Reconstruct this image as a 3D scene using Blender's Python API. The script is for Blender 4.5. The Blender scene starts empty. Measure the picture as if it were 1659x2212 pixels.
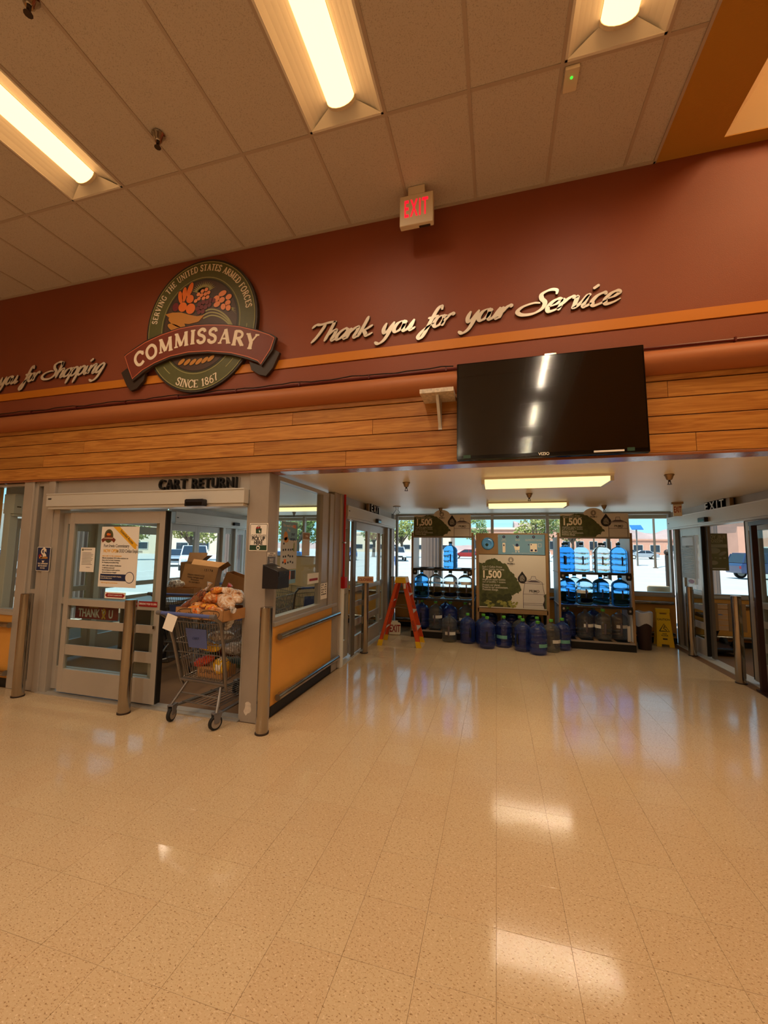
import bpy, bmesh, math, random
from mathutils import Vector, Matrix
D = bpy.data
SC = bpy.context.scene
COL = SC.collection
PI = math.pi
rnd = random.Random(11)
sin, cos, rad = math.sin, math.cos, math.radians

# ------------------------------------------------------------------ camera
cam = D.cameras.new('camera')
cam.sensor_fit = 'HORIZONTAL'
cam.sensor_width = 36.0
cam.lens = 878.30 / 1659 * 36.0
cam.clip_end = 3000
camo = D.objects.new('camera', cam)
COL.objects.link(camo)
camo.location = (0, 0, 1.658)
camo.rotation_euler = (1.6629980507, -0.0136682937, 0.2685964422)
SC.camera = camo

# ------------------------------------------------------------------ exposure
SC.view_settings.view_transform = 'Standard'
SC.view_settings.look = 'None'
SC.view_settings.gamma = 1.0
SC.view_settings.use_curve_mapping = False
SC.view_settings.exposure = 0.0
SC.cycles.max_bounces = 10
SC.cycles.transparent_max_bounces = 24
SC.cycles.caustics_reflective = False
SC.cycles.caustics_refractive = False

# ------------------------------------------------------------------ sky and sun
W = D.worlds.new('World')
SC.world = W
W.use_nodes = True
wn = W.node_tree.nodes
wl = W.node_tree.links
for n in list(wn):
    wn.remove(n)
out = wn.new('ShaderNodeOutputWorld')
bg = wn.new('ShaderNodeBackground')
tc = wn.new('ShaderNodeTexCoord')
sep = wn.new('ShaderNodeSeparateXYZ')
ramp = wn.new('ShaderNodeValToRGB')
wl.new(tc.outputs['Generated'], sep.inputs[0])
wl.new(sep.outputs['Z'], ramp.inputs[0])
wl.new(ramp.outputs[0], bg.inputs[0])
wl.new(bg.outputs[0], out.inputs[0])
el = ramp.color_ramp.elements
el[0].position = 0.0
el[0].color = (0.46, 0.76, 0.86, 1)
el[1].position = 1.0
el[1].color = (0.10, 0.36, 0.72, 1)
e = el.new(0.12)
e.color = (0.30, 0.64, 0.82, 1)
e = el.new(0.4)
e.color = (0.20, 0.50, 0.80, 1)
bg.inputs[1].default_value = 1.65

SUN_STRENGTH = 8.0
sun = D.lights.new('sun', 'SUN')
sun.energy = SUN_STRENGTH
sun.angle = rad(0.6)
sun.color = (1.0, 0.95, 0.86)
suno = D.objects.new('sun', sun)
COL.objects.link(suno)
suno.rotation_euler = (rad(27), 0, rad(-28))

# strength of the ceiling lamps of the store and of the vestibule
LAMP_W = 17.2
LAMP_COL = (1.0, 0.81, 0.58)
VEST_W = 42.0


def lin(r, g, b):
    def f(x):
        x /= 255.0
        return x / 12.92 if x <= 0.04045 else ((x + 0.055) / 1.055) ** 2.4
    return (f(r), f(g), f(b), 1.0)


# ------------------------------------------------------------------ materials
MATS = {}


def mat(name, col, rough=0.5, metal=0.0, spec=0.5, var=None, bump=None, emit=None, estr=1.0, coat=0.0, world=False,
        stretch=None, trans=0.0, ior=1.45, alpha=1.0):
    """procedural principled material. var=(scale, amount) colour mottling, bump=(scale, strength)"""
    m = D.materials.new(name)
    m.use_nodes = True
    nt = m.node_tree
    b = nt.nodes['Principled BSDF']
    c = lin(*col)
    b.inputs['Base Color'].default_value = c
    b.inputs['Roughness'].default_value = rough
    b.inputs['Metallic'].default_value = metal
    b.inputs['Specular IOR Level'].default_value = spec
    b.inputs['IOR'].default_value = ior
    b.inputs['Transmission Weight'].default_value = trans
    b.inputs['Alpha'].default_value = alpha
    if coat:
        b.inputs['Coat Weight'].default_value = coat
    if emit:
        b.inputs['Emission Color'].default_value = lin(*emit)
        b.inputs['Emission Strength'].default_value = estr
    if var or bump:
        if world:
            g = nt.nodes.new('ShaderNodeNewGeometry')
            src = g.outputs['Position']
        else:
            t = nt.nodes.new('ShaderNodeTexCoord')
            src = t.outputs['Object']
        if stretch:
            mp = nt.nodes.new('ShaderNodeMapping')
            mp.inputs['Scale'].default_value = stretch
            oi = nt.nodes.new('ShaderNodeObjectInfo')
            mu = nt.nodes.new('ShaderNodeVectorMath')
            mu.operation = 'SCALE'
            mu.inputs[0].default_value = (37, 11, 53)
            nt.links.new(oi.outputs['Random'], mu.inputs['Scale'])
            nt.links.new(mu.outputs[0], mp.inputs['Location'])
            nt.links.new(src, mp.inputs[0])
            src = mp.outputs[0]
    if var:
        n = nt.nodes.new('ShaderNodeTexNoise')
        n.inputs['Scale'].default_value = var[0]
        n.inputs['Detail'].default_value = 5
        nt.links.new(src, n.inputs['Vector'])
        mx = nt.nodes.new('ShaderNodeMix')
        mx.data_type = 'RGBA'
        a = var[1]
        mx.inputs[6].default_value = (c[0] * (1 - a), c[1] * (1 - a), c[2] * (1 - a), 1)
        mx.inputs[7].default_value = (min(1, c[0] * (1 + a)), min(1, c[1] * (1 + a)), min(1, c[2] * (1 + a)), 1)
        mr = nt.nodes.new('ShaderNodeMapRange')
        mr.inputs[1].default_value = 0.3
        mr.inputs[2].default_value = 0.7
        nt.links.new(n.outputs[0], mr.inputs[0])
        nt.links.new(mr.outputs[0], mx.inputs[0])
        nt.links.new(mx.outputs[2], b.inputs['Base Color'])
    if bump:
        n2 = nt.nodes.new('ShaderNodeTexNoise')
        n2.inputs['Scale'].default_value = bump[0]
        n2.inputs['Detail'].default_value = 4
        nt.links.new(src, n2.inputs['Vector'])
        bp = nt.nodes.new('ShaderNodeBump')
        bp.inputs['Strength'].default_value = bump[1]
        bp.inputs['Distance'].default_value = 0.01
        nt.links.new(n2.outputs[0], bp.inputs['Height'])
        nt.links.new(bp.outputs[0], b.inputs['Normal'])
    MATS[name] = m
    return m


def glass_mat(name, tint, refl=1.0, rough=0.0, haze=0.0, hazecol=(235, 240, 245)):
    """thin pane: what is behind stays visible, the pane mirrors more at a slant"""
    m = D.materials.new(name)
    m.use_nodes = True
    nt = m.node_tree
    for n in list(nt.nodes):
        nt.nodes.remove(n)
    o = nt.nodes.new('ShaderNodeOutputMaterial')
    tr = nt.nodes.new('ShaderNodeBsdfTransparent')
    tr.inputs[0].default_value = lin(*tint)
    gl = nt.nodes.new('ShaderNodeBsdfGlossy')
    gl.inputs['Roughness'].default_value = rough
    lw = nt.nodes.new('ShaderNodeLayerWeight')
    lw.inputs[0].default_value = 0.5
    pw_ = nt.nodes.new('ShaderNodeMath')
    pw_.operation = 'POWER'
    pw_.inputs[1].default_value = 5.0
    nt.links.new(lw.outputs['Facing'], pw_.inputs[0])
    fr = nt.nodes.new('ShaderNodeMath')
    fr.operation = 'MULTIPLY_ADD'
    fr.inputs[1].default_value = 0.6
    fr.inputs[2].default_value = 0.025
    nt.links.new(pw_.outputs[0], fr.inputs[0])
    mx = nt.nodes.new('ShaderNodeMixShader')
    mu = nt.nodes.new('ShaderNodeMath')
    mu.operation = 'MULTIPLY'
    mu.inputs[1].default_value = refl
    nt.links.new(fr.outputs[0], mu.inputs[0])
    nt.links.new(mu.outputs[0], mx.inputs[0])
    base = tr.outputs[0]
    if haze:
        ta = nt.nodes.new('ShaderNodeBsdfTranslucent')
        ta.inputs[0].default_value = lin(*hazecol)
        tb_ = nt.nodes.new('ShaderNodeBsdfDiffuse')
        tb_.inputs[0].default_value = lin(*hazecol)
        df = nt.nodes.new('ShaderNodeMixShader')
        df.inputs[0].default_value = 0.5
        nt.links.new(ta.outputs[0], df.inputs[1])
        nt.links.new(tb_.outputs[0], df.inputs[2])
        m2 = nt.nodes.new('ShaderNodeMixShader')
        m2.inputs[0].default_value = haze
        nt.links.new(base, m2.inputs[1])
        nt.links.new(df.outputs[0], m2.inputs[2])
        base = m2.outputs[0]
    nt.links.new(base, mx.inputs[1])
    nt.links.new(gl.outputs[0], mx.inputs[2])
    nt.links.new(mx.outputs[0], o.inputs[0])
    MATS[name] = m
    return m


def floor_mat():
    m = mat('vinyl_tile', (213, 183, 143), rough=0.16, spec=0.5)
    nt = m.node_tree
    b = nt.nodes['Principled BSDF']
    g = nt.nodes.new('ShaderNodeNewGeometry')
    pos = g.outputs['Position']
    # per-tile tone
    oi = nt.nodes.new('ShaderNodeObjectInfo')
    # flecks: two stretched noises, thresholded
    def flecks(scale, lo, hi, rot, st):
        mp = nt.nodes.new('ShaderNodeMapping')
        mp.inputs['Rotation'].default_value = (0, 0, rot)
        mp.inputs['Scale'].default_value = st
        nt.links.new(pos, mp.inputs[0])
        n = nt.nodes.new('ShaderNodeTexNoise')
        n.inputs['Scale'].default_value = scale
        n.inputs['Detail'].default_value = 2.5
        nt.links.new(mp.outputs[0], n.inputs['Vector'])
        r = nt.nodes.new('ShaderNodeMapRange')
        r.inputs[1].default_value = lo
        r.inputs[2].default_value = hi
        nt.links.new(n.outputs[0], r.inputs[0])
        return r.outputs[0]
    f1 = flecks(84, 0.61, 0.66, 0.5, (1, 1.8, 1))
    f2 = flecks(95, 0.60, 0.66, 1.9, (1, 1.6, 1))
    f3 = flecks(75, 0.60, 0.68, 1.1, (1, 1.5, 1))
    cur = None
    def mix(fac, ca, cb, amt):
        mx = nt.nodes.new('ShaderNodeMix')
        mx.data_type = 'RGBA'
        mm = nt.nodes.new('ShaderNodeMath')
        mm.operation = 'MULTIPLY'
        mm.inputs[1].default_value = amt
        nt.links.new(fac, mm.inputs[0])
        nt.links.new(mm.outputs[0], mx.inputs[0])
        if isinstance(ca, tuple):
            mx.inputs[6].default_value = ca
        else:
            nt.links.new(ca, mx.inputs[6])
        mx.inputs[7].default_value = cb
        return mx.outputs[2]
    base = mix(oi.outputs['Random'], lin(206, 180, 144), lin(203, 174, 138), .7)
    cur = mix(f3, base, lin(232, 210, 178), 0.6)
    cur = mix(f2, cur, lin(176, 138, 92), 0.6)
    cur = mix(f1, cur, lin(128, 92, 54), 0.72)
    nt.links.new(cur, b.inputs['Base Color'])
    # worn wax: large slow waves in gloss and height
    n = nt.nodes.new('ShaderNodeTexNoise')
    n.inputs['Scale'].default_value = 2.2
    n.inputs['Detail'].default_value = 6
    nt.links.new(pos, n.inputs['Vector'])
    r = nt.nodes.new('ShaderNodeMapRange')
    r.inputs[3].default_value = 0.09
    r.inputs[4].default_value = 0.15
    nt.links.new(n.outputs[0], r.inputs[0])
    nt.links.new(r.outputs[0], b.inputs['Roughness'])
    n2 = nt.nodes.new('ShaderNodeTexNoise')
    n2.inputs['Scale'].default_value = 9
    n2.inputs['Detail'].default_value = 3
    nt.links.new(pos, n2.inputs['Vector'])
    bp = nt.nodes.new('ShaderNodeBump')
    bp.inputs['Strength'].default_value = 0.10
    bp.inputs['Distance'].default_value = 0.004
    nt.links.new(n2.outputs[0], bp.inputs['Height'])
    nt.links.new(bp.outputs[0], b.inputs['Normal'])
    return m


def tile_mat():
    m = mat('acoustic_tile', (206, 196, 186), rough=0.95, spec=0.1)
    nt = m.node_tree
    b = nt.nodes['Principled BSDF']
    g = nt.nodes.new('ShaderNodeNewGeometry')
    n = nt.nodes.new('ShaderNodeTexNoise')
    n.inputs['Scale'].default_value = 140
    n.inputs['Detail'].default_value = 4
    nt.links.new(g.outputs['Position'], n.inputs['Vector'])
    r = nt.nodes.new('ShaderNodeMapRange')
    r.inputs[1].default_value = 0.30
    r.inputs[2].default_value = 0.46
    nt.links.new(n.outputs[0], r.inputs[0])
    mx = nt.nodes.new('ShaderNodeMix')
    mx.data_type = 'RGBA'
    mx.inputs[6].default_value = lin(178, 166, 154)
    mx.inputs[7].default_value = lin(208, 198, 188)
    nt.links.new(r.outputs[0], mx.inputs[0])
    nt.links.new(mx.outputs[2], b.inputs['Base Color'])
    bp = nt.nodes.new('ShaderNodeBump')
    bp.inputs['Strength'].default_value = 0.3
    bp.inputs['Distance'].default_value = 0.004
    nt.links.new(n.outputs[0], bp.inputs['Height'])
    nt.links.new(bp.outputs[0], b.inputs['Normal'])
    return m


def wood_mat(name, ca, cb, rough=0.38):
    m = mat(name, ca, rough=rough, spec=0.4)
    nt = m.node_tree
    b = nt.nodes['Principled BSDF']
    t = nt.nodes.new('ShaderNodeTexCoord')
    oi = nt.nodes.new('ShaderNodeObjectInfo')
    mu = nt.nodes.new('ShaderNodeVectorMath')
    mu.operation = 'SCALE'
    mu.inputs[0].default_value = (31, 7, 17)
    nt.links.new(oi.outputs['Random'], mu.inputs['Scale'])
    mp = nt.nodes.new('ShaderNodeMapping')
    mp.inputs['Scale'].default_value = (0.9, 14, 14)
    nt.links.new(mu.outputs[0], mp.inputs['Location'])
    nt.links.new(t.outputs['Object'], mp.inputs[0])
    n = nt.nodes.new('ShaderNodeTexNoise')
    n.inputs['Scale'].default_value = 2.6
    n.inputs['Detail'].default_value = 7
    n.inputs['Distortion'].default_value = 1.2
    nt.links.new(mp.outputs[0], n.inputs['Vector'])
    r = nt.nodes.new('ShaderNodeMapRange')
    r.inputs[1].default_value = 0.32
    r.inputs[2].default_value = 0.62
    nt.links.new(n.outputs[0], r.inputs[0])
    mx = nt.nodes.new('ShaderNodeMix')
    mx.data_type = 'RGBA'
    mx.inputs[6].default_value = lin(*cb)
    mx.inputs[7].default_value = lin(*ca)
    nt.links.new(r.outputs[0], mx.inputs[0])
    hs = nt.nodes.new('ShaderNodeHueSaturation')
    mr = nt.nodes.new('ShaderNodeMapRange')
    mr.inputs[3].default_value = 0.86
    mr.inputs[4].default_value = 1.1
    nt.links.new(oi.outputs['Random'], mr.inputs[0])
    nt.links.new(mr.outputs[0], hs.inputs['Value'])
    nt.links.new(mx.outputs[2], hs.inputs['Color'])
    nt.links.new(hs.outputs[0], b.inputs['Base Color'])
    return m


def thin_paper(name, col):
    """paper that lets some of the light behind it through"""
    m = D.materials.new(name)
    m.use_nodes = True
    nt = m.node_tree
    for n in list(nt.nodes):
        nt.nodes.remove(n)
    o = nt.nodes.new('ShaderNodeOutputMaterial')
    a = nt.nodes.new('ShaderNodeBsdfDiffuse')
    b = nt.nodes.new('ShaderNodeBsdfTranslucent')
    a.inputs[0].default_value = lin(*col)
    b.inputs[0].default_value = lin(*col)
    x = nt.nodes.new('ShaderNodeMixShader')
    nt.links.new(a.outputs[0], x.inputs[1])
    nt.links.new(b.outputs[0], x.inputs[2])
    nt.links.new(x.outputs[0], o.inputs[0])
    MATS[name] = m
    return m


floor_mat()
tile_mat()
wood_mat('fascia_wood', (200, 138, 66), (164, 100, 42))
mat('grout', (128, 94, 62), 0.8)
mat('tbar', (188, 172, 158), 0.6)
mat('terracotta', (140, 72, 45), 0.55, var=(1.3, 0.04), bump=(160, 0.12), world=True)
mat('stripe', (205, 124, 30), 0.5)
mat('tube_paint', (172, 104, 62), 0.5, spec=0.35)
mat('dark_red', (92, 26, 18), 0.4)
mat('mustard', (186, 136, 50), 0.7, bump=(120, 0.1), world=True)
mat('cream', (236, 206, 160), 0.7)
mat('vest_ceiling', (244, 232, 212), 0.38, spec=0.4, var=(0.8, 0.05), bump=(60, 0.25), world=True)
mat('vest_wall', (222, 212, 194), 0.6)
mat('orange_wall', (226, 160, 72), 0.5, var=(2, 0.05), bump=(40, 0.08))
mat('alum', (184, 176, 166), 0.36, metal=0.3, var=(3, 0.06), world=True)
mat('alum_dark', (120, 112, 104), 0.4, metal=0.5)
mat('alum_light', (212, 208, 200), 0.38, metal=0.2)
mat('steel', (176, 168, 158), 0.13, metal=1.0, var=(9, 0.16), stretch=(1, 1, 0.12))
mat('pillar_paint', (166, 154, 142), 0.42, metal=0.2, var=(4, 0.07), world=True)
mat('black', (16, 15, 15), 0.45)
mat('black_gloss', (8, 8, 8), 0.12)
mat('rubber', (26, 25, 24), 0.7)
mat('base_black', (20, 19, 19), 0.5)
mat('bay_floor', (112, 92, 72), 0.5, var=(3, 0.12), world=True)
mat('store_wall', (206, 178, 140), 0.8)
mat('white', (238, 236, 230), 0.5)
mat('paper', (240, 232, 222), 0.6)
mat('ivory', (226, 212, 188), 0.5)
mat('troffer', (236, 230, 220), 0.5)
mat('screen', (5, 5, 6), 0.10, spec=0.9, coat=0.6)
mat('red_glow', (255, 30, 50), 0.4, emit=(255, 20, 45), estr=1.15)
mat('green_glow', (60, 255, 60), 0.4, emit=(60, 255, 60), estr=1.5)
mat('letter_face', (236, 224, 206), 0.35, metal=0.25)
mat('lens_well', (255, 240, 210), 0.5, emit=(255, 208, 150), estr=10.0)
mat('brown_dark', (54, 40, 32), 0.5)
mat('seal_green', (92, 92, 52), 0.5, var=(20, 0.05))
mat('seal_dark', (52, 44, 34), 0.5)
mat('seal_brown', (80, 58, 46), 0.5)
mat('ribbon_red', (122, 52, 34), 0.5, var=(8, 0.06))
mat('ribbon_line', (206, 112, 78), 0.5)
mat('cream_ink', (244, 226, 200), 0.5)
mat('sage', (166, 160, 104), 0.5)
mat('fruit_orange', (240, 120, 36), 0.5)
mat('fruit_peach', (246, 150, 92), 0.5)
mat('fruit_wine', (116, 38, 40), 0.5)
mat('horn_gold', (198, 134, 56), 0.5)
mat('ladder_orange', (226, 84, 34), 0.42)
mat('safety_yellow', (240, 190, 20), 0.45)
mat('caution_yellow', (236, 190, 16), 0.42)
mat('rack_tan', (150, 116, 78), 0.55, var=(6, 0.06))
mat('rack_side', (226, 224, 224), 0.5)
mat('slat_grey', (150, 138, 128), 0.4)
mat('sign_white', (216, 204, 188), 0.5)
mat('leaf_green', (76, 80, 42), 0.6, var=(14, 0.28))
mat('grass_green', (150, 146, 72), 0.6, var=(22, 0.3))
mat('sign_ink', (44, 40, 40), 0.5)
mat('drop_black', (34, 30, 32), 0.5)
mat('jug_print', (206, 196, 188), 0.5)
mat('jug_line', (92, 80, 86), 0.5)
mat('panel_blue', (116, 158, 182), 0.5)
mat('navy', (34, 44, 84), 0.5)
mat('sign_red', (150, 22, 26), 0.45)
mat('red_paint', (186, 24, 22), 0.4)
mat('poster_yellow', (240, 180, 40), 0.5)
mat('sign_green', (40, 70, 50), 0.5)
thin_paper('olive_poster', (150, 130, 92))
thin_paper('thin_white', (226, 224, 220))
thin_paper('olive_light', (232, 214, 176))
mat('cardboard', (176, 128, 80), 0.75, var=(9, 0.07), bump=(50, 0.06))
mat('cardboard_dark', (128, 90, 54), 0.75, var=(9, 0.07))
mat('cart_metal', (128, 122, 118), 0.34, metal=0.7)
mat('cart_grey', (104, 100, 102), 0.5)
mat('cart_blue', (84, 98, 158), 0.5)


def wrapper_mat(name, cols, scale=9.0, rough=0.25):
    """printed film over bread: patches of several inks, painted pale glints and glossy creases"""
    m = mat(name, cols[0], rough, coat=0.8)
    nt = m.node_tree
    b = nt.nodes['Principled BSDF']
    t = nt.nodes.new('ShaderNodeTexCoord')
    n0 = nt.nodes.new('ShaderNodeTexNoise')
    n0.inputs['Scale'].default_value = scale
    n0.inputs['Detail'].default_value = 3
    n0.inputs['Distortion'].default_value = 1.5
    nt.links.new(t.outputs['Object'], n0.inputs['Vector'])
    r = nt.nodes.new('ShaderNodeValToRGB')
    r.color_ramp.interpolation = 'EASE'
    n = len(cols)
    e = r.color_ramp.elements
    e[0].position = .3
    e[0].color = lin(*cols[0])
    e[1].position = .7
    e[1].color = lin(*cols[-1])
    for k in range(1, n - 1):
        q = e.new(.3 + .4 * k / (n - 1))
        q.color = lin(*cols[k])
    nt.links.new(n0.outputs[0], r.inputs[0])
    nt.links.new(r.outputs[0], b.inputs['Base Color'])
    n1 = nt.nodes.new('ShaderNodeTexNoise')
    n1.inputs['Scale'].default_value = scale * 3
    n1.inputs['Detail'].default_value = 4
    n1.inputs['Distortion'].default_value = 2
    nt.links.new(t.outputs['Object'], n1.inputs['Vector'])
    bp = nt.nodes.new('ShaderNodeBump')
    bp.inputs['Strength'].default_value = .9
    bp.inputs['Distance'].default_value = .02
    nt.links.new(n1.outputs[0], bp.inputs['Height'])
    nt.links.new(bp.outputs[0], b.inputs['Normal'])
    return m


wrapper_mat('loaf_tan', [(120, 66, 36), (206, 124, 66), (230, 176, 120), (240, 214, 190), (170, 92, 50)], 11)  # palest tones of these wrappers are glints painted into the colour
wrapper_mat('loaf_brown', [(60, 32, 24), (120, 62, 40), (150, 84, 52), (70, 40, 30), (196, 140, 100)], 11)
wrapper_mat('loaf_pale', [(190, 120, 70), (232, 190, 150), (244, 226, 210), (214, 160, 110), (250, 240, 232)], 10)
wrapper_mat('loaf_orange', [(190, 60, 30), (236, 130, 46), (246, 180, 70), (226, 100, 40), (250, 220, 190)], 10)
wrapper_mat('bag_yellow', [(230, 150, 16), (246, 190, 24), (250, 206, 60), (240, 170, 20)], 8)
wrapper_mat('bag_red', [(120, 20, 16), (206, 44, 28), (224, 84, 40), (150, 26, 20)], 12)
wrapper_mat('bag_clear', [(120, 112, 108), (206, 200, 196), (240, 236, 234), (160, 140, 128), (226, 220, 216)], 10)
mat('crate_green', (52, 84, 52), 0.5)
mat('can_brown', (56, 34, 28), 0.5)
mat('liner', (206, 206, 210), 0.3, bump=(30, 0.8))
mat('closed_paper', (232, 190, 150), 0.7)
mat('box_black', (28, 28, 34), 0.35)
mat('marble', (206, 190, 168), 0.4, var=(40, 0.25))
mat('post_maroon', (46, 22, 20), 0.4)
mat('sprinkler_brass', (150, 124, 92), 0.35, metal=0.6)
mat('asphalt', (186, 182, 178), 0.9, var=(0.35, 0.06), world=True)
mat('walkway', (214, 204, 190), 0.9, var=(0.8, 0.05), world=True)
mat('lot_line', (236, 234, 228), 0.8)
mat('brick_pink', (206, 150, 128), 0.9, var=(1.2, 0.06))
mat('stucco', (226, 206, 184), 0.9)
mat('dark_glass', (44, 52, 62), 0.1)
mat('hill', (176, 148, 142), 1.0, var=(0.02, 0.14), world=True)
mat('bark', (96, 80, 66), 0.9)
mat('corrugated', (122, 104, 98), 0.8)
mat('foliage_olive', (150, 152, 84), 0.8, var=(0.9, 0.3))
mat('foliage_green', (124, 140, 76), 0.8, var=(0.9, 0.3))
mat('car_white', (236, 238, 240), 0.25, coat=0.6)
mat('car_silver', (180, 186, 194), 0.25, metal=0.4, coat=0.6)
mat('car_navy', (34, 46, 84), 0.22, coat=0.7)
mat('car_blue', (46, 104, 190), 0.25, coat=0.6)
mat('car_grey', (100, 106, 112), 0.25, coat=0.6)
mat('car_red', (150, 34, 34), 0.25, coat=0.6)
mat('planter', (196, 160, 122), 0.85, var=(6, 0.1))
mat('skin', (196, 144, 112), 0.6)
mat('shirt', (240, 238, 236), 0.8)
mat('jeans', (70, 100, 150), 0.8)
mat('hair', (40, 30, 26), 0.8)
glass_mat('glass', (244, 249, 248), 1.0)
glass_mat('glass_dark', (150, 150, 142), 1.2)
glass_mat('jug_clear_dark', (214, 214, 210), 2.2, 0.08, 0.14, (200, 200, 198))
glass_mat('jug_blue_dark', (140, 160, 222), 3.0, 0.08, 0.24, (92, 122, 214))
mat('water_clear', (232, 242, 246), 0.02, trans=1.0, ior=1.13)
mat('water_pale', (176, 222, 252), 0.02, trans=1.0, ior=1.13)
mat('water_blue', (84, 172, 250), 0.02, trans=1.0, ior=1.13)
mat('leaf_dark', (58, 62, 32), 0.6, var=(20, 0.3))
mat('cap_green', (96, 176, 60), 0.5)
mat('cap_dark', (22, 58, 52), 0.5)
mat('label_teal', (112, 176, 164), 0.5)
mat('label_white', (224, 220, 214), 0.5)
mat('lens_store', (255, 240, 210), 0.5, emit=(255, 192, 118), estr=4.0)
mat('lens_vest', (255, 236, 190), 0.5, emit=(255, 224, 150), estr=1.6)


def M(n):
    return MATS[n]


# ------------------------------------------------------------------ mesh building
class MB:
    def __init__(s):
        s.v = []
        s.f = []
        s.m = []

    def _add(s, vs, fs, m=0):
        o = len(s.v)
        s.v += [tuple(p) for p in vs]
        s.f += [tuple(i + o for i in f) for f in fs]
        s.m += [m] * len(fs)
        return s

    def box(s, x0, x1, y0, y1, z0, z1, m=0):
        return s._add([(x0, y0, z0), (x1, y0, z0), (x1, y1, z0), (x0, y1, z0), (x0, y0, z1), (x1, y0, z1), (x1, y1, z1), (x0, y1, z1)],
                      [(0, 3, 2, 1), (4, 5, 6, 7), (0, 1, 5, 4), (1, 2, 6, 5), (2, 3, 7, 6), (3, 0, 4, 7)], m)

    def hexa(s, a, b, m=0):
        """a: four bottom corners ccw, b: four top corners"""
        return s._add(list(a) + list(b), [(0, 3, 2, 1), (4, 5, 6, 7), (0, 1, 5, 4), (1, 2, 6, 5), (2, 3, 7, 6), (3, 0, 4, 7)], m)

    def prism(s, poly, y0, y1, m=0):
        """polygon in x,z pushed along y"""
        n = len(poly)
        a = sum(poly[i][0] * poly[(i + 1) % n][1] - poly[(i + 1) % n][0] * poly[i][1] for i in range(n))
        if a < 0:
            poly = poly[::-1]
        vs = [(x, y0, z) for x, z in poly] + [(x, y1, z) for x, z in poly]
        fs = [tuple(range(n)), tuple(range(2 * n - 1, n - 1, -1))]
        fs += [(i, n + i, n + (i + 1) % n, (i + 1) % n) for i in range(n)]
        return s._add(vs, fs, m)

    def cyl(s, p0, p1, r0, r1=None, seg=12, m=0, caps=True):
        p0 = Vector(p0)
        p1 = Vector(p1)
        r1 = r0 if r1 is None else r1
        d = (p1 - p0).normalized()
        a = d.orthogonal().normalized()
        b = d.cross(a)
        vs = []
        for p, r in ((p0, r0), (p1, r1)):
            for i in range(seg):
                t = 2 * PI * i / seg
                vs.append(p + (a * cos(t) + b * sin(t)) * r)
        fs = [(i, (i + 1) % seg, seg + (i + 1) % seg, seg + i) for i in range(seg)]
        if caps:
            fs += [tuple(range(seg - 1, -1, -1)), tuple(range(seg, 2 * seg))]
        return s._add(vs, fs, m)

    def tube(s, pts, r, seg=8, m=0, closed=False):
        pts = [Vector(p) for p in pts]
        n = len(pts)
        vs = []
        prev = None
        for i, p in enumerate(pts):
            if closed:
                d = (pts[(i + 1) % n] - pts[i - 1]).normalized()
            else:
                d = (pts[min(i + 1, n - 1)] - pts[max(i - 1, 0)]).normalized()
            if prev is None:
                a = d.orthogonal().normalized()
            else:
                a = (prev - d * prev.dot(d))
                a = a.normalized() if a.length > 1e-6 else d.orthogonal().normalized()
            prev = a
            b = d.cross(a)
            rr = r[i] if isinstance(r, (list, tuple)) else r
            for k in range(seg):
                t = 2 * PI * k / seg
                vs.append(p + (a * cos(t) + b * sin(t)) * rr)
        fs = []
        for i in range(n if closed else n - 1):
            j = (i + 1) % n
            for k in range(seg):
                l = (k + 1) % seg
                fs.append((i * seg + k, i * seg + l, j * seg + l, j * seg + k))
        if not closed:
            fs += [tuple(range(seg - 1, -1, -1)), tuple((n - 1) * seg + k for k in range(seg))]
        return s._add(vs, fs, m)

    def lathe(s, prof, seg=24, c=(0, 0, 0), m=0):
        vs = []
        fs = []
        n = len(prof)
        for r, z in prof:
            for k in range(seg):
                t = 2 * PI * k / seg
                vs.append((c[0] + r * cos(t), c[1] + r * sin(t), c[2] + z))
        for i in range(n - 1):
            for k in range(seg):
                l = (k + 1) % seg
                fs.append((i * seg + k, i * seg + l, (i + 1) * seg + l, (i + 1) * seg + k))
        fs.append(tuple(range(seg - 1, -1, -1)))
        fs.append(tuple((n - 1) * seg + k for k in range(seg)))
        return s._add(vs, fs, m)

    def ell(s, cx, cz, rx, rz, y0, y1, seg=24, m=0, rot=0.0):
        pl = []
        for k in range(seg):
            t = 2 * PI * k / seg
            a, b = rx * cos(t), rz * sin(t)
            pl.append((cx + a * cos(rot) - b * sin(rot), cz + a * sin(rot) + b * cos(rot)))
        return s.prism(pl, y0, y1, m)

    def ball(s, c, r, su=10, sv=7, m=0, sc=(1, 1, 1), lump=0.0, rng=None):
        vs = []
        fs = []
        rng = rng or rnd
        for i in range(sv + 1):
            ph = PI * i / sv
            for k in range(su):
                t = 2 * PI * k / su
                q = 1 + (rng.uniform(-lump, lump) if 0 < i < sv else 0)
                vs.append((c[0] + r * sc[0] * q * sin(ph) * cos(t), c[1] + r * sc[1] * q * sin(ph) * sin(t), c[2] + r * sc[2] * q * cos(ph)))
        for i in range(sv):
            for k in range(su):
                l = (k + 1) % su
                fs.append((i * su + k, (i + 1) * su + k, (i + 1) * su + l, i * su + l))
        return s._add(vs, fs, m)

    def strip(s, pts, ws, y0, y1, m=0):
        """ribbon along a 2D path (x,z) with half widths ws, pushed along y"""
        n = len(pts)
        L = []
        R = []
        for i in range(n):
            a = pts[max(i - 1, 0)]
            b = pts[min(i + 1, n - 1)]
            dx, dz = b[0] - a[0], b[1] - a[1]
            l = math.hypot(dx, dz) or 1e-9
            nx, nz = -dz / l, dx / l
            w = ws[i] if isinstance(ws, (list, tuple)) else ws
            L.append((pts[i][0] + nx * w, pts[i][1] + nz * w))
            R.append((pts[i][0] - nx * w, pts[i][1] - nz * w))
        vs = []
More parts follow.
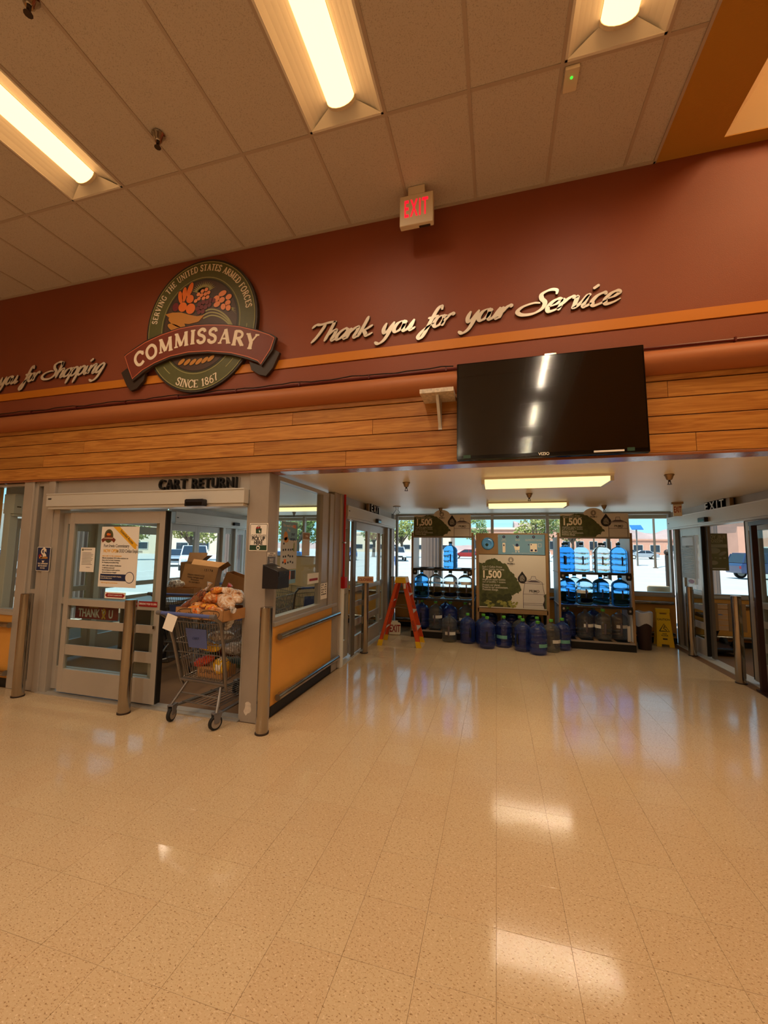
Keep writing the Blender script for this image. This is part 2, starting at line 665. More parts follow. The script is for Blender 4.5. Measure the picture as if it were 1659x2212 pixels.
        for (a, b) in zip(L, R):
            vs += [(a[0], y0, a[1]), (b[0], y0, b[1]), (b[0], y1, b[1]), (a[0], y1, a[1])]
        fs = [(0, 1, 2, 3), tuple((n - 1) * 4 + k for k in (3, 2, 1, 0))]
        for i in range(n - 1):
            o = i * 4
            for k in range(4):
                l = (k + 1) % 4
                fs.append((o + k, o + 4 + k, o + 4 + l, o + l))
        return s._add(vs, fs, m)

    def mesh(s, name, mats, smooth=False):
        me = D.meshes.new(name)
        me.from_pydata(s.v, [], s.f)
        if not isinstance(mats, (list, tuple)):
            mats = [mats]
        for mm in mats:
            me.materials.append(M(mm) if isinstance(mm, str) else mm)
        me.polygons.foreach_set('material_index', s.m)
        if smooth:
            me.polygons.foreach_set('use_smooth', [True] * len(s.f))
            me.set_sharp_from_angle(angle=rad(38))
        me.update()
        return me

    def build(s, name, mats, parent=None, loc=(0, 0, 0), rz=0.0, smooth=False, bev=0.0, rot=None):
        return put(s.mesh(name, mats, smooth), name, parent, loc, rz, bev, rot)


def put(me, name, parent=None, loc=(0, 0, 0), rz=0.0, bev=0.0, rot=None):
    o = D.objects.new(name, me)
    COL.objects.link(o)
    o.parent = parent
    o.location = loc
    o.rotation_euler = rot if rot else (0, 0, rz)
    if bev:
        b = o.modifiers.new('bevel', 'BEVEL')
        b.width = bev
        b.segments = 2
        b.limit_method = 'ANGLE'
    return o


def empty(name, loc=(0, 0, 0), rz=0.0, parent=None, rot=None):
    o = D.objects.new(name, None)
    o.empty_display_size = 0.1
    COL.objects.link(o)
    o.location = loc
    o.rotation_euler = rot if rot else (0, 0, rz)
    o.parent = parent
    return o


def tag(o, label, cat, group=None):
    o['label'] = label
    o['category'] = cat
    if group:
        o['group'] = group
    return o


def thing(name, label, cat, loc=(0, 0, 0), rz=0.0, group=None, rot=None):
    return tag(empty(name, loc, rz, None, rot), label, cat, group)


def struct(o, label=None, cat=None):
    o['kind'] = 'structure'
    if label:
        o['label'] = label
    if cat:
        o['category'] = cat
    return o


def bx(name, m, parent, x0, x1, y0, y1, z0, z1, bev=0.0):
    """a box whose origin sits at its own centre"""
    cx, cy, cz = (x0 + x1) / 2, (y0 + y1) / 2, (z0 + z1) / 2
    return MB().box(x0 - cx, x1 - cx, y0 - cy, y1 - cy, z0 - cz, z1 - cz).build(name, m, parent, (cx, cy, cz), bev=bev)


def text(s, size, m, parent, loc, name='lettering', ext=0.0006, align='CENTER', bold=0.0, sx=1.0, mirror=False, rz=0.0, ry=0.0, lh=1.0, sp=1.0):
    c = D.curves.new(name, 'FONT')
    c.body = s
    c.size = size
    c.extrude = ext
    c.offset = bold
    c.align_x = align
    c.align_y = 'CENTER'
    c.resolution_u = 3
    c.space_line = lh
    c.space_character = sp
    t = D.objects.new(name, c)
    me = D.meshes.new_from_object(t)
    D.objects.remove(t)
    D.curves.remove(c)
    me.name = name
    me.materials.clear()
    me.materials.append(M(m))
    o = D.objects.new(name, me)
    COL.objects.link(o)
    o.parent = parent
    o.location = loc
    o.rotation_euler = (PI / 2, ry, rz)
    o.scale = (-sx if mirror else sx, 1, 1)
    return o


def crom(P, n=8, closed=False):
    """Catmull-Rom through 2D points"""
    if len(P) < 3 and not closed:
        return [(P[0][0] + (P[1][0] - P[0][0]) * t / n, P[0][1] + (P[1][1] - P[0][1]) * t / n) for t in range(n + 1)]
    outp = []
    N = len(P)
    for i in range(N if closed else N - 1):
        p0 = P[i - 1] if (i > 0 or closed) else P[0]
        p1 = P[i]
        p2 = P[(i + 1) % N]
        p3 = P[(i + 2) % N] if closed else P[min(i + 2, N - 1)]
        for k in range(n):
            t = k / n
            q = []
            for d in (0, 1):
                q.append(0.5 * (2 * p1[d] + (p2[d] - p0[d]) * t + (2 * p0[d] - 5 * p1[d] + 4 * p2[d] - p3[d]) * t * t + (-p0[d] + 3 * p1[d] - 3 * p2[d] + p3[d]) * t ** 3))
            outp.append(tuple(q))
    outp.append(P[0] if closed else P[-1])
    return outp


def letters(parent, s, x0, x1, z, size, m, y, ext, bold=0.0, gap=.16, hs=None):
    """separate solid letters spread between x0 and x1 on the height z"""
    obs = []
    for ch in s:
        if ch == ' ':
            obs.append(None)
            continue
        o = text(ch, size, m, parent, (0, y, z), 'letter', ext=ext, bold=bold)
        v = [p.co.x for p in o.data.vertices]
        obs.append((o, min(v), max(v)))
    sp = size * .3
    g = size * gap
    tot = sum((sp if t is None else t[2] - t[1]) for t in obs) + g * (len(obs) - 1)
    k = (x1 - x0) / tot
    x = x0
    for t in obs:
        if t is None:
            x += (sp + g) * k
            continue
        o, a, b = t
        o.scale = (k, hs or 1, 1)
        o.location.x = x - a * k
        x += (b - a + g) * k
    return obs

# ================================================================== FLOOR
T = 0.3048
FX, FY = -0.0194, 1.4140


def tile_mesh(w, name, m):
    g = 0.0011
    h = w - g
    i = 0.0006
    mb = MB()
    mb._add([(-h / 2, -h / 2, -.003), (h / 2, -h / 2, -.003), (h / 2, h / 2, -.003), (-h / 2, h / 2, -.003),
             (-h / 2, -h / 2, -.0006), (h / 2, -h / 2, -.0006), (h / 2, h / 2, -.0006), (-h / 2, h / 2, -.0006),
             (-h / 2 + i, -h / 2 + i, 0), (h / 2 - i, -h / 2 + i, 0), (h / 2 - i, h / 2 - i, 0), (-h / 2 + i, h / 2 - i, 0)],
            [(0, 1, 5, 4), (1, 2, 6, 5), (2, 3, 7, 6), (3, 0, 4, 7), (4, 5, 9, 8), (5, 6, 10, 9), (6, 7, 11, 10), (7, 4, 8, 11), (8, 9, 10, 11)])
    return mb, mb.mesh(name, m)


floor = struct(bx('floor', 'grout', None, -10, 8, -12, 8.9, -0.2, -0.003), 'speckled beige vinyl tile floor', 'floor')
floor_c = Vector(floor.location)
tmb, tme = tile_mesh(T, 'floor_tile', 'vinyl_tile')
cands = []
rest = MB()
yaw = 0.2686
for i in range(-32, 26):
    for j in range(-38, 25):
        x, y = FX + T * (i + .5), FY + T * (j + .5)
        inside = (-9.7 < x < 7.7 and -11.7 < y < 3.52) or (-2.1 < x < 3.15 and 3.5 <= y < 8.75)
        if not inside:
            continue
        dx, dy = x * cos(yaw) + y * sin(yaw), -x * sin(yaw) + y * cos(yaw)
        if dy > 0.9 and abs(dx) < dy * 0.98 + .15:
            cands.append((dy, x, y))
        else:
            cands.append((1000 + abs(dy), x, y))
cands.sort()
for k, (d, x, y) in enumerate(cands):
    if k < 300 and d < 900:
        put(tme, 'floor_tile', floor, (x - floor_c.x, y - floor_c.y, -floor_c.z), rot=(rnd.uniform(-.0016, .0016), rnd.uniform(-.0016, .0016), 0))
    else:
        rest._add([(a + x, b + y, c) for a, b, c in tmb.v], tmb.f)
ro = rest.build('floor_tile', 'vinyl_tile', floor, -floor_c)
ro['kind'] = 'stuff'
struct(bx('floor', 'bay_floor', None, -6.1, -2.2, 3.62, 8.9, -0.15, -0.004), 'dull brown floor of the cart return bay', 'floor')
struct(bx('floor', 'vinyl_tile', None, 3.2, 7.0, 3.62, 8.9, -0.15, -0.004), 'tan floor of the entry beyond the right sliding doors', 'floor')

# ================================================================== STORE CEILING
ZC = 4.879
CW = 0.6096
CX0 = -4.4165
YR0, YR1 = 3.555, 2.631
ceil = struct(bx('ceiling', 'tbar', None, -10, 1.30, -12, 3.6, ZC + .10, ZC + .14), 'suspended ceiling of white fissured panels', 'ceiling')
cc = Vector(ceil.location)
rows = [(YR1, YR0), (YR1 - 2 * CW, YR1), (YR1 - 4 * CW, YR1 - 2 * CW)]
FIX = {(1, 1), (5, 1), (8, 1)}
tb = MB()
xs = [CX0 + CW * k for k in range(-6, 10)]
for ri, (y0, y1) in enumerate(rows):
    for k in range(-6, 10):
        x0 = CX0 + CW * k
        x1 = min(x0 + CW, 1.295)
        if x1 - x0 < .05 or (k, ri) in FIX:
            continue
        bx('ceiling_panel', 'acoustic_tile', ceil, x0 + .009 - cc.x, x1 - .009 - cc.x, y0 + .009 - cc.y, y1 - .009 - cc.y, ZC + .004 - cc.z, ZC + .02 - cc.z)
for x in xs:
    tb.box(x - .012, x + .012, rows[2][0], YR0, ZC - .002, ZC + .006)
for y in (YR1, rows[1][0], rows[2][0]):
    tb.box(-8.1, 1.3, y - .012, y + .012, ZC - .0022, ZC + .006)
tb.box(-10, 1.3, YR0 - .02, YR0 + .002, ZC - .012, ZC + .004)
tb.box(1.285, 1.305, -12, YR0, ZC - .012, ZC + .004)
tb.build('ceiling_grid', 'tbar', ceil, -cc)
# beyond the panels that the photo shows
bx('ceiling_field', 'acoustic_tile', ceil, -10 - cc.x, 1.3 - cc.x, -12 - cc.y, rows[2][0] - cc.y, ZC + .002 - cc.z, ZC + .02 - cc.z)
bx('ceiling_field', 'acoustic_tile', ceil, -10 - cc.x, CX0 - 6 * CW - .01 - cc.x, rows[2][0] - cc.y, YR0 - cc.y, ZC + .002 - cc.z, ZC + .02 - cc.z)

# mustard ceiling with sloped light wells on the right
mc = empty('ceiling', (1.3, 0, ZC))
struct(mc, 'mustard painted ceiling with cream sloped light well', 'ceiling')
HX0, HX1, HY0, HY1 = 1.735, 4.2, 0.9, 3.45
m_ = MB()
for (a, b, c_, d_) in ((0, HX0 - 1.3, -12, 3.56), (HX1 - 1.3, 6.7, -12, 3.56), (HX0 - 1.3, HX1 - 1.3, HY1, 3.56), (HX0 - 1.3, HX1 - 1.3, -12, HY0)):
    m_.box(a, b, c_, d_, -.008, .06)
m_.build('painted_panel', 'mustard', mc)
w_ = MB()
ix0, ix1, iy0, iy1, hh = HX0 + .55 - 1.3, HX1 - .55 - 1.3, HY0 + .55, HY1 - .55, .75
A = [(HX0 - 1.3, HY0, 0), (HX1 - 1.3, HY0, 0), (HX1 - 1.3, HY1, 0), (HX0 - 1.3, HY1, 0)]
B = [(ix0, iy0, hh), (ix1, iy0, hh), (ix1, iy1, hh), (ix0, iy1, hh)]
w_._add(A + B, [(0, 1, 5, 4), (1, 2, 6, 5), (2, 3, 7, 6), (3, 0, 4, 7)])
w_.build('light_well', 'cream', mc)
bx('well_lens', 'lens_well', mc, ix0, ix1, iy0, iy1, hh, hh + .04)

# ================================================================== FRONT WALL ABOVE THE DOORS
wf = struct(bx('wall_front', 'terracotta', None, -10, 8, 3.555, 3.75, 3.05, 5.0), 'terracotta painted wall above the entrance doors', 'wall')
bx('lower_panel', 'terracotta', wf, -9, 9, -.115, -.0975, -.79, -.57)
struct(bx('trim_1', 'stripe', None, -10, 8, 3.535, 3.556, 3.468, 3.558), 'mustard yellow stripe running along the terracotta wall', 'trim')
tu = MB()
N = 14
zs0, zs1 = 3.045, 3.245
pl = []
for k in range(N + 1):
    t = PI * k / N
    pl.append((3.55 - .125 * sin(t), (zs0 + zs1) / 2 + (zs1 - zs0) / 2 * cos(t)))
vs = []
for x in (-10, 8):
    vs += [(x, y, z) for y, z in pl]
n = N + 1
tu._add(vs, [(i, i + 1, n + i + 1, n + i) for i in range(N)] + [tuple(range(n - 1, -1, -1)), tuple(range(n, 2 * n))])
struct(tu.build('trim_2', 'tube_paint', smooth=True), 'rounded brown bulkhead running between wall and boards', 'trim')
tr3 = MB()
tr3.cyl((-10, 3.515, 3.265), (8, 3.515, 3.265), .013, seg=8)
for k in range(13):
    x = -6.9 + k * .72
    tr3.box(x, x + .012, 3.498, 3.53, 3.25, 3.283)
struct(tr3.build('trim_3', 'dark_red'), 'thin dark red rail above the bulkhead', 'trim')

# wood boards of the fascia, each its own
tr4 = struct(bx('trim_4', 'brown_dark', None, -10, 8, 3.555, 3.70, 2.42, 3.06), 'honey oak board fascia over the doors', 'trim')
tc4 = Vector(tr4.location)
zz = [3.0, 2.866, 2.722, 2.580, 2.430]
joints = [[-8.2, -5.1, -1.93, 1.3, 4.4], [-7.2, -4.60, -1.1, 2.05, 5.0], [-8.0, -5.22, -2.35, .6, 3.6], [-6.9, -3.64, -1.36, 1.47, 4.3]]
for r in range(4):
    xs_ = [-10] + joints[r] + [8]
    for a, b in zip(xs_[:-1], xs_[1:]):
        bx('fascia_board', 'fascia_wood', tr4, a + .0015 - tc4.x, b - .0015 - tc4.x, 3.535 - tc4.y, 3.557 - tc4.y, zz[r + 1] + .004 - tc4.z, zz[r] - .004 - tc4.z, bev=.002)
for a, b in ((-10, -6.7), (-6.7, -3.42), (-3.42, -.2), (-.2, 3.1), (3.1, 8)):
    bx('top_lath', 'fascia_wood', tr4, a + .001 - tc4.x, b - .001 - tc4.x, 3.527 - tc4.y, 3.557 - tc4.y, 3.004 - tc4.z, 3.046 - tc4.z, bev=.003)
mat('lip_wood', (150, 92, 60), 0.22, spec=0.6, var=(3, .1))
bx('fascia_lip', 'lip_wood', tr4, -10 - tc4.x, 8 - tc4.x, 3.530 - tc4.y, 3.72 - tc4.y, 2.408 - tc4.z, 2.4295 - tc4.z, bev=.003)

# ================================================================== VESTIBULE SHELL
VX0, VX1, VY1, VZ = -2.17, 3.20, 8.85, 2.45
struct(bx('ceiling', 'vest_ceiling', None, -6.2, 7.0, 3.70, 8.98, VZ, VZ + .12), 'low cream plaster ceiling of the vestibule', 'ceiling')
roof = struct(bx('roof', 'stucco', None, -7, 8, 3.75, 9.3, 2.75, 2.95), 'unseen flat roof slab over the vestibule, added to block the sky', 'roof')  # unseen slab, put in to keep sky light out of the vestibule
struct(bx('roof', 'stucco', None, -10.5, 8.5, -12.5, 3.9, 5.75, 5.95), 'unseen flat roof slab over the store hall, added to block the sky', 'roof')  # unseen too, shuts sky and sun out of the hall
bx('parapet', 'stucco', roof, -7.5, 7.5, 2.66, 2.78, -.5, .25)
struct(bx('wall_left', 'store_wall', None, -10.2, -10, -12, 3.75, -.1, 5.8), 'plain tan side wall of the store hall', 'wall')
struct(bx('wall_right', 'store_wall', None, 8.0, 8.2, -12, 3.75, -.1, 5.8), 'plain tan wall on the far right of the store hall', 'wall')
struct(bx('wall_rear', 'store_wall', None, -10.2, 8.2, -12.2, -12, -.1, 5.8), 'plain tan wall behind the camera', 'wall')
struct(bx('wall_front', 'terracotta', None, -10.2, 8.2, 3.62, 3.75, 5.0, 5.8), 'wall strip above the suspended ceiling', 'wall')
struct(bx('wall_front', 'orange_wall', None, -10, -6.1, 3.56, 3.7, 0, 2.42), 'orange wall left of the cart bay', 'wall')
struct(bx('wall_front', 'orange_wall', None, 3.35, 8, 3.56, 3.7, 0, 2.42), 'orange wall right of the vestibule opening', 'wall')


def rail(name, parent, x0, x1, z, r=.033, off=.05, m='steel'):
    """bumper rail on a wall that faces -Y, in the local frame of the parent"""
    mb = MB()
    mb.cyl((x0, -off, z), (x1, -off, z), r, seg=14)
    for k in range(3):
        x = x0 + .12 + (x1 - x0 - .24) * k / 2
        mb.box(x - .02, x + .02, -off, 0, z - .012, z + .012)
    return mb.build(name, m, parent, smooth=True)


def lowwall(name, x, y, rz, L, ztop, label, inset=(0.0, 0.0), rails=True, t=.10):
    """orange knee wall facing local -Y, with bumper rails, sill and black base"""
    w = struct(empty(name, (x, y, 0), rz), label, 'wall')
    bx('wall_panel', 'orange_wall', w, 0, L, 0, t, .10, ztop - .03)
    bx('sill', 'alum', w, 0, L, -.02, t + .01, ztop - .03, ztop + .012, bev=.004)
    bx('baseboard', 'base_black', w, 0, L, -.006, t, 0, .10)
    if rails:
        rail('bumper_rail', w, inset[0], L - inset[1], ztop - .135)
        rail('bumper_rail', w, inset[0], L - inset[1], .175)
    return w


# far window wall: knee wall, frames, panes
lowwall('wall_back', VX0, VY1, 0, VX1 - VX0, .875, 'orange knee wall with bumper rails under the far windows', (.05, .05))
lowwall('wall_back', -6.1, VY1, 0, 6.1 + VX0 - .05, .875, 'orange knee wall under the cart bay windows', (.05, .05))
lowwall('wall_back', VX1 + .06, VY1, 0, 3.6, .875, 'orange knee wall behind the right sliding doors', (.05, .05))
NW = [0]


def window(x, y, rz, L, z0, z1, cuts, label, fm='alum', fw=.045, t=.09, gm='glass'):
    """fixed glazing facing local -Y; cuts = mullion positions along the width"""
    NW[0] += 1
    w = struct(empty('window_%d' % NW[0], (x, y, 0), rz), label, 'window')
    fr = MB()
    fr.box(0, L, 0, t, z1 - fw, z1)
    fr.box(0, L, 0, t, z0, z0 + fw)
    fr.box(0, fw, 0, t, z0 + fw, z1 - fw)
    fr.box(L - fw, L, 0, t, z0 + fw, z1 - fw)
    fr.build('window_frame', fm, w)
    xs2 = [fw] + list(cuts) + [L - fw]
    for c in cuts:
        bx('mullion', fm, w, c - .03, c + .03, .005, t - .005, z0 + fw, z1 - fw)
    for a, b in zip(xs2[:-1], xs2[1:]):
        bx('glass_pane', gm, w, a, b, t / 2 - .003, t / 2 + .003, z0 + fw, z1 - fw)
    return w


window(VX0, VY1, 0, VX1 - VX0, .885, 2.45, [1.0, 2.09, 3.178, 4.29], 'tall far window wall behind the water bottle racks')
window(-6.05, VY1, 0, 3.83, .885, 2.45, [.55, 1.61, 2.7], 'far window of the cart return bay')
window(VX1 + .06, VY1, 0, 3.5, .885, 2.45, [1.3, 2.4], 'window beyond the right sliding doors')

# left wall of the vestibule: pillar, window, post
pil = struct(empty('wall_pillar', (-2.39, 3.553, 0)), 'painted metal corner pillar beside the cart return opening', 'wall')
bx('pillar_casing', 'pillar_paint', pil, 0, .22, 0, .17, 0, 2.41, bev=.004)
bx('corner_bead', 'alum', pil, -.03, 0, .02, .15, 0, 2.24)
mat('scuff', (214, 200, 186), .8, var=(30, .12))
sc_ = MB()
pts = []
for k in range(16):
    t = 2 * PI * k / 16
    q = rnd.uniform(.6, 1.1)
    pts.append((.085 + .045 * q * cos(t), .13 + .07 * q * sin(t)))
sc_.prism(pts, -.0012, .001)
sc_.build('paint_scuff', 'scuff', pil)
lowwall('wall_left', VX0, 3.725, PI / 2, 1.66, .90, 'orange knee wall with steel rails under the side window', (.05, .0), t=.10)
w2 = window(VX0 - .005, 3.725, PI / 2, 1.20, .91, 2.41, [], 'side window of the cart bay with taped posters', fw=.045)
bx('window_frame', 'alum', w2, 1.20, 1.37, .01, .085, .91, 2.41)
bx('gasket', 'black', w2, 1.37, 1.385, .02, .085, .93, 2.39)
bx('window_frame', 'alum', w2, 1.385, 1.52, -.005, .09, .91, 2.41)
pw = struct(empty('trim_5', (VX0, 5.245, 0), PI / 2), 'grey metal door post with rounded edge', 'trim')
bx('post_face', 'pillar_paint', pw, 0, .20, -.01, .1, 0, 2.45, bev=.01)
bx('post_edge', 'alum', pw, .20, .34, -.03, .1, 0, 2.45, bev=.02)

# ================================================================== SLIDING DOORS
ND = [0]


def leaf(parent, x0, x1, y, name='sliding_panel', zt=2.035, bars=True, frosted=True, stile=.07, gm='glass', zmid=1.02):
    """one door leaf with stiles, rails, push bars and panes. x along the wall, faces -Y"""
    o = empty(name, (x0, y, 0), parent=parent)
    w = x1 - x0
    fr = MB()
    fr.box(0, stile, -.022, .022, .04, zt)
    fr.box(w - stile, w, -.022, .022, .04, zt)
    fr.box(stile, w - stile, -.022, .022, zt - .13, zt)
    fr.box(stile, w - stile, -.022, .022, .04, .29)
    fr.box(stile, w - stile, -.022, .022, zmid - .035, zmid + .04)
    fr.build('leaf_frame', 'alum', o, bev=.003)
    bx('glass_pane', gm, o, stile, w - stile, -.003, .003, zmid + .04, zt - .13)
    bx('glass_pane', gm, o, stile, w - stile, -.003, .003, .29, zmid - .035)
    if bars:
        bx('push_bar', 'alum', o, stile, w - stile, -.014, -.004, .745, .83)
        bx('push_bar', 'alum', o, stile, w - stile, -.014, -.004, .445, .555)
    return o


def header(parent, x0, x1, z0=2.07, z1=2.245, y0=-.11, y1=.08, top=2.42):
    mb = MB()
    mb.box(x0, x1, y0, y1, z0 + .03, z1)
    mb.box(x0 + .015, x1 - .015, y0 + .015, y1, z0, z0 + .03)
    mb.box(x0, x1, y0 - .006, y0 + .002, z1 - .012, z1 + .004)
    h = mb.build('header_box', 'alum_light', parent, bev=.004)
    bx('header_slot', 'black', h, x0 + .03, x0 + .08, y0 - .001, y0, z0 + .11, z0 + .125)
    bx('transom_panel', 'alum', parent, x0, x1, -.01, .06, z1, top)
    return h


def sensor(parent, x, z, y, w=.23):
    mb = MB()
    mb.prism([(x - w / 2, z - .035), (x + w / 2, z - .035), (x + w / 2, z + .03), (x + w / 2 - .015, z + .038), (x - w / 2 + .015, z + .038), (x - w / 2, z + .03)], y - .055, y)
    s_ = mb.build('motion_sensor', 'box_black', parent, bev=.006)
    bx('sensor_window', 'black_gloss', s_, x - w / 2 + .02, x + w / 2 - .02, y - .057, y - .054, z - .028, z + .005)
    return s_


def door(x, y, rz, label):
    ND[0] += 1
    return struct(empty('door_%d' % ND[0], (x, y, 0), rz), label, 'door')


# cart return door in the front wall
d1 = door(-5.0, 3.585, 0, 'aluminium sliding door of the cart return, slid half open')
header(d1, -.03, 2.60)
sensor(d1, 2.06, 2.105, -.11)
bx('door_jamb', 'alum', d1, -.005, .09, -.03, .09, 0, 2.07, bev=.004)
leaf(d1, .08, 1.50, .05, name='fixed_panel', bars=False)
leaf(d1, .26, 1.597, -.01)
bx('seal_strip', 'rubber', d1, 1.597, 1.612, -.03, .03, .05, 2.04)
bx('thumb_latch', 'steel', d1, 1.535, 1.56, -.05, -.03, .80, .83)
th = MB()
th.box(-.02, 2.60, -.06, .10, -.003, .010)
th.box(-.02, 2.60, -.005, .02, .010, .016)
th.build('threshold', 'alum', d1)
# posts and narrow light left of it, and the corner window
pl_ = struct(empty('trim_6', (-5.50, 3.57, 0)), 'grey metal post beside the cart return door', 'trim')
bx('post_tube', 'alum', pl_, 0, .16, -.03, .09, 0, 2.42, bev=.008)
bx('post_tube', 'alum', pl_, .16, .21, -.005, .09, 0, 2.42)
bx('dark_light', 'glass_dark', pl_, .21, .29, .05, .058, 1.14, 2.36)
bx('dark_light', 'glass_dark', pl_, .21, .29, .05, .058, .1, 1.09)
bx('post_rail', 'alum', pl_, .21, .29, .0, .09, 1.09, 1.14)
bx('post_rail', 'alum', pl_, .21, .29, .0, .09, 2.36, 2.42)
bx('post_rail', 'alum', pl_, .21, .29, .0, .09, 0, .1)
bx('post_tube', 'alum', pl_, .29, .40, -.01, .09, 0, 2.42, bev=.006)
bx('post_tube', 'alum', pl_, .40, .50, -.03, .09, 0, 2.42, bev=.006)
window(-6.12, 3.57, 0, .62, .86, 2.40, [], 'corner window left of the cart return door', fw=.03)
lowwall('wall_front', -6.12, 3.57, 0, .66, .855, 'short orange knee wall under the corner window', (.0, .03))

# exit door in the left wall of the vestibule (closed)
d2 = door(VX0 - .03, 5.57, PI / 2, 'sliding exit door in the left wall, closed behind a bollard')
header(d2, .02, 2.95, z0=2.105, z1=2.30, top=2.45)
sensor(d2, 1.52, 2.17, -.11, .2)
leaf(d2, .03, .46, .04, name='fixed_panel', bars=False, zt=2.10)
leaf(d2, .50, 1.29, -.005, zt=2.10)
leaf(d2, 1.29, 2.08, -.005, zt=2.10)
bx('door_jamb', 'alum_dark', d2, .46, .60, -.04, -.03, .02, 2.10)
leaf(d2, 2.10, 2.52, .04, name='fixed_panel', bars=False, zt=2.10)
bx('door_jamb', 'alum', d2, 2.52, 2.66, -.05, .06, 0, 2.10, bev=.006)
bx('door_jamb', 'alum', d2, 2.86, 2.98, -.05, .06, 0, 2.10, bev=.006)
bx('side_panel', 'alum_dark', d2, 2.66, 2.86, .0, .04, 0, 2.10)
bx('threshold', 'alum_light', d2, .02, 2.9, -.07, .09, -.003, .012)
bx('door_jamb', 'alum_dark', d2, 2.98, 3.27, .02, .09, 0, 2.45)

# entry door in the right wall of the vestibule (open)
d3 = door(VX1 + .03, 8.80, -PI / 2, 'sliding entry door in the right wall, standing open')
header(d3, -.02, 4.6, z0=2.10, z1=2.325, top=2.45)
sensor(d3, 1.42, 2.185, -.11, .22)
bx('door_jamb', 'alum', d3, 0, .10, -.04, .09, 0, 2.10, bev=.006)
bx('door_jamb', 'alum_dark', d3, .10, .30, .02, .06, 0, 2.10)
leaf(d3, .30, 1.06, -.005, zt=2.10)
bx('seal_strip', 'rubber', d3, 1.06, 1.085, -.03, .03, .05, 2.10)
bx('leaf_edge', 'alum_dark', d3, 1.085, 1.17, .02, .06, .03, 2.10)
leaf(d3, 2.29, 3.15, -.005, zt=2.10)
bx('seal_strip', 'rubber', d3, 2.275, 2.29, -.03, .03, .05, 2.10)
leaf(d3, 2.40, 3.6, .05, zt=2.10, name='fixed_panel')
bx('door_jamb', 'alum', d3, 4.5, 4.6, -.04, .09, 0, 2.10)
leaf(d3, 3.6, 4.5, .05, zt=2.10, name='fixed_panel')
th = MB()
th.box(0, 4.6, -.07, .10, -.003, .010)
th.build('threshold', 'alum_light', d3)

# outer door and glazing of the cart bay
d4 = door(-6.0, 4.0, PI / 2, 'outer sliding door of the cart return bay')
header(d4, 2.4, 4.85, z0=2.10, z1=2.33, top=2.45)
header(d4, -.3, 2.3, z0=2.02, z1=2.30, top=2.45)
sensor(d4, 4.25, 2.20, -.11, .2)
for a in (-.3, .9, 2.3, 3.9, 4.35):
    bx('door_jamb', 'alum_light', d4, a, a + .09, -.05, .06, 0, 2.10, bev=.006)
leaf(d4, -.2, .9, .03, zt=2.0, name='fixed_panel')
leaf(d4, 1.0, 2.28, .03, zt=2.0, name='fixed_panel')
leaf(d4, 2.4, 3.15, .03, zt=2.1)
leaf(d4, 3.15, 3.9, .03, zt=2.1)
leaf(d4, 4.0, 4.34, .03, zt=2.1, name='fixed_panel', bars=False)
leaf(d4, 4.44, 4.8, .03, zt=2.1, name='fixed_panel', bars=False)
struct(bx('wall_right', 'vest_wall', None, 6.95, 7.0, 3.7, 8.9, 0, 2.45), 'pale end wall beyond the right sliding doors', 'wall')
struct(bx('wall_right', 'vest_wall', None, VX1, VX1 + .1, 3.72, 4.19, 0, 2.45), 'pale wall stub beside the entry door', 'wall')

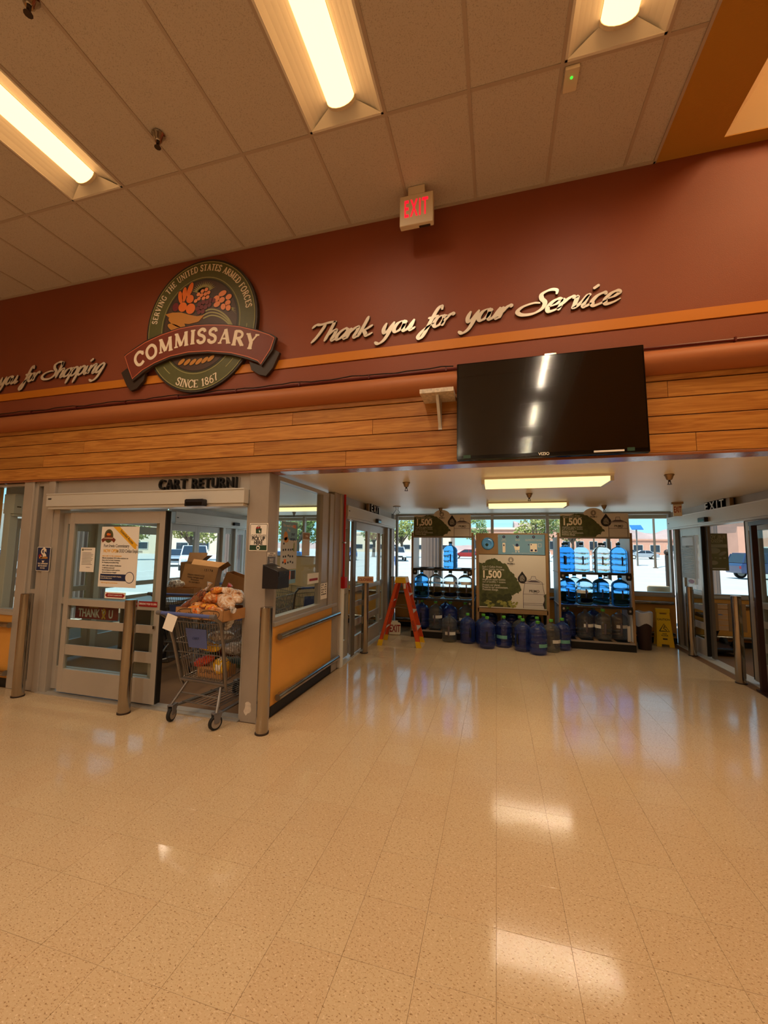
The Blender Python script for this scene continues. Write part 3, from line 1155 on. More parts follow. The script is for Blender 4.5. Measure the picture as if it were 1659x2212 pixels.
# ================================================================== LAMPS OF THE STORE
def troffer(x, y, label, seen=True):
    """2 x 4 ft recessed fluorescent: tray, reflector wings, round lens, end caps; corner at x,y"""
    t = thing('ceiling_light', label, 'light', (x + CW / 2, y + CW, ZC - .002), 0, 'recessed fluorescent lights of the store')
    w, l, h = CW - .022, 2 * CW - .022, .075
    fr = MB()
    fr.box(-w / 2, w / 2, -l / 2, -l / 2 + .016, -.004, .02)
    fr.box(-w / 2, w / 2, l / 2 - .016, l / 2, -.004, .02)
    fr.box(-w / 2, -w / 2 + .016, -l / 2, l / 2, -.004, .02)
    fr.box(w / 2 - .016, w / 2, -l / 2, l / 2, -.004, .02)
    fr.build('frame', 'troffer', t)
    lw = .105
    rf = MB()
    a = w / 2 - .016
    e = l / 2 - .016
    for s_ in (-1, 1):
        pts2 = [(s_ * (a + (lw - a) * q), h * math.sin(q * PI / 2) ** .8 if q else 0.0) for q in (0, .2, .4, .6, .8, 1)]
        vs2 = [(px, -e, pz) for px, pz in pts2] + [(px, e, pz) for px, pz in pts2]
        rf._add(vs2, [(i, i + 1, 6 + i + 1, 6 + i) for i in range(5)])
    for s_ in (-1, 1):
        rf._add([(-a, s_ * e, 0), (a, s_ * e, 0), (lw, s_ * (e - .07), h), (-lw, s_ * (e - .07), h)], [(0, 1, 2, 3)])
    rf.box(-lw, lw, -e + .06, e - .06, h - .004, h)
    rf.build('reflector', 'troffer', t)
    le = MB()
    Nn = 10
    pr = [(-lw * cos(PI * k / Nn), h - .005 - .075 * sin(PI * k / Nn)) for k in range(Nn + 1)]
    L2 = e - .10
    vs2 = [(a_, -L2, b_) for a_, b_ in pr] + [(a_, L2, b_) for a_, b_ in pr]
    le._add(vs2, [(i, i + 1, Nn + 2 + i, Nn + 1 + i) for i in range(Nn)] + [tuple(range(Nn + 1)), tuple(range(2 * Nn + 1, Nn, -1))])
    le.build('lens', 'lens_store', t, smooth=True)
    for s_ in (-1, 1):
        ec = MB()
        ec.prism([(p[0] * 1.04, (p[1] - h) * 1.05 + h) for p in pr], s_ * L2 - .012, s_ * L2 + .012)
        ec.build('lens_end_cap', 'ivory', t)
    for k in (-1.4, -.47, .47, 1.4):
        sp = D.lights.new('tube_glow', 'SPOT')
        sp.energy = LAMP_W
        sp.color = LAMP_COL
        sp.spot_size = rad(172)
        sp.spot_blend = 1.0
        sp.shadow_soft_size = 0.0
        so = D.objects.new('tube_glow', sp)
        COL.objects.link(so)
        so.parent = t
        so.location = (0, k * .32, -.02)
    return t


troffer(CX0 + CW, YR1 - 2 * CW, 'recessed fluorescent light at the left edge of the ceiling')
troffer(CX0 + 5 * CW, YR1 - 2 * CW, 'recessed fluorescent light in the middle of the ceiling, lens glowing')
troffer(CX0 + 8 * CW, YR1 - 2 * CW, 'recessed fluorescent light near the mustard ceiling, cut by the top edge')
for r in range(1, 7):
    for c in (-3, 1, 5, 8):
        troffer(CX0 + c * CW, YR1 - 2 * CW - r * 1.83, 'recessed fluorescent light of the %s row behind the camera, %s column' % (('first', 'second', 'third', 'fourth', 'fifth', 'last')[r - 1], {-3: 'far left', 1: 'left', 5: 'middle', 8: 'right'}[c]))


def striplight(x0, x1, y, w, label):
    t = thing('vestibule_light', label, 'light', ((x0 + x1) / 2, y, VZ), 0, 'surface fluorescent lights of the vestibule')
    L = x1 - x0
    bx('housing', 'white', t, -L / 2, L / 2, -w / 2, w / 2, -.02, 0)
    le = MB()
    pr = [(-w / 2 + .02, -.02), (-w / 2 + .035, -.065), (w / 2 - .035, -.065), (w / 2 - .02, -.02)]
    e = L / 2 - .035
    le._add([(-e, a, b) for a, b in pr] + [(e, a, b) for a, b in pr], [(0, 1, 5, 4), (1, 2, 6, 5), (2, 3, 7, 6), (0, 3, 2, 1), (4, 5, 6, 7)])
    le.build('lens', 'lens_vest', t)
    for s_ in (-1, 1):
        bx('end_plate', 'alum_light', t, s_ * e - (.035 if s_ < 0 else 0), s_ * e + (.035 if s_ > 0 else 0), -w / 2 + .01, w / 2 - .01, -.07, -.018, bev=.004)
    nk = 10 if w > .4 else 4
    for k in range(nk):
        for q in (-1, 1):
            sp = D.lights.new('tube_glow', 'SPOT')
            sp.energy = VEST_W / (2 * nk)
            sp.color = (1.0, .84, .60)
            sp.spot_size = rad(172)
            sp.spot_blend = 1
            sp.shadow_soft_size = 0
            so = D.objects.new('tube_glow', sp)
            COL.objects.link(so)
            so.parent = t
            so.location = ((k - (nk - 1) / 2) * L * .9 / nk, q * w * .2, -.08)
    return t


striplight(-.15, 1.15, 4.72, .46, 'long fluorescent ceiling light nearer the store, yellow lens')
striplight(-.15, 1.10, 7.03, .42, 'long fluorescent ceiling light nearer the far windows, yellow lens')
striplight(-4.3, -3.0, 7.1, .35, 'fluorescent light on the ceiling of the cart bay, nearer the windows')
striplight(-4.6, -3.3, 5.0, .35, 'added fluorescent light brightening the cart bay, nearer the store')  # added lamp, lifts the dark bay
striplight(4.3, 5.6, 6.6, .35, 'added fluorescent light brightening the room beyond the right sliding doors')  # added lamp, brightens the room past the right doors


def sprinkler(x, y, z, label, m='sprinkler_brass', s=1.0):
    t = thing('sprinkler', label, 'sprinkler', (x, y, z), 0, 'ceiling sprinklers')
    e = MB()
    e.lathe([(.042 * s, 0), (.046 * s, -.006 * s), (.036 * s, -.02 * s), (.026 * s, -.05 * s), (.018 * s, -.058 * s)], 16)
    e.build('escutcheon', m, t, smooth=True)
    h = MB()
    h.cyl((0, 0, -.055 * s), (0, 0, -.075 * s), .011 * s, seg=8)
    h.cyl((-.008 * s, 0, -.07 * s), (-.013 * s, 0, -.1 * s), .004 * s, seg=6)
    h.cyl((.008 * s, 0, -.07 * s), (.013 * s, 0, -.1 * s), .004 * s, seg=6)
    h.lathe([(.022 * s, -.103 * s), (.022 * s, -.1 * s)], 10)
    h.build('nozzle', 'brown_dark', t)


sprinkler(-2.52, 2.32, ZC, 'chrome sprinkler head on the panelled store ceiling', 'steel', 1.1)
sprinkler(-2.62, 1.47, ZC, 'sprinkler at the upper left corner of the store ceiling', 'steel', 1.1)
sprinkler(-1.013, 4.63, VZ, 'beige sprinkler on the low ceiling near the side window')
sprinkler(1.683, 4.65, VZ, 'beige sprinkler on the low ceiling at the right, nearest the store')
sprinkler(.441, 5.85, VZ, 'beige sprinkler between the two vestibule lights')
sprinkler(-1.0, 7.6, VZ, 'beige sprinkler in front of the left bottle rack sign')
sprinkler(1.76, 7.56, VZ, 'beige sprinkler in front of the right bottle rack sign')
sprinkler(-4.3, 8.1, VZ, 'pale sprinkler on the ceiling of the cart bay')
wr = thing('ceiling_wires', 'loose wires dangling from a small plate on the low ceiling', 'wire', (-1.75, 7.2, VZ))
MB().cyl((0, 0, 0), (0, 0, -.012), .07, seg=14).build('plate', 'sprinkler_brass', wr)
wi = MB()
wi.tube([(-.02, 0, -.01), (-.01, 0, -.06), (-.06, 0, -.13), (-.08, 0, -.16)], .004, 5)
wi.tube([(.03, 0, -.01), (.02, 0, -.07), (.06, 0, -.11), (.03, 0, -.14)], .004, 5)
wi.build('wire', 'black', wr)
dt = thing('ceiling_sensor', 'small white sensor with a green light on the ceiling grid', 'sensor', (.525, 2.72, ZC))
bx('housing', 'ivory', dt, -.045, .045, -.075, .075, -.03, 0, bev=.004)
MB().ball((0, -.02, -.03), .009, 8, 6).build('indicator', 'green_glow', dt, smooth=True)


# ================================================================== LETTER STROKES
def script_glyphs():
    G = {}
    G['T'] = (1.05, [[(-.45, 1.45), (-.25, 1.75), (.1, 1.72), (.6, 1.82), (1.15, 1.85)], [(.45, 1.75), (.38, 1.2), (.22, .5), (.0, -.02)]])
    G['h'] = (.88, [[(.14, 1.9), (.1, 1.0), (.02, 0)], [(.04, .35), (.28, .88), (.52, .98), (.56, .62), (.52, .16), (.64, .0), (.9, .25)]])
    G['a'] = (.9, [[(.62, .84), (.42, 1.0), (.14, .72), (.04, .28), (.2, .02), (.44, .22), (.62, .78)], [(.66, .98), (.6, .34), (.68, .02), (.92, .25)]])
    G['n'] = (.9, [[(.08, .98), (.05, .5), (.02, 0)], [(.04, .35), (.28, .88), (.52, .98), (.56, .62), (.52, .16), (.64, .0), (.92, .25)]])
    G['k'] = (.86, [[(.14, 1.9), (.1, 1.0), (.02, 0)], [(.72, 1.0), (.4, .68), (.08, .48)], [(.24, .56), (.44, .28), (.62, .02), (.95, .25)]])
    G['y'] = (.92, [[(.06, .98), (.02, .4), (.2, .04), (.44, .3), (.62, .96)], [(.64, 1.0), (.56, .2), (.4, -.6), (.08, -.92), (-.3, -.72)]])
    G['o'] = (.8, [[(.44, 1.0), (.14, .78), (.04, .3), (.24, .02), (.54, .2), (.66, .66), (.44, 1.0)], [(.5, .96), (.7, .82), (.86, .86)]])
    G['u'] = (.92, [[(.06, .98), (.02, .34), (.2, .02), (.46, .28), (.62, .96)], [(.64, .98), (.58, .28), (.68, .02), (.95, .25)]])
    G['f'] = (.72, [[(.86, 1.5), (.72, 1.86), (.5, 1.62), (.34, .7), (.2, -.5), (.02, -.9), (-.2, -.74), (-.08, -.34), (.3, .12), (.66, .36)], [(.02, .86), (.4, .9), (.78, 1.02)]])
    G['r'] = (.72, [[(.08, .98), (.05, .5), (.02, 0)], [(.05, .42), (.26, .84), (.48, 1.02), (.66, .84)]])
    G['S'] = (1.05, [[(1.08, 1.42), (.98, 1.78), (.6, 1.88), (.26, 1.62), (.36, 1.22), (.66, .84), (.66, .34), (.28, .0), (-.32, .02), (-.66, .34), (-.5, .72), (.02, .92), (.4, .86)]])
    G['e'] = (.78, [[(.1, .42), (.42, .56), (.6, .82), (.44, 1.0), (.18, .82), (.05, .38), (.22, .02), (.54, .1), (.82, .34)]])
    G['v'] = (.74, [[(.0, .86), (.12, .96), (.18, .4), (.24, .04), (.5, .44), (.66, .98), (.82, .9)]])
    G['i'] = (.44, [[(.08, .98), (.02, .3), (.14, .02), (.42, .26)], [(.14, 1.42), (.24, 1.56), (.36, 1.72)]])
    G['c'] = (.74, [[(.6, .8), (.46, 1.0), (.16, .8), (.04, .38), (.22, .02), (.52, .12), (.78, .34)]])
    G['p'] = (.86, [[(.1, 1.02), (.04, .2), (-.06, -.85)], [(.05, .5), (.3, .95), (.58, .82), (.56, .3), (.32, .02), (.06, .2)]])
    G['g'] = (.92, [[(.62, .84), (.42, 1.0), (.14, .72), (.04, .28), (.2, .02), (.44, .22), (.62, .78)], [(.66, .98), (.56, .2), (.4, -.6), (.08, -.92), (-.3, -.72)]])
    return G


SG = script_glyphs()


def script_word(parent, word, x0, x1, zb, xh, y0=-.022, y1=-.004):
    """brush letters, each a solid of its own, fitted between x0 and x1 on the base line zb"""
    sl = .34
    strokes = []
    pen = 0.0
    lo, hi = 1e9, -1e9
    for ch in word:
        adv, st = SG[ch]
        gl = []
        for P in st:
            C = crom(P, 7)
            C = [(pen + a + sl * b, b) for a, b in C]
            gl.append(C)
            lo = min(lo, min(a for a, b in C))
            hi = max(hi, max(a for a, b in C))
        strokes.append(gl)
        pen += adv * .86
    k = (x1 - x0) / (hi - lo)
    for ch, gl in zip(word, strokes):
        f = MB()
        ox = x0 + (gl[0][0][0] - lo) * k
        for gi, C in enumerate(gl):
            n = len(C)
            P = [(x0 + (a - lo) * k - ox, b * xh) for a, b in C]
            ws = []
            for i in range(n):
                a, b = P[max(i - 1, 0)], P[min(i + 1, n - 1)]
                th_ = math.atan2(b[1] - a[1], b[0] - a[0])
                nib = .42 + .58 * abs(sin(th_ - rad(18)))
                end = min(1.0, .4 + 4 * min(i, n - 1 - i) / n)
                ws.append(.0195 * nib * end * (xh / .1))
            f.strip(P, ws, y0 - gi * .0008, y0 + .004 - gi * .0008)
            f.strip([(a + .0015, b - .002) for a, b in P], [w * 1.08 + .0006 for w in ws], y0 + .0045 + gi * .0007, y1 - gi * .0005, 1)  # dark letter sides, widened and offset to draw a shadow edge too
        f.build('letter', ['letter_face', 'brown_dark'], parent, (ox, 0, zb))


def backing(parent, word_boxes):
    pass


sg1 = thing('script_sign', 'brushed metal script lettering on terracotta wall, Thank you for your Service', 'sign', (0, 3.553, 0))
for wd, a, b in (('Thank', -1.755, -1.11), ('you', -1.095, -.70), ('for', -.675, -.345), ('your', -.31, .155), ('Service', .20, 1.0)):
    script_word(sg1, wd, a, b, 3.692, .103)
sg2 = thing('script_sign', 'brushed metal script lettering at the left edge, Thank you for Shopping', 'sign', (0, 3.553, 0))
for wd, a, b in (('Thank', -6.85, -6.2), ('you', -6.175, -5.775), ('for', -5.745, -5.41), ('Shopping', -5.37, -4.375)):
    script_word(sg2, wd, a, b, 3.682, .103)

# serif capitals drawn as strokes: (advance, [(path, half width)], [(serif x, z, half length)])
K, H = .085, .042
SERIF = {
    'I': (.36, [([(.18, 0), (.18, 1)], K)], [(.18, 0, .16), (.18, 1, .16)]),
    'T': (.78, [([(.39, 0), (.39, 1)], K), ([(.03, .955), (.75, .955)], H)], [(.39, 0, .16)]),
    'E': (.68, [([(.16, 0), (.16, 1)], K), ([(.05, .955), (.62, .955)], H), ([(.05, .045), (.64, .045)], H), ([(.16, .5), (.48, .5)], H), ([(.62, .8), (.62, 1)], .025), ([(.64, 0), (.64, .22)], .025)], []),
    'F': (.64, [([(.16, 0), (.16, 1)], K), ([(.05, .955), (.6, .955)], H), ([(.16, .5), (.46, .5)], H), ([(.6, .78), (.6, 1)], .025)], [(.16, 0, .16)]),
    'H': (.86, [([(.17, 0), (.17, 1)], K), ([(.69, 0), (.69, 1)], K), ([(.17, .5), (.69, .5)], H)], [(.17, 0, .15), (.17, 1, .15), (.69, 0, .15), (.69, 1, .15)]),
    'N': (.88, [([(.16, 0), (.16, 1)], H), ([(.72, 0), (.72, 1)], H), ([(.16, .98), (.72, .02)], K)], [(.16, 0, .13), (.12, 1, .12), (.72, 1, .13)]),
    'M': (1.04, [([(.14, 0), (.16, 1)], H), ([(.88, 0), (.86, 1)], K), ([(.17, .97), (.5, .06)], K), ([(.5, .06), (.85, .97)], H)], [(.14, 0, .13), (.88, 0, .15), (.14, 1, .1), (.88, 1, .11)]),
    'V': (.82, [([(.12, 1), (.41, .02)], K), ([(.41, .02), (.70, 1)], H)], [(.12, 1, .14), (.70, 1, .13)]),
    'A': (.84, [([(.12, 0), (.41, .98)], H), ([(.41, .98), (.71, 0)], K), ([(.23, .33), (.6, .33)], H)], [(.12, 0, .13), (.71, 0, .15)]),
    'Y': (.8, [([(.4, 0), (.4, .48)], K), ([(.1, 1), (.4, .45)], K), ([(.7, 1), (.4, .45)], H)], [(.4, 0, .15), (.1, 1, .14), (.7, 1, .13)]),
    'U': (.84, [(crom([(.17, 1), (.17, .35), (.3, .06), (.5, .04), (.66, .2), (.69, .5), (.69, 1)]), H * 1.4)], [(.17, 1, .15), (.69, 1, .13)]),
    'D': (.86, [([(.17, 0), (.17, 1)], K), (crom([(.12, .955), (.45, .95), (.72, .72), (.74, .3), (.48, .05), (.12, .045)]), H * 1.5)], []),
    'R': (.8, [([(.17, 0), (.17, 1)], K), (crom([(.12, .955), (.45, .95), (.62, .8), (.6, .6), (.42, .5), (.17, .5)]), H * 1.4), ([(.4, .5), (.72, .02)], K)], [(.17, 0, .15), (.74, 0, .1)]),
    'P': (.7, [([(.17, 0), (.17, 1)], K), (crom([(.12, .955), (.45, .95), (.62, .8), (.6, .6), (.42, .48), (.17, .48)]), H * 1.4)], [(.17, 0, .15)]),
    'O': (.9, [(crom([(.45, .97), (.17, .78), (.1, .45), (.25, .1), (.48, .03), (.73, .2), (.8, .55), (.68, .86)], 8, True), K * .85)], []),
    'C': (.82, [(crom([(.74, .74), (.62, .92), (.42, .97), (.18, .78), (.1, .45), (.25, .1), (.5, .03), (.74, .22)]), K * .85), ([(.74, .68), (.75, .98)], .03)], []),
    'G': (.88, [(crom([(.74, .74), (.62, .92), (.42, .97), (.18, .78), (.1, .45), (.25, .1), (.5, .03), (.74, .14)]), K * .85), ([(.74, .1), (.74, .42)], K * .8), ([(.58, .43), (.84, .43)], .03)], []),
    'S': (.66, [(crom([(.55, .76), (.5, .92), (.3, .97), (.12, .82), (.16, .62), (.4, .5), (.54, .34), (.5, .1), (.28, .03), (.1, .14), (.09, .28)]), K * .85)], []),
    '1': (.5, [([(.27, 0), (.27, 1)], K), ([(.1, .8), (.27, .97)], H)], [(.27, 0, .16)]),
    '8': (.66, [(crom([(.33, .97), (.14, .76), (.33, .53), (.52, .76)], 7, True), H * 1.5), (crom([(.33, .53), (.1, .27), (.33, .03), (.56, .27)], 7, True), H * 1.6)], []),
    '6': (.66, [(crom([(.52, .95), (.25, .75), (.1, .38), (.2, .08), (.38, .03), (.56, .22), (.48, .5), (.3, .54), (.12, .36)]), H * 1.5)], []),
    '7': (.62, [([(.06, .95), (.56, .95)], H * 1.2), (crom([(.54, .95), (.34, .5), (.26, 0)]), K * .9)], []),
    ' ': (.42, [], []),
}


def serif_words(parent, name, m, s, place, size, y0, y1, track=.04, wx=1.0, bold=1.0):
    """each word of a line as one printed piece"""
    d0 = 0.0
    for w in s.split(' '):
        mb = MB()
        serif_run(mb, w, lambda d, d0=d0: place(d + d0), size, y0, y1, track, wx, bold)
        mb.build(name, m, parent)
        d0 += run_len(w + ' ', size, track, wx)


def serif_run(mb, s, place, size, y0, y1, track=.04, wx=1.0, bold=1.0):
    """place(d) -> (x, z, angle) of a pen d metres along the base line"""
    pen = 0
    jj = 0
    for ch in s:
        adv, st, se = SERIF[ch]
        for path, hw in st:
            P = []
            for a, b in path:
                px, pz, an = place((pen + adv * wx / 2) * size)
                lx = (a - adv / 2) * wx * size
                lz = b * size
                P.append((px + lx * cos(an) - lz * sin(an), pz + lx * sin(an) + lz * cos(an)))
            jj = (jj + 1) % 7
            mb.strip(P, hw * size * bold, y0 - jj * .00025, y1)
        for a, b, l in se:
            px, pz, an = place((pen + adv * wx / 2) * size)
            P = []
            for q in (-l, l):
                lx = (a + q - adv / 2) * wx * size
                lz = (b + (.03 if b < .5 else -.03)) * size
                P.append((px + lx * cos(an) - lz * sin(an), pz + lx * sin(an) + lz * cos(an)))
            jj = (jj + 1) % 7
            mb.strip(P, .034 * size * bold, y0 - jj * .00025, y1)
        pen += adv * wx + track
    return pen * size


def run_len(s, size, track=.04, wx=1.0):
    return sum(SERIF[c][0] * wx + track for c in s) * size


# ================================================================== COMMISSARY EMBLEM
EX, EZ, RX, RZ = -3.066, 4.048, .706, .748
em = thing('wall_emblem', 'large round emblem with fruit horn and red ribbon, COMMISSARY since 1867', 'sign', (EX, 3.552, EZ))
MB().ell(0, 0, RX, RZ, -.045, 0, 64).build('backing_disc', 'seal_dark', em)
MB().ell(0, 0, RX - .028, RZ - .028, -.0475, -.044, 64).build('green_ring', 'seal_green', em)
li = MB()
for q, w2 in ((.028, .0035), (.205, .0035)):
    C = [((RX - q) * cos(2 * PI * k / 64), (RZ - q) * sin(2 * PI * k / 64)) for k in range(65)]
    li.strip(C, w2, -.0495, -.046)
for a0 in (rad(189), rad(-9)):
    for k in (0,):
        C = [((RX - .115) * cos(a0 + t * .01), (RZ - .115) * sin(a0 + t * .01)) for t in range(0, 7)]
        li.strip(C, .004, -.0495, -.046)
for a0 in (rad(222), rad(307)):
    C = [((RX - .115) * cos(a0 + t * .018), (RZ - .115) * sin(a0 + t * .018)) for t in range(0, 12)]
    li.strip(C, .004, -.0495, -.046)
li.build('ring_lines', 'sage', em)
MB().ell(0, 0, RX - .222, RZ - .222, -.049, -.046, 56).build('centre_disc', 'seal_dark', em)
MB().ell(0, 0, RX - .24, RZ - .24, -.0505, -.048, 56).build('centre_disc', 'seal_brown', em)


def ring_place(total, rr, mid, cw=True):
    rx, rz = RX - rr, RZ - rr
    r = (rx + rz) / 2

    def f(d):
        a = mid + ((total / 2 - d) if cw else (d - total / 2)) / r
        if cw:
            return rx * cos(a), rz * sin(a), a - PI / 2
        return rx * cos(a), rz * sin(a), a + PI / 2
    return f


s1 = 'SERVING THE UNITED STATES ARMED FORCES'
sz = .072
wx1 = (1.70 / sz - .05 * len(s1)) / sum(SERIF[q][0] for q in s1)
serif_words(em, 'ring_word', 'cream_ink', s1, ring_place(1.70, .128, rad(90.5)), sz, -.0505, -.046, .05, wx1, bold=.95)
s2 = 'SINCE 1867'
sz2 = .086
L2_ = run_len(s2, sz2, .06)
serif_words(em, 'ring_word', 'cream_ink', s2, ring_place(L2_, .050, rad(270.5), False), sz2, -.0505, -.046, .06, bold=.95)


def ep(L):
    return [(a - EX, b - EZ) for a, b in L]


def blob(parent, name, m, c, rx, rz, rot=0.0, d=0.0, out=.012):
    """fruit of the emblem: coloured oval in a dark outline"""
    x, z = c[0] - EX, c[1] - EZ
    g = MB()
    g.ell(x, z, rx + out, rz + out, -.052 - d, -.0495, 20, 0, rot)
    g.ell(x, z, rx, rz, -.054 - d, -.0515 - d, 20, 1, rot)
    return g.build(name, ['seal_dark', m], parent)


sp_ = MB()
for k in range(15):
    a = rad(25 + k * 9.3)
    sp_.prism([(-3.04 - EX + .05 * cos(a) + .014 * sin(a), 4.40 - EZ + .05 * sin(a) - .014 * cos(a)), (-3.04 - EX + .05 * cos(a) - .014 * sin(a), 4.40 - EZ + .05 * sin(a) + .014 * cos(a)), (-3.04 - EX + .17 * cos(a), 4.40 - EZ + .14 * sin(a))], -.053, -.05)
sp_.build('pineapple_leaves', 'sage', em)
for c, rx, rz, ro in (((-3.335, 4.405), .03, .075, .2), ((-3.285, 4.43), .03, .085, -.05), ((-3.215, 4.475), .032, .085, -.35)):
    blob(em, 'carrot', 'fruit_orange', c, rx, rz, ro)
for c, r in (((-3.207, 4.364), .048), ((-3.298, 4.285), .055), ((-3.192, 4.25), .06)):
    blob(em, 'orange', 'fruit_orange', c, r, r, 0, .001)
blob(em, 'plum', 'fruit_wine', (-3.393, 4.30), .042, .05)
for k, (a, b) in enumerate([(-3.10, 4.40), (-3.05, 4.43), (-3.0, 4.44), (-3.06, 4.385), (-3.01, 4.39), (-2.97, 4.40), (-3.09, 4.35), (-3.03, 4.345), (-2.98, 4.35), (-3.13, 4.33)]):
    blob(em, 'pineapple_scale', 'fruit_peach', (a, b), .024, .02, .5, .0012, .008)
for k, (a, b) in enumerate([(-3.08, 4.285), (-3.03, 4.30), (-2.98, 4.29), (-2.94, 4.31), (-3.10, 4.235), (-3.05, 4.245), (-3.0, 4.24), (-2.95, 4.26), (-3.08, 4.195), (-3.03, 4.195), (-2.90, 4.30)]):
    blob(em, 'grape', 'fruit_wine', (a, b), .026, .026, 0, .0014, .007)
for a, b, rx, rz in [(-2.792, 4.362, .05, .03), (-2.865, 4.315, .04, .034), (-2.713, 4.311, .038, .03), (-2.795, 4.29, .036, .03), (-2.855, 4.25, .042, .03), (-2.72, 4.246, .034, .03), (-2.775, 4.21, .03, .035), (-2.712, 4.19, .03, .036)]:
    blob(em, 'berry', 'fruit_peach', (a, b), rx, rz, .3, .001, .008)
st = MB()
for q in (0, .035, .07):
    st.strip([(a - EX + q * .2, b - EZ - q) for a, b in crom([(-3.036, 4.184), (-2.937, 4.205), (-2.822, 4.168), (-2.721, 4.087), (-2.655, 3.99)])], .008, -.053, -.05)
for a in (.1, .45, .8):
    st.prism([(-2.70 - EX, 4.20 - EZ), (-2.68 - EX, 4.17 - EZ), (-2.60 - EX - .03 * a, 4.09 + .1 * a - EZ)], -.053, -.05)
st.build('wheat_stems', 'sage', em)
hn = MB()
lip = [(-3.526, 4.232), (-3.43, 4.24), (-3.315, 4.225), (-3.2, 4.18), (-3.1, 4.15), (-3.01, 4.15), (-3.08, 4.085), (-3.2, 4.075), (-3.308, 4.10), (-3.44, 4.16)]
hn.prism(ep([(a * 1.0, b) for a, b in lip]), -.0545, -.05)
hn.build('horn_lip', 'horn_gold', em)
for (a, b, c_, d_) in [(-3.49, 4.19, -3.24, 4.04), (-3.47, 4.09, -3.27, 4.0)]:
    g = MB()
    g.ell((a + c_) / 2 - EX, (b + d_) / 2 - EZ, .142, .052, -.0525, -.05, 18, 0, -.5)
    g.ell((a + c_) / 2 - EX, (b + d_) / 2 - EZ, .13, .04, -.054, -.0515, 18, 1, -.5)
    g.build('horn_band', ['seal_dark', 'horn_gold'], em)
for i in range(6):
    g = MB()
    g.ell(-3.27 + i * .075 - EX, 3.655 - .02 * sin(i * .6) - EZ, .058, .03, -.0525, -.05, 14, 0, .6)
    g.ell(-3.27 + i * .075 - EX, 3.655 - .02 * sin(i * .6) - EZ, .05, .022, -.054, -.0515, 14, 1, .6)
    g.build('horn_band', ['seal_dark', 'horn_gold'], em)
ba = MB()
banner = [(-4.037, 3.808), (-3.884, 3.883), (-3.749, 3.945), (-3.538, 3.996), (-3.302, 4.036), (-3.098, 4.042), (-2.926, 4.028), (-2.73, 3.997), (-2.537, 3.95), (-2.322, 3.878), (-2.164, 3.809), (-2.105, 3.771), (-2.143, 3.634), (-2.264, 3.482), (-2.305, 3.522), (-2.425, 3.572), (-2.628, 3.644), (-2.906, 3.697), (-3.163, 3.712), (-3.395, 3.695), (-3.601, 3.641), (-3.734, 3.578), (-3.889, 3.484), (-3.955, 3.601)]
ba.prism(ep(banner), -.082, -.048)
ba.prism(ep([(-4.083, 3.615), (-4.006, 3.66), (-3.906, 3.492), (-3.74, 3.575), (-3.758, 3.49), (-3.844, 3.408), (-3.928, 3.387), (-3.988, 3.448)]), -.062, -.03)
ba.prism(ep([(-2.422, 3.56), (-2.271, 3.495), (-2.144, 3.66), (-2.073, 3.614), (-2.148, 3.458), (-2.221, 3.384), (-2.299, 3.404), (-2.393, 3.467)]), -.062, -.03)
ba.build('ribbon_back', 'brown_dark', em, bev=.003)
red = [(-4.02, 3.79), (-3.985, 3.812), (-3.747, 3.918), (-3.537, 3.976), (-3.301, 4.016), (-3.097, 4.023), (-2.925, 4.009), (-2.729, 3.98), (-2.536, 3.935), (-2.321, 3.859), (-2.189, 3.802), (-2.13, 3.763), (-2.169, 3.649), (-2.271, 3.505), (-2.306, 3.546), (-2.426, 3.6), (-2.629, 3.668), (-2.907, 3.72), (-3.164, 3.738), (-3.397, 3.721), (-3.604, 3.667), (-3.767, 3.601), (-3.89, 3.515), (-3.948, 3.63)]
MB().prism(ep(red), -.0845, -.081).build('ribbon_face', 'ribbon_red', em)
rl = MB()
rl.strip(ep(red + red[:1]), .0045, -.0855, -.084)
rl.build('ribbon_edge_line', 'ribbon_line', em)
base = crom([(-3.93, 3.61), (-3.661, 3.713), (-3.476, 3.770), (-3.257, 3.808), (-3.098, 3.818), (-2.941, 3.812), (-2.787, 3.79), (-2.634, 3.757), (-2.458, 3.70), (-2.28, 3.62)], 10)
acc = [0]
for p, q in zip(base[:-1], base[1:]):
    acc.append(acc[-1] + math.hypot(q[0] - p[0], q[1] - p[1]))


def arc_place(d):
    d = max(0, min(acc[-1] - 1e-6, d))
    i = max(k for k in range(len(acc)) if acc[k] <= d)
    i = min(i, len(base) - 2)
    t = (d - acc[i]) / (acc[i + 1] - acc[i])
    p, q = base[i], base[i + 1]
    return p[0] + (q[0] - p[0]) * t - EX, p[1] + (q[1] - p[1]) * t - EZ, .55 * math.atan2(q[1] - p[1], q[0] - p[0])


cm = MB()
szc = .158
Lc = run_len('COMMISSARY', szc, .12, 1.12)
o_ = (acc[-1] - Lc) / 2
serif_run(cm, 'COMMISSARY', lambda d: arc_place(d + o_ + .01), szc, -.0875, -.084, .12, 1.12, 1.5)
cm.build('ribbon_lettering', 'cream_ink', em)

# ================================================================== CART RETURN LETTERS
cr = thing('door_lettering', 'black raised block letters over the cart return door', 'sign', (-3.02, 3.575, 2.32))
bx('backing_plate', 'pillar_paint', cr, -.50, .50, -.012, -.001, -.075, .055)
letters(cr, 'CART RETURN', -.48, .445, -.004, .150, 'black', -.03, .018, .001, gap=.14)
bx('letter', 'black', cr, .476, .484, -.045, -.012, -.06, .055)

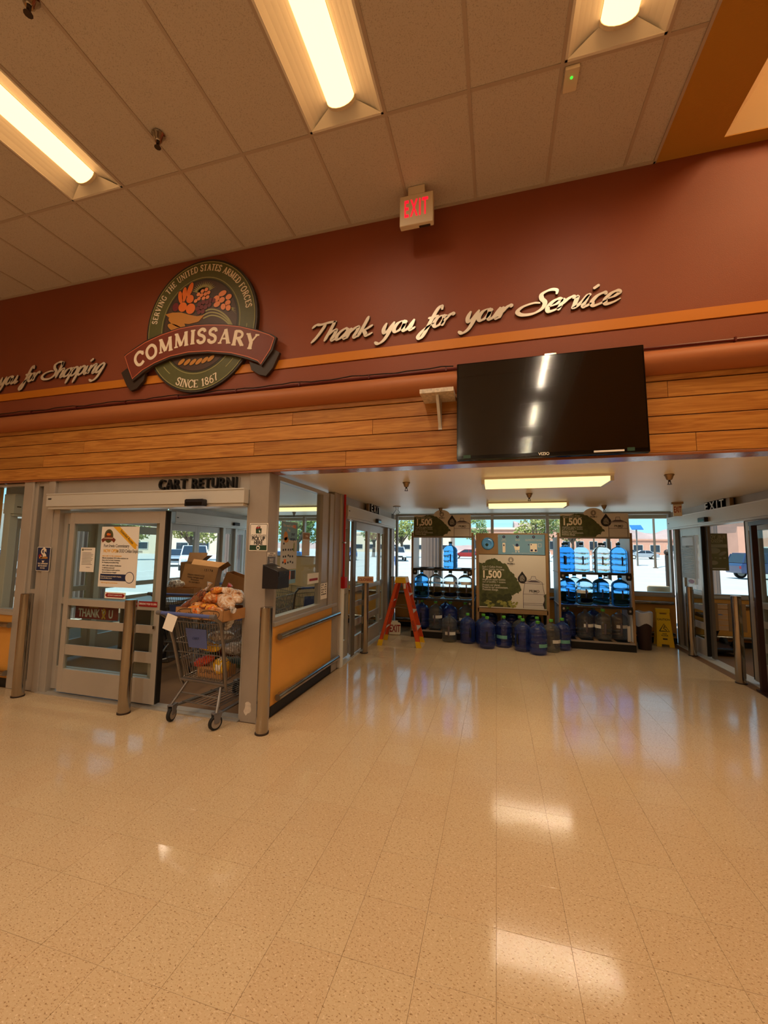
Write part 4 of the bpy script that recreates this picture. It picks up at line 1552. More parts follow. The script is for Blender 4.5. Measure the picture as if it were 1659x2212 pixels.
# ================================================================== TELEVISION
tv = thing('television', 'large dark flat screen television hung over the wooden fascia', 'television', (.402, 3.43, 2.835), rot=(rad(-2.5), 0, 0))
bx('bezel', 'black_gloss', tv, -.714, .714, -.02, .03, -.425, .43, bev=.006)
bx('screen', 'screen', tv, -.700, .700, -.0225, -.018, -.392, .418)
bx('rear_shell', 'black', tv, -.5, .5, .03, .08, -.3, .3, bev=.02)
bx('mount', 'black', tv, -.2, .2, .08, .098, -.2, .2)
bx('energy_sticker', 'sign_green', tv, -.66, -.60, -.0235, -.022, -.412, -.385)
bx('energy_sticker', 'sign_green', tv, .56, .61, -.0235, -.022, -.412, -.385)
bx('paper_label', 'paper', tv, .33, .54, -.0235, -.022, -.412, -.398)
text('VIZIO', .032, 'letter_face', tv, (-.03, -.0235, -.405), 'logo', bold=.0005)
bx('bracket_clip', 'steel', tv, .0, .09, .0, .06, .43, .45)

# ================================================================== WALL SHELF
sh = thing('wall_shelf', 'small pale marble shelf on a metal bracket left of the television', 'shelf', (-.47, 3.535, 2.985))
bx('board', 'marble', sh, -.142, .142, -.25, -.002, -.012, .026, bev=.003)
br_ = MB()
br_.prism([(-.015, -.012), (.015, -.012), (.015, -.26), (-.015, -.26)], -.012, -.001)
br_._add([(-.012, -.2, -.012), (.012, -.2, -.012), (.012, -.012, -.012), (-.012, -.012, -.012), (-.012, -.012, -.25), (.012, -.012, -.25)],
         [(0, 1, 2, 3), (0, 4, 5, 1), (0, 3, 4), (1, 5, 2), (2, 5, 4, 3)])
br_.build('bracket', 'alum_light', sh)

# ================================================================== EXIT SIGNS
ex = thing('exit_sign', 'white box exit sign with glowing red letters under the store ceiling', 'sign', (-.648, 3.30, 4.66), rot=(0, 0, 0))
bx('housing', 'ivory', ex, -.15, .15, -.03, .03, -.145, .14, bev=.008)
bx('canopy', 'ivory', ex, -.075, .075, -.03, .03, .14, .217, bev=.003)
bx('test_panel', 'brown_dark', ex, .02, .12, -.0, .025, -.1465, -.144)
letters(ex, 'EXIT', -.105, .105, 0, .225, 'red_glow', -.0315, .001, .0035, gap=.16)


def exit_letters(x, y, rz, label, near):
    """near: the end of the word that is turned to the store"""
    t = thing('exit_lettering', label, 'sign', (x, y, 2.375), rz)
    bx('junction_box', 'sprinkler_brass', t, near * .33 - .05, near * .33 + .05, -.06, -.011, -.07, .07, bev=.004)
    bx('rail', 'alum_light', t, -.30, .30, -.018, -.011, -.07, -.055)
    letters(t, 'EXIT', -.29, .27, -.002, .19, 'black', -.05, .028, .009, gap=.12)
    letters(t, 'EXIT', -.28, .26, -.002, .175, 'white', -.0795, .001, .0, gap=.30)
    return t


exit_letters(VX0, 7.02, PI / 2, 'raised black EXIT letters above the left sliding door', -1)
exit_letters(VX1, 7.08, -PI / 2, 'raised black EXIT letters above the right sliding door', 1)
e2 = thing('exit_sign', 'cream exit sign hanging from the low ceiling by the right window', 'sign', (2.71, 7.25, 2.35), rz=rad(-14))
bx('housing', 'ivory', e2, -.055, .055, -.035, .035, -.115, .07, bev=.006)
bx('canopy', 'sprinkler_brass', e2, -.075, .075, -.05, .05, .07, .1)
text('EXIT', .13, 'sign_red', e2, (0, -.0365, -.02), 'lettering', sx=.36, bold=.002)
e3 = thing('exit_sign', 'spare cream exit sign with red letters left on the floor behind the ladder', 'sign', (-1.94, 7.93, .005), rz=rad(12), rot=(rad(-6), 0, rad(12)))
MB().prism([(-.11, 0), (.11, 0), (.115, .2), (.09, .23), (-.09, .23), (-.115, .2)], -.03, .03).build('housing', 'ivory', e3, bev=.006)
text('EXIT', .19, 'sign_red', e3, (0, -.0315, .11), 'lettering', sx=.55, bold=.004)
bx('canopy', 'ivory', e3, -.06, .06, -.025, .025, .23, .262, bev=.004)

# ================================================================== BOLLARDS
def bollard(x, y, label, h=1.115, r=.056):
    t = thing('bollard', label, 'bollard', (x, y, 0), 0, 'steel bollards by the doors')
    MB().lathe([(r, .012), (r, h - .006), (r - .006, h)], 24).build('post', 'steel', t, smooth=True)
    MB().lathe([(r + .006, 0), (r + .006, .014), (r, .016)], 24).build('base_ring', 'brown_dark', t)


bollard(-5.08, 3.40, 'steel bollard at the far left, before the post with the dollar poster')
bollard(-3.60, 3.385, 'steel bollard in front of the cart return sliding panel')
bollard(-2.05, 3.395, 'steel bollard in front of the corner pillar')
bollard(-2.07, 6.40, 'steel bollard with the closed card on its top')
bollard(-2.06, 8.15, 'steel bollard at the far end of the left exit door, behind the ladder')
bollard(3.075, 7.93, 'steel bollard at the right doors, farther from the camera')
bollard(3.03, 6.47, 'steel bollard at the right doors, nearest the camera')

# closed card on a bollard
cl = thing('closed_card', 'folded tan paper tent sign reading CLOSED on a bollard top', 'sign', (-2.07, 6.40, 1.116), rz=rad(22))
for s_ in (-1, 1):
    MB()._add([(-.13, s_ * .05, 0), (.13, s_ * .05, 0), (.13, 0, .10), (-.13, 0, .10), (-.13, s_ * .052, 0), (.13, s_ * .052, 0), (.13, s_ * .002, .101), (-.13, s_ * .002, .101)],
              [(0, 1, 2, 3), (7, 6, 5, 4), (0, 4, 5, 1), (2, 6, 7, 3), (1, 5, 6, 2), (0, 3, 7, 4)]).build('card_side', 'closed_paper', cl)
c_ = text('CLOSED', .062, 'sign_red', cl, (0, -.030, .049), 'lettering', bold=.001)
c_.rotation_euler = (rad(63.5), 0, 0)

# red electrical pipe and switch box on the door post
pp = thing('conduit', 'red painted conduit with a red pull box on the door post', 'conduit', (-2.12, 5.53, 0))
MB().cyl((0, 0, 1.24), (0, 0, 2.45), .017, seg=10).build('pipe', 'red_paint', pp, smooth=True)
bx('pull_box', 'red_paint', pp, -.025, .04, -.045, .055, 1.10, 1.26, bev=.006)
bx('pipe_clip', 'steel', pp, -.03, .02, -.035, .035, 1.74, 1.76)
bx('surface_duct', 'white', pp, -.045, .0, -.05, .05, 0.0, 1.10, bev=.004)

# loose cable lying along the rail
cb = MB()
pts = []
for k in range(60):
    x = -6.6 + k * (6.25 / 59)
    pts.append((x, 3.512 - .004 * sin(k * 1.3), 3.2885 + .006 * sin(k * .9) + .004 * sin(k * 2.3)))
cbt = thing('cable', 'thin black cable lying along the dark red rail', 'cable', (0, 0, 0))
cb.tube(pts, .005, 6).build('cord', 'black', cbt, smooth=True)

# ================================================================== POSTERS AND NOTICES
def sheet(name, label, x, y, z, w, h, m='paper', rz=0.0, t=.003, lean=0.0):
    """flat notice, centre at x,y,z, facing local -Y"""
    p = thing(name, label, 'poster', (x, y, z), rz, rot=(0, lean, rz))
    bx('sheet', m, p, -w / 2, w / 2, -t, 0, -h / 2, h / 2)
    return p


def lines(p, rows, x0, x1, z0, dz, m='sign_ink', hgt=.006, y=-.0035, jit=.25):
    g = MB()
    for k in range(rows):
        g.box(x0, x1 - (x1 - x0) * rnd.uniform(0, jit), y - .0004, y + .0006, z0 - k * dz - hgt / 2, z0 - k * dz + hgt / 2)
    return g.build('print_lines', m, p)


# extended access poster on the sliding panel (glass front at y 3.55)
p = sheet('access_poster', 'large white poster with yellow corner ribbon on the sliding door glass', -3.99, 3.549, 1.54, .52, .66)
text('Fort Irwin Commissary', .052, 'sign_ink', p, (-.215, -.004, .118), align='LEFT', sx=.72)
text('NOW OPEN', .052, 'poster_yellow', p, (-.215, -.004, .062), align='LEFT', sx=.72, bold=.001)
text('to DOD Civilian Employees', .052, 'sign_ink', p, (-.03, -.004, .062), align='LEFT', sx=.60)
text('WELCOME TO THE COMMISSARY', .02, 'poster_yellow', p, (-.225, -.004, .005), align='LEFT', sx=.9)
text('Effective immediately, DOD civilian employees can\nshop at the Fort Irwin Commissary.\nFor shopping access please bring:', .022, 'sign_ink', p, (-.225, -.004, -.04), align='LEFT', sx=.8, lh=1.1)
text('  DOD civilian employee identification\n  A valid base access card\n  Form of tobacco is sold to patrons\n  Amount limited per shopper', .022, 'sign_ink', p, (-.225, -.004, -.135), align='LEFT', sx=.8, lh=1.1)
bx('print_band', 'navy', p, -.235, .13, -.0042, -.003, -.262, -.19)
text('Click here to access and verify for shopping\nacross all military stores', .02, 'cream_ink', p, (-.225, -.005, -.226), align='LEFT', sx=.8)
MB().ell(.17, -.222, .062, .062, -.0044, -.003, 24).build('print_disc', 'navy', p)
MB().ell(.17, -.222, .055, .055, -.0050, -.003, 24).build('print_disc', 'paper', p)
text('Valid through the period shown', .018, 'poster_yellow', p, (-.22, -.004, -.285), align='LEFT')
MB().prism([(-.10, .33), (-.01, .33), (.26, .12), (.235, .125), (.235, .085), (.21, .09)], -.0045, -.003).build('corner_ribbon', 'poster_yellow', p)
tt = text('Extended Access', .046, 'sign_ink', p, (.10, -.0052, .218), sx=.72)
tt.rotation_euler = (PI / 2, rad(38), 0)
eg = empty('printed_emblem', (-.155, -.0035, .215), parent=p)
MB().ell(0, .012, .062, .075, -.001, 0, 24).build('disc', 'seal_green', eg)
MB().ell(0, .015, .042, .052, -.0016, 0, 24).build('disc', 'seal_brown', eg)
MB().ell(-.01, .03, .02, .015, -.002, 0, 12).ell(.014, .028, .014, .012, -.002, 0, 12).build('fruit', 'fruit_orange', eg)
MB().strip(crom([(-.09, -.045), (-.05, -.02), (0, -.01), (.05, -.02), (.09, -.045)]), .019, -.0024, 0).build('ribbon', 'ribbon_red', eg)
text('COMMISSARY', .022, 'cream_ink', eg, (0, -.003, -.014), sx=1.0)

p = sheet('letter_sheet', 'typed white letter taped inside the cart door glass', -4.43, 3.549, 1.50, .205, .27)
text('MEMORANDUM', .016, 'sign_ink', p, (0, -.0035, .112))
lines(p, 9, -.08, .085, .075, .016, hgt=.004)
lines(p, 1, -.01, .05, -.085, .016, hgt=.004)
MB().ell(-.075, .11, .012, .014, -.0038, -.003, 12).build('crest', 'seal_green', p)
p = sheet('arrow_sticker', 'white and red arrow sticker, automatic sliding door', -4.0, 3.549, 1.122, .285, .068)
MB().prism([(-.135, 0), (-.105, .028), (-.105, .02), (.105, .02), (.105, .028), (.135, 0), (.105, -.028), (.105, -.02), (-.105, -.02), (-.105, -.028)], -.004, -.003).build('arrow', 'sign_red', p)
text('AUTOMATIC SLIDING DOOR', .02, 'paper', p, (0, -.0045, 0), sx=.75)
p = sheet('push_sticker', 'red sticker on the door rail, emergency push to open', -3.555, 3.552, 1.05, .24, .055, 'sign_red')
text('EMERGENCY PUSH TO OPEN', .03, 'paper', p, (0, -.0035, 0), sx=.58)
p = sheet('thank_sign', 'dark red board reading THANK YOU seen through the lower door glass', -4.37, 3.66, .915, .62, .17, 'sign_red', t=.006)
text('THANK Y  U', .125, 'paper', p, (-.01, -.0065, -.025), sx=.72, bold=.003)
text('to our military', .022, 'poster_yellow', p, (-.04, -.0065, .045))
rb = MB()
rb.strip(crom([(.085, -.075), (.13, -.01), (.11, .03), (.09, -.01), (.135, -.075)]), .008, -.0072, -.006)
rb.build('ribbon_mark', 'poster_yellow', p)
p = sheet('dollar_poster', 'navy poster with a cream dollar sign on the post', -5.08, 3.5385, 1.495, .205, .275, 'paper', t=.003)
bx('printed_field', 'navy', p, -.098, .098, -.0036, -.003, -.132, .132)
text('$', .19, 'cream_ink', p, (0, -.004, .052), bold=.006, sx=.9)
MB().ell(-.05, .035, .025, .02, -.0044, -.003, 14).build('printed_fruit', 'sign_red', p)
bx('printed_banner', 'horn_gold', p, -.065, .065, -.0046, -.0035, .005, .025)
MB().prism([(-.022, -.02), (.022, -.02), (0, -.045)], -.004, -.003).build('printed_arrow', 'cream_ink', p)
text('THE COMMISSARY\nBETTER BENEFIT\nTO YOU', .026, 'cream_ink', p, (0, -.004, -.08), sx=.75)
# pick-up sign on the pillar
p = sheet('pickup_sign', 'white pillar sign with a shopping bag, click-to-go pick up here', -2.265, 3.552, 1.765, .205, .275)
MB().strip([(-.093, .12), (-.09, .127), (.09, .127), (.093, .12), (.093, -.082), (-.093, -.082), (-.093, .12)], .0025, -.0036, -.003).build('border', 'sign_ink', p)
bx('green_band', 'sign_green', p, -.0955, .0955, -.0036, -.003, -.13, -.082)
text('CLICK-TO-GO', .032, 'sign_ink', p, (0, -.004, .012), sx=.8)
text('PICK UP\nHERE', .05, 'sign_ink', p, (0, -.004, -.038), bold=.0018, sx=.82, lh=.8)
bg_ = MB()
bg_.prism([(-.03, .035), (.03, .035), (.033, .085), (-.033, .085)], -.004, -.003)
bg_.build('bag_mark', 'sign_green', p)
MB().strip(crom([(-.015, .085), (-.012, .108), (.012, .108), (.015, .085)]), .0025, -.004, -.003).build('bag_mark', 'sign_green', p)
MB().ell(-.018, .09, .011, .011, -.0045, -.003, 10).ell(.006, .093, .012, .009, -.0045, -.003, 10).build('fruit_mark', 'sign_red', p)
MB().prism([(.004, .07), (.004, .045), (.010, .05), (.016, .04), (.02, .043), (.014, .053), (.022, .055)], -.0046, -.0038).build('cursor_mark', 'paper', p)
MB().ell(0, -.106, .021, .021, -.0042, -.003, 16).build('car_disc', 'paper', p)
MB().prism([(-.014, -.115), (.014, -.115), (.014, -.106), (.009, -.098), (-.009, -.098), (-.014, -.106)], -.0048, -.004).build('car_mark', 'sign_green', p)
# suggestion box and its label on the pillar side
p = sheet('box_label', 'small grey and white label above the black drop box', -2.169, 3.64, 1.555, .15, .12, 'paper', rz=PI / 2)
bx('grey_field', 'alum_dark', p, -.075, .075, -.0036, -.003, -.06, .02)
text('PATRON\nCOMMUNICATION', .018, 'sign_ink', p, (0, -.0036, .04), sx=.9)
text('suggestions\ncomments\nquestions', .016, 'paper', p, (0, -.0042, -.022))
db = thing('drop_box', 'black plastic comment box mounted on the pillar side', 'box', (-2.169, 3.60, 1.27), rz=PI / 2)
MB()._add([(-.11, -.17, 0), (.11, -.17, 0), (.11, 0, 0), (-.11, 0, 0), (-.11, -.17, .17), (.11, -.17, .17), (.11, 0, .23), (-.11, 0, .23)],
          [(0, 3, 2, 1), (4, 5, 6, 7), (0, 1, 5, 4), (1, 2, 6, 5), (2, 3, 7, 6), (3, 0, 4, 7)]).build('box_body', 'box_black', db, bev=.005)
bx('lock_plate', 'box_black', db, -.10, .10, -.176, -.168, .115, .165, bev=.003)
bx('lock', 'steel', db, -.012, .012, -.179, -.175, .145, .152)
bx('slot_card', 'paper', db, .02, .06, -.10, -.08, .195, .204)
# posters on the side window
p = sheet('escape_poster', 'tall fire safety poster taped inside the side window, escape plan drawing', -2.205, 4.06, 1.69, .36, .52, 'thin_white', rz=PI / 2)
bx('sky_field', 'panel_blue', p, -.178, .178, -.0036, -.003, .06, .255)
text('Fire won\'t wait.\nPlan', .05, 'sign_white', p, (-.02, -.004, .19), sx=.8)
text('your\nescape.', .055, 'navy', p, (.08, -.004, .10), bold=.001, sx=.8)
text('FIRE', .05, 'fruit_orange', p, (.11, -.0042, .21), bold=.001, sx=.8)
MB().ell(-.085, .1, .045, .05, -.004, -.003, 16).ell(-.07, .06, .05, .03, -.004, -.003, 16).build('printed_dog', 'horn_gold', p)
for k in range(16):
    a, b = -.125 + (k % 5) * .052 + rnd.uniform(-.008, .008), -.19 + (k // 5) * .07 + rnd.uniform(-.01, .01)
    bx('plan_mark', 'sign_ink', p, a - .014, a + .014, -.004, -.003, b - .009, b + .012)
MB().prism([(.09, -.06), (.10, .02), (.11, .04), (.12, .02), (.12, -.07)], -.004, -.003).build('printed_tree', 'foliage_green', p)
bx('printed_sofa', 'fruit_orange', p, -.11, -.06, -.004, -.003, -.19, -.15)
p = sheet('photo_poster', 'pale blue sheet of family photos under the escape poster', -2.205, 4.06, 1.345, .34, .15, 'panel_blue', rz=PI / 2)
for k in range(3):
    bx('photo', ('fruit_wine', 'ribbon_line', 'brown_dark')[k], p, -.155 + k * .108, -.06 + k * .108, -.0038, -.003, -.03, .065)
p = sheet('notice_sheet', 'narrow notice with a dark heading in the side window', -2.205, 4.475, 1.71, .19, .28, 'thin_white', rz=PI / 2)
bx('heading', 'rack_tan', p, -.085, .085, -.0038, -.003, .06, .13)
text('TIMBER', .03, 'paper', p, (.01, -.0045, .095), sx=.8)
bx('photo', 'jug_print', p, -.085, .085, -.0038, -.003, -.13, .04)
p = sheet('sale_sheet', 'white sheet with a red band low in the side window', -2.205, 4.70, 1.29, .32, .13, 'white', rz=PI / 2)
bx('red_band', 'sign_red', p, -.11, .13, -.0038, -.003, -.03, .0)
p = sheet('code_sheet', 'cream notice of small print at the far corner of the side window', -2.158, 4.93, 1.115, .20, .20, 'paper', rz=PI / 2)
g_ = MB()
for k in range(6):
    for q in range(4):
        if rnd.random() < .75:
            a, b = -.08 + q * .04, .08 - k * .03
            g_.box(a, a + rnd.uniform(.012, .03), -.0038, -.003, b - .009, b + .008)
g_.build('print_blocks', 'brown_dark', p)
# poster hung behind the right door and notices
p = sheet('hanging_poster', 'crumpled grey notice on the right sliding panel', 3.205, 8.235, 1.60, .50, .72, 'thin_white', rz=-PI / 2)
lines(p, 16, -.2, .21, .16, .028, 'alum_dark', .008)
bx('photo', 'jug_print', p, -.21, .21, -.0038, -.003, .2, .34)
text('MENU', .05, 'sign_ink', p, (0, -.004, .18))
p = sheet('arrow_sticker', 'small red pill sticker under the crumpled notice', 3.205, 8.16, 1.19, .26, .1, 'paper', rz=-PI / 2)
MB().ell(0, 0, .11, .035, -.004, -.003, 20).build('pill', 'sign_red', p)
p = sheet('mission_poster', 'brown back of a poster in the right window, FUEL YOUR MISSION reversed', 3.90, 8.886, 1.70, .38, .68, 'olive_poster')
text('FUEL YOUR\nMISSION', .085, 'olive_light', p, (.0, -.004, .235), mirror=True, bold=.002, sx=.72, lh=.85)
bx('printed_band', 'olive_light', p, -.17, .18, -.0037, -.003, .08, .14)
q_ = MB()
q_.ell(-.03, .02, .1, .055, -.004, -.003, 18)
q_.ell(.1, -.03, .07, .03, -.004, -.003, 14, 0, .5)
q_.ell(-.05, -.2, .075, .04, -.004, -.003, 18)
for k in range(5):
    q_.box(-.17 + k * .07, -.13 + k * .07, -.0038, -.003, -.12 - .01 * (k % 2), -.10)
q_.build('printed_art', 'olive_light', p)
bx('printed_band', 'sign_white', p, -.16, .14, -.0037, -.003, -.315, -.295)

# ================================================================== WATER JUGS
JH, JR = .525, .138
JP = [(.10, 0), (.122, .006), (.134, .022), (JR, .05), (JR, .105), (.1315, .122), (JR, .139), (JR, .20), (.1315, .217), (JR, .234), (JR, .30), (.1315, .316), (JR, .333), (.136, .36), (.124, .392), (.098, .42), (.066, .44), (.04, .453), (.03, .462), (.029, .498)]
JPROF = {'body': JP}


def jug_meshes(kind):
    bm, cap, hm = {
        'blue_full': ('water_blue', 'cap_dark', 'navy'), 'pale_full': ('water_pale', 'cap_dark', 'navy'), 'clear_full': ('water_clear', 'cap_dark', 'jug_line'),
        'blue_empty': ('jug_blue_dark', 'cap_green', 'box_black'), 'clear_empty': ('jug_clear_dark', 'cap_green', 'jug_line'), 'open_empty': ('jug_clear_dark', None, 'jug_line')}[kind]
    b = MB().lathe(JP, 28).mesh('bottle', bm, True)
    c = MB().lathe([(.033, .485), (.034, .49), (.034, .522), (.029, JH)], 16).mesh('cap', cap, True) if cap else None
    hd = MB()
    if 'full' in kind:
        hd.tube([(0, -JR - .004, .14), (.0, -JR - .014, .17), (.0, -JR - .014, .25), (0, -JR - .004, .28)], .012, 6)
    else:
        hd.tube([(0, -JR + .002, .12), (.0, -JR - .012, .16), (.0, -JR - .012, .25), (0, -JR + .002, .29)], .017, 6)
    h = hd.mesh('handle', hm, True)
    return b, c, h


JM = {k: jug_meshes(k) for k in ('blue_full', 'pale_full', 'clear_full', 'blue_empty', 'clear_empty', 'open_empty')}


def jug_label(m):
    mb = MB()
    n = 9
    r = JR + .0015
    vs = []
    for k in range(n):
        t = rad(-90 - 42 + 84 * k / (n - 1))
        vs += [(r * cos(t), r * sin(t), .155), (r * cos(t), r * sin(t), .21)]
    mb._add(vs, [(2 * i, 2 * i + 2, 2 * i + 3, 2 * i + 1) for i in range(n - 1)])
    return mb.mesh('paper_label', m, True)


JL = {'teal': jug_label('label_teal'), 'white': jug_label('label_white')}


def jug(x, y, z, kind, label, rz=0.0, lab=None, lrz=0.0, group='five gallon water bottles', lz=0.0, handle=True):
    t = thing('water_bottle', label, 'bottle', (x, y, z), rz, group)
    b, c, h = JM[kind]
    put(b, 'bottle', t)
    if c:
        put(c, 'cap', t)
    if handle:
        put(h, 'handle', t)
    if lab:
        put(JL[lab], 'paper_label', t, (0, 0, lz), rz=lrz)
    return t


# ================================================================== BOTTLE RACKS
def print_hill(p, w, h, y, full):
    """printed scene: green hill, headline, drop, bottle. p is centred, w x h"""
    def P(L):
        return [(a * w - w / 2, b * h - h / 2) for a, b in L]
    if full:
        hill = [(0, .02), (0, .86), (.05, .83), (.12, .9), (.2, .94), (.27, .92), (.34, .87), (.42, .83), (.47, .72), (.52, .66), (.58, .56), (.62, .44), (.64, .34), (.6, .3), (.54, .27), (.5, .25), (.46, .2), (.5, .1), (.52, .02)]
    else:
        hill = [(.0, .0), (.0, .9), (.06, .93), (.14, .9), (.22, 1.0), (.34, .98), (.42, .9), (.48, .78), (.54, .64), (.60, .46), (.655, .30), (.66, .25), (.62, .22), (.60, .12), (.55, .08), (.52, .0)]
    rg0 = random.Random(9)
    edge = []
    for (a0, b0), (a1, b1) in zip(hill, hill[1:] + hill[:1]):
        edge.append((a0, b0))
        if min(a0, a1) > 0 or b0 > .1:
            for q in (.25, .5, .75):
                fa, fb = a0 + (a1 - a0) * q, b0 + (b1 - b0) * q
                if fa > .02 and fb > .03:
                    edge.append((fa + rg0.uniform(-.011, .011), min(1.0, fb + rg0.uniform(-.016, .016))))
    MB().prism(P(edge), y - .0012, y).build('printed_hill', 'leaf_green', p)
    if full:
        rg = random.Random(4)
        for nm, cnt, zr, sr in (('leaf_dark', 26, (.10, .24), (.03, .055)), ('grass_green', 34, (.03, .13), (.018, .035))):
            gb = MB()
            for k in range(cnt):
                q = rg.uniform(*sr)
                gx, gz_ = rg.uniform(.03, .60 if nm == 'grass_green' else .5), rg.uniform(*zr)
                gb.ell(gx * w - w / 2, gz_ * h - h / 2, q * w, q * w * rg.uniform(.5, .9), y - .0014 - k * .00003, y, 9, 0, rg.uniform(-.6, .6))
            gb.build('printed_bushes', nm, p)
        MB().prism(P([(.97, .02), (.95, .1), (.98, .2), (.96, .26), (1, .3), (1, .02)]), y - .0018, y).build('printed_grass', 'leaf_green', p)
    if full:
        text('Each 5 Gallon Primo\nWater bottle can keep', .052, 'sign_white', p, (-w * .45, y - .002, h * .25), align='LEFT', sx=.82, lh=.85)
        text('1,500', .185, 'cream_ink', p, (-w * .46, y - .002, h * .125), align='LEFT', sx=.86, bold=.006)
        text('single-use water bottles\nout of landfills + oceans.', .052, 'sign_white', p, (-w * .45, y - .002, h * .01), align='LEFT', sx=.82, lh=.85)
        text('Protect our planet.\nPreserve our environment.\nPromote change.', .052, 'sign_white', p, (-w * .45, y - .002, -h * .115), align='LEFT', sx=.8, lh=.8, bold=.0006)
        dx, dz, ds = .655 * w - w / 2, .56 * h - h / 2, .078
        jx, jw, z0, z1 = .82 * w - w / 2, .155 * w, -h / 2 + .02 * h, .54 * h - h / 2
        lx, lz, ls = .49 * w - w / 2, .915 * h - h / 2, 1.0
        MB().ell(lx, lz, .05, .05, y - .0015, y, 24).build('logo_ring', 'slat_grey', p)
        MB().prism([(lx - .02, lz - .02), (lx, lz + .04), (lx + .02, lz - .02), (lx, lz - .032)], y - .002, y).build('logo_drop', 'sign_white', p)
        text('PRIMO', .045, 'sign_ink', p, (lx, y - .002, lz - .075), bold=.0006)
        text('WATER', .018, 'sign_ink', p, (lx, y - .002, lz - .105))
    else:
        text('Each 5 Gallon Primo\nWater bottle can keep', .036, 'sign_white', p, (-w * .46, y - .002, h * .37), align='LEFT', sx=.95, lh=.8)
        text('1,500', .17, 'cream_ink', p, (-w * .47, y - .002, h * .14), align='LEFT', sx=.86, bold=.006)
        text('single-use water bottles\nout of landfills + oceans.', .042, 'sign_white', p, (-w * .47, y - .002, -h * .12), align='LEFT', sx=.82, lh=.8)
        text('Protect our planet.\nPreserve our environment.\nPromote change.', .040, 'sign_white', p, (-w * .475, y - .002, -h * .335), align='LEFT', sx=.8, lh=.8, bold=.0005)
        dx, dz, ds = .68 * w - w / 2, .64 * h - h / 2, .082
        jx, jw, z0, z1 = .85 * w - w / 2, .135 * w, -h / 2, .72 * h - h / 2
    # drop badge
    dp = [(dx + ds * cos(a), dz + ds * sin(a)) for a in [rad(-220 + k * 13) for k in range(1, 20)]] + [(dx, dz + ds * 1.75)]
    MB().prism(dp, y - .0025, y).build('drop_badge', 'drop_black', p)
    text('LIFE\nNEEDS\nWATER\nMAKE IT\nPRIMO', .028, 'sign_white', p, (dx, y - .0032, dz + .012), lh=.8, sx=.9)
    # drawn bottle
    jz = z1
    out_ = [(jx - jw, z0), (jx - jw, jz - .10 * h / .4), (jx - jw * .8, jz - .03), (jx - jw * .25, jz + .02), (jx - jw * .18, jz + .07), (jx + jw * .18, jz + .07), (jx + jw * .25, jz + .02), (jx + jw * .8, jz - .03), (jx + jw, jz - .10 * h / .4), (jx + jw, z0)]
    if not full:
        out_ = [(jx - jw, z0), (jx - jw, jz - .07), (jx - jw * .8, jz - .035), (jx - jw * .25, jz), (jx - jw * .2, jz + .05), (jx + jw * .2, jz + .05), (jx + jw * .25, jz), (jx + jw * .8, jz - .035), (jx + jw, jz - .07), (jx + jw, z0)]
    MB().prism(out_, y - .0018, y).build('printed_bottle', 'jug_print', p)
    ln = MB()
    ln.strip(out_, .004, y - .0026, y)
    zz_ = [jz - .06 if full else jz - .05, (z0 + jz) / 2]
    if full:
        zz_ += [z0 + .06, z0 + .09]
    for z_ in zz_:
        ln.box(jx - jw, jx + jw, y - .0026, y, z_ - .003, z_ + .003)
    ln.build('bottle_lines', 'jug_line', p)
    MB().prism([(jx - jw * .7, jz - .035), (jx - jw * .22, jz), (jx + jw * .22, jz), (jx + jw * .7, jz - .035)], y - .0028, y).build('bottle_shoulder', 'jug_line', p)
    text('PRIMO', .062 if full else .05, 'sign_ink', p, (jx + .01, y - .003, (z0 + jz) / 2 + (.055 if full else .04)), bold=.001, sx=.95)
    text('WATER', .022, 'sign_ink', p, (jx + .03, y - .003, (z0 + jz) / 2 + (.02 if full else .012)))


def badge(p, x, z, y):
    b = MB()
    b.prism([(x - .045, z + .05), (x + .045, z + .05), (x + .045, z - .02), (x + .03, z - .05), (x - .03, z - .05), (x - .045, z - .02)], y - .006, y)
    o = b.build('shelf_badge', 'black', p, bev=.003)
    MB().ell(x, z + .008, .018, .02, y - .0068, y - .005, 14).build('badge_mark', 'slat_grey', o)
    return o


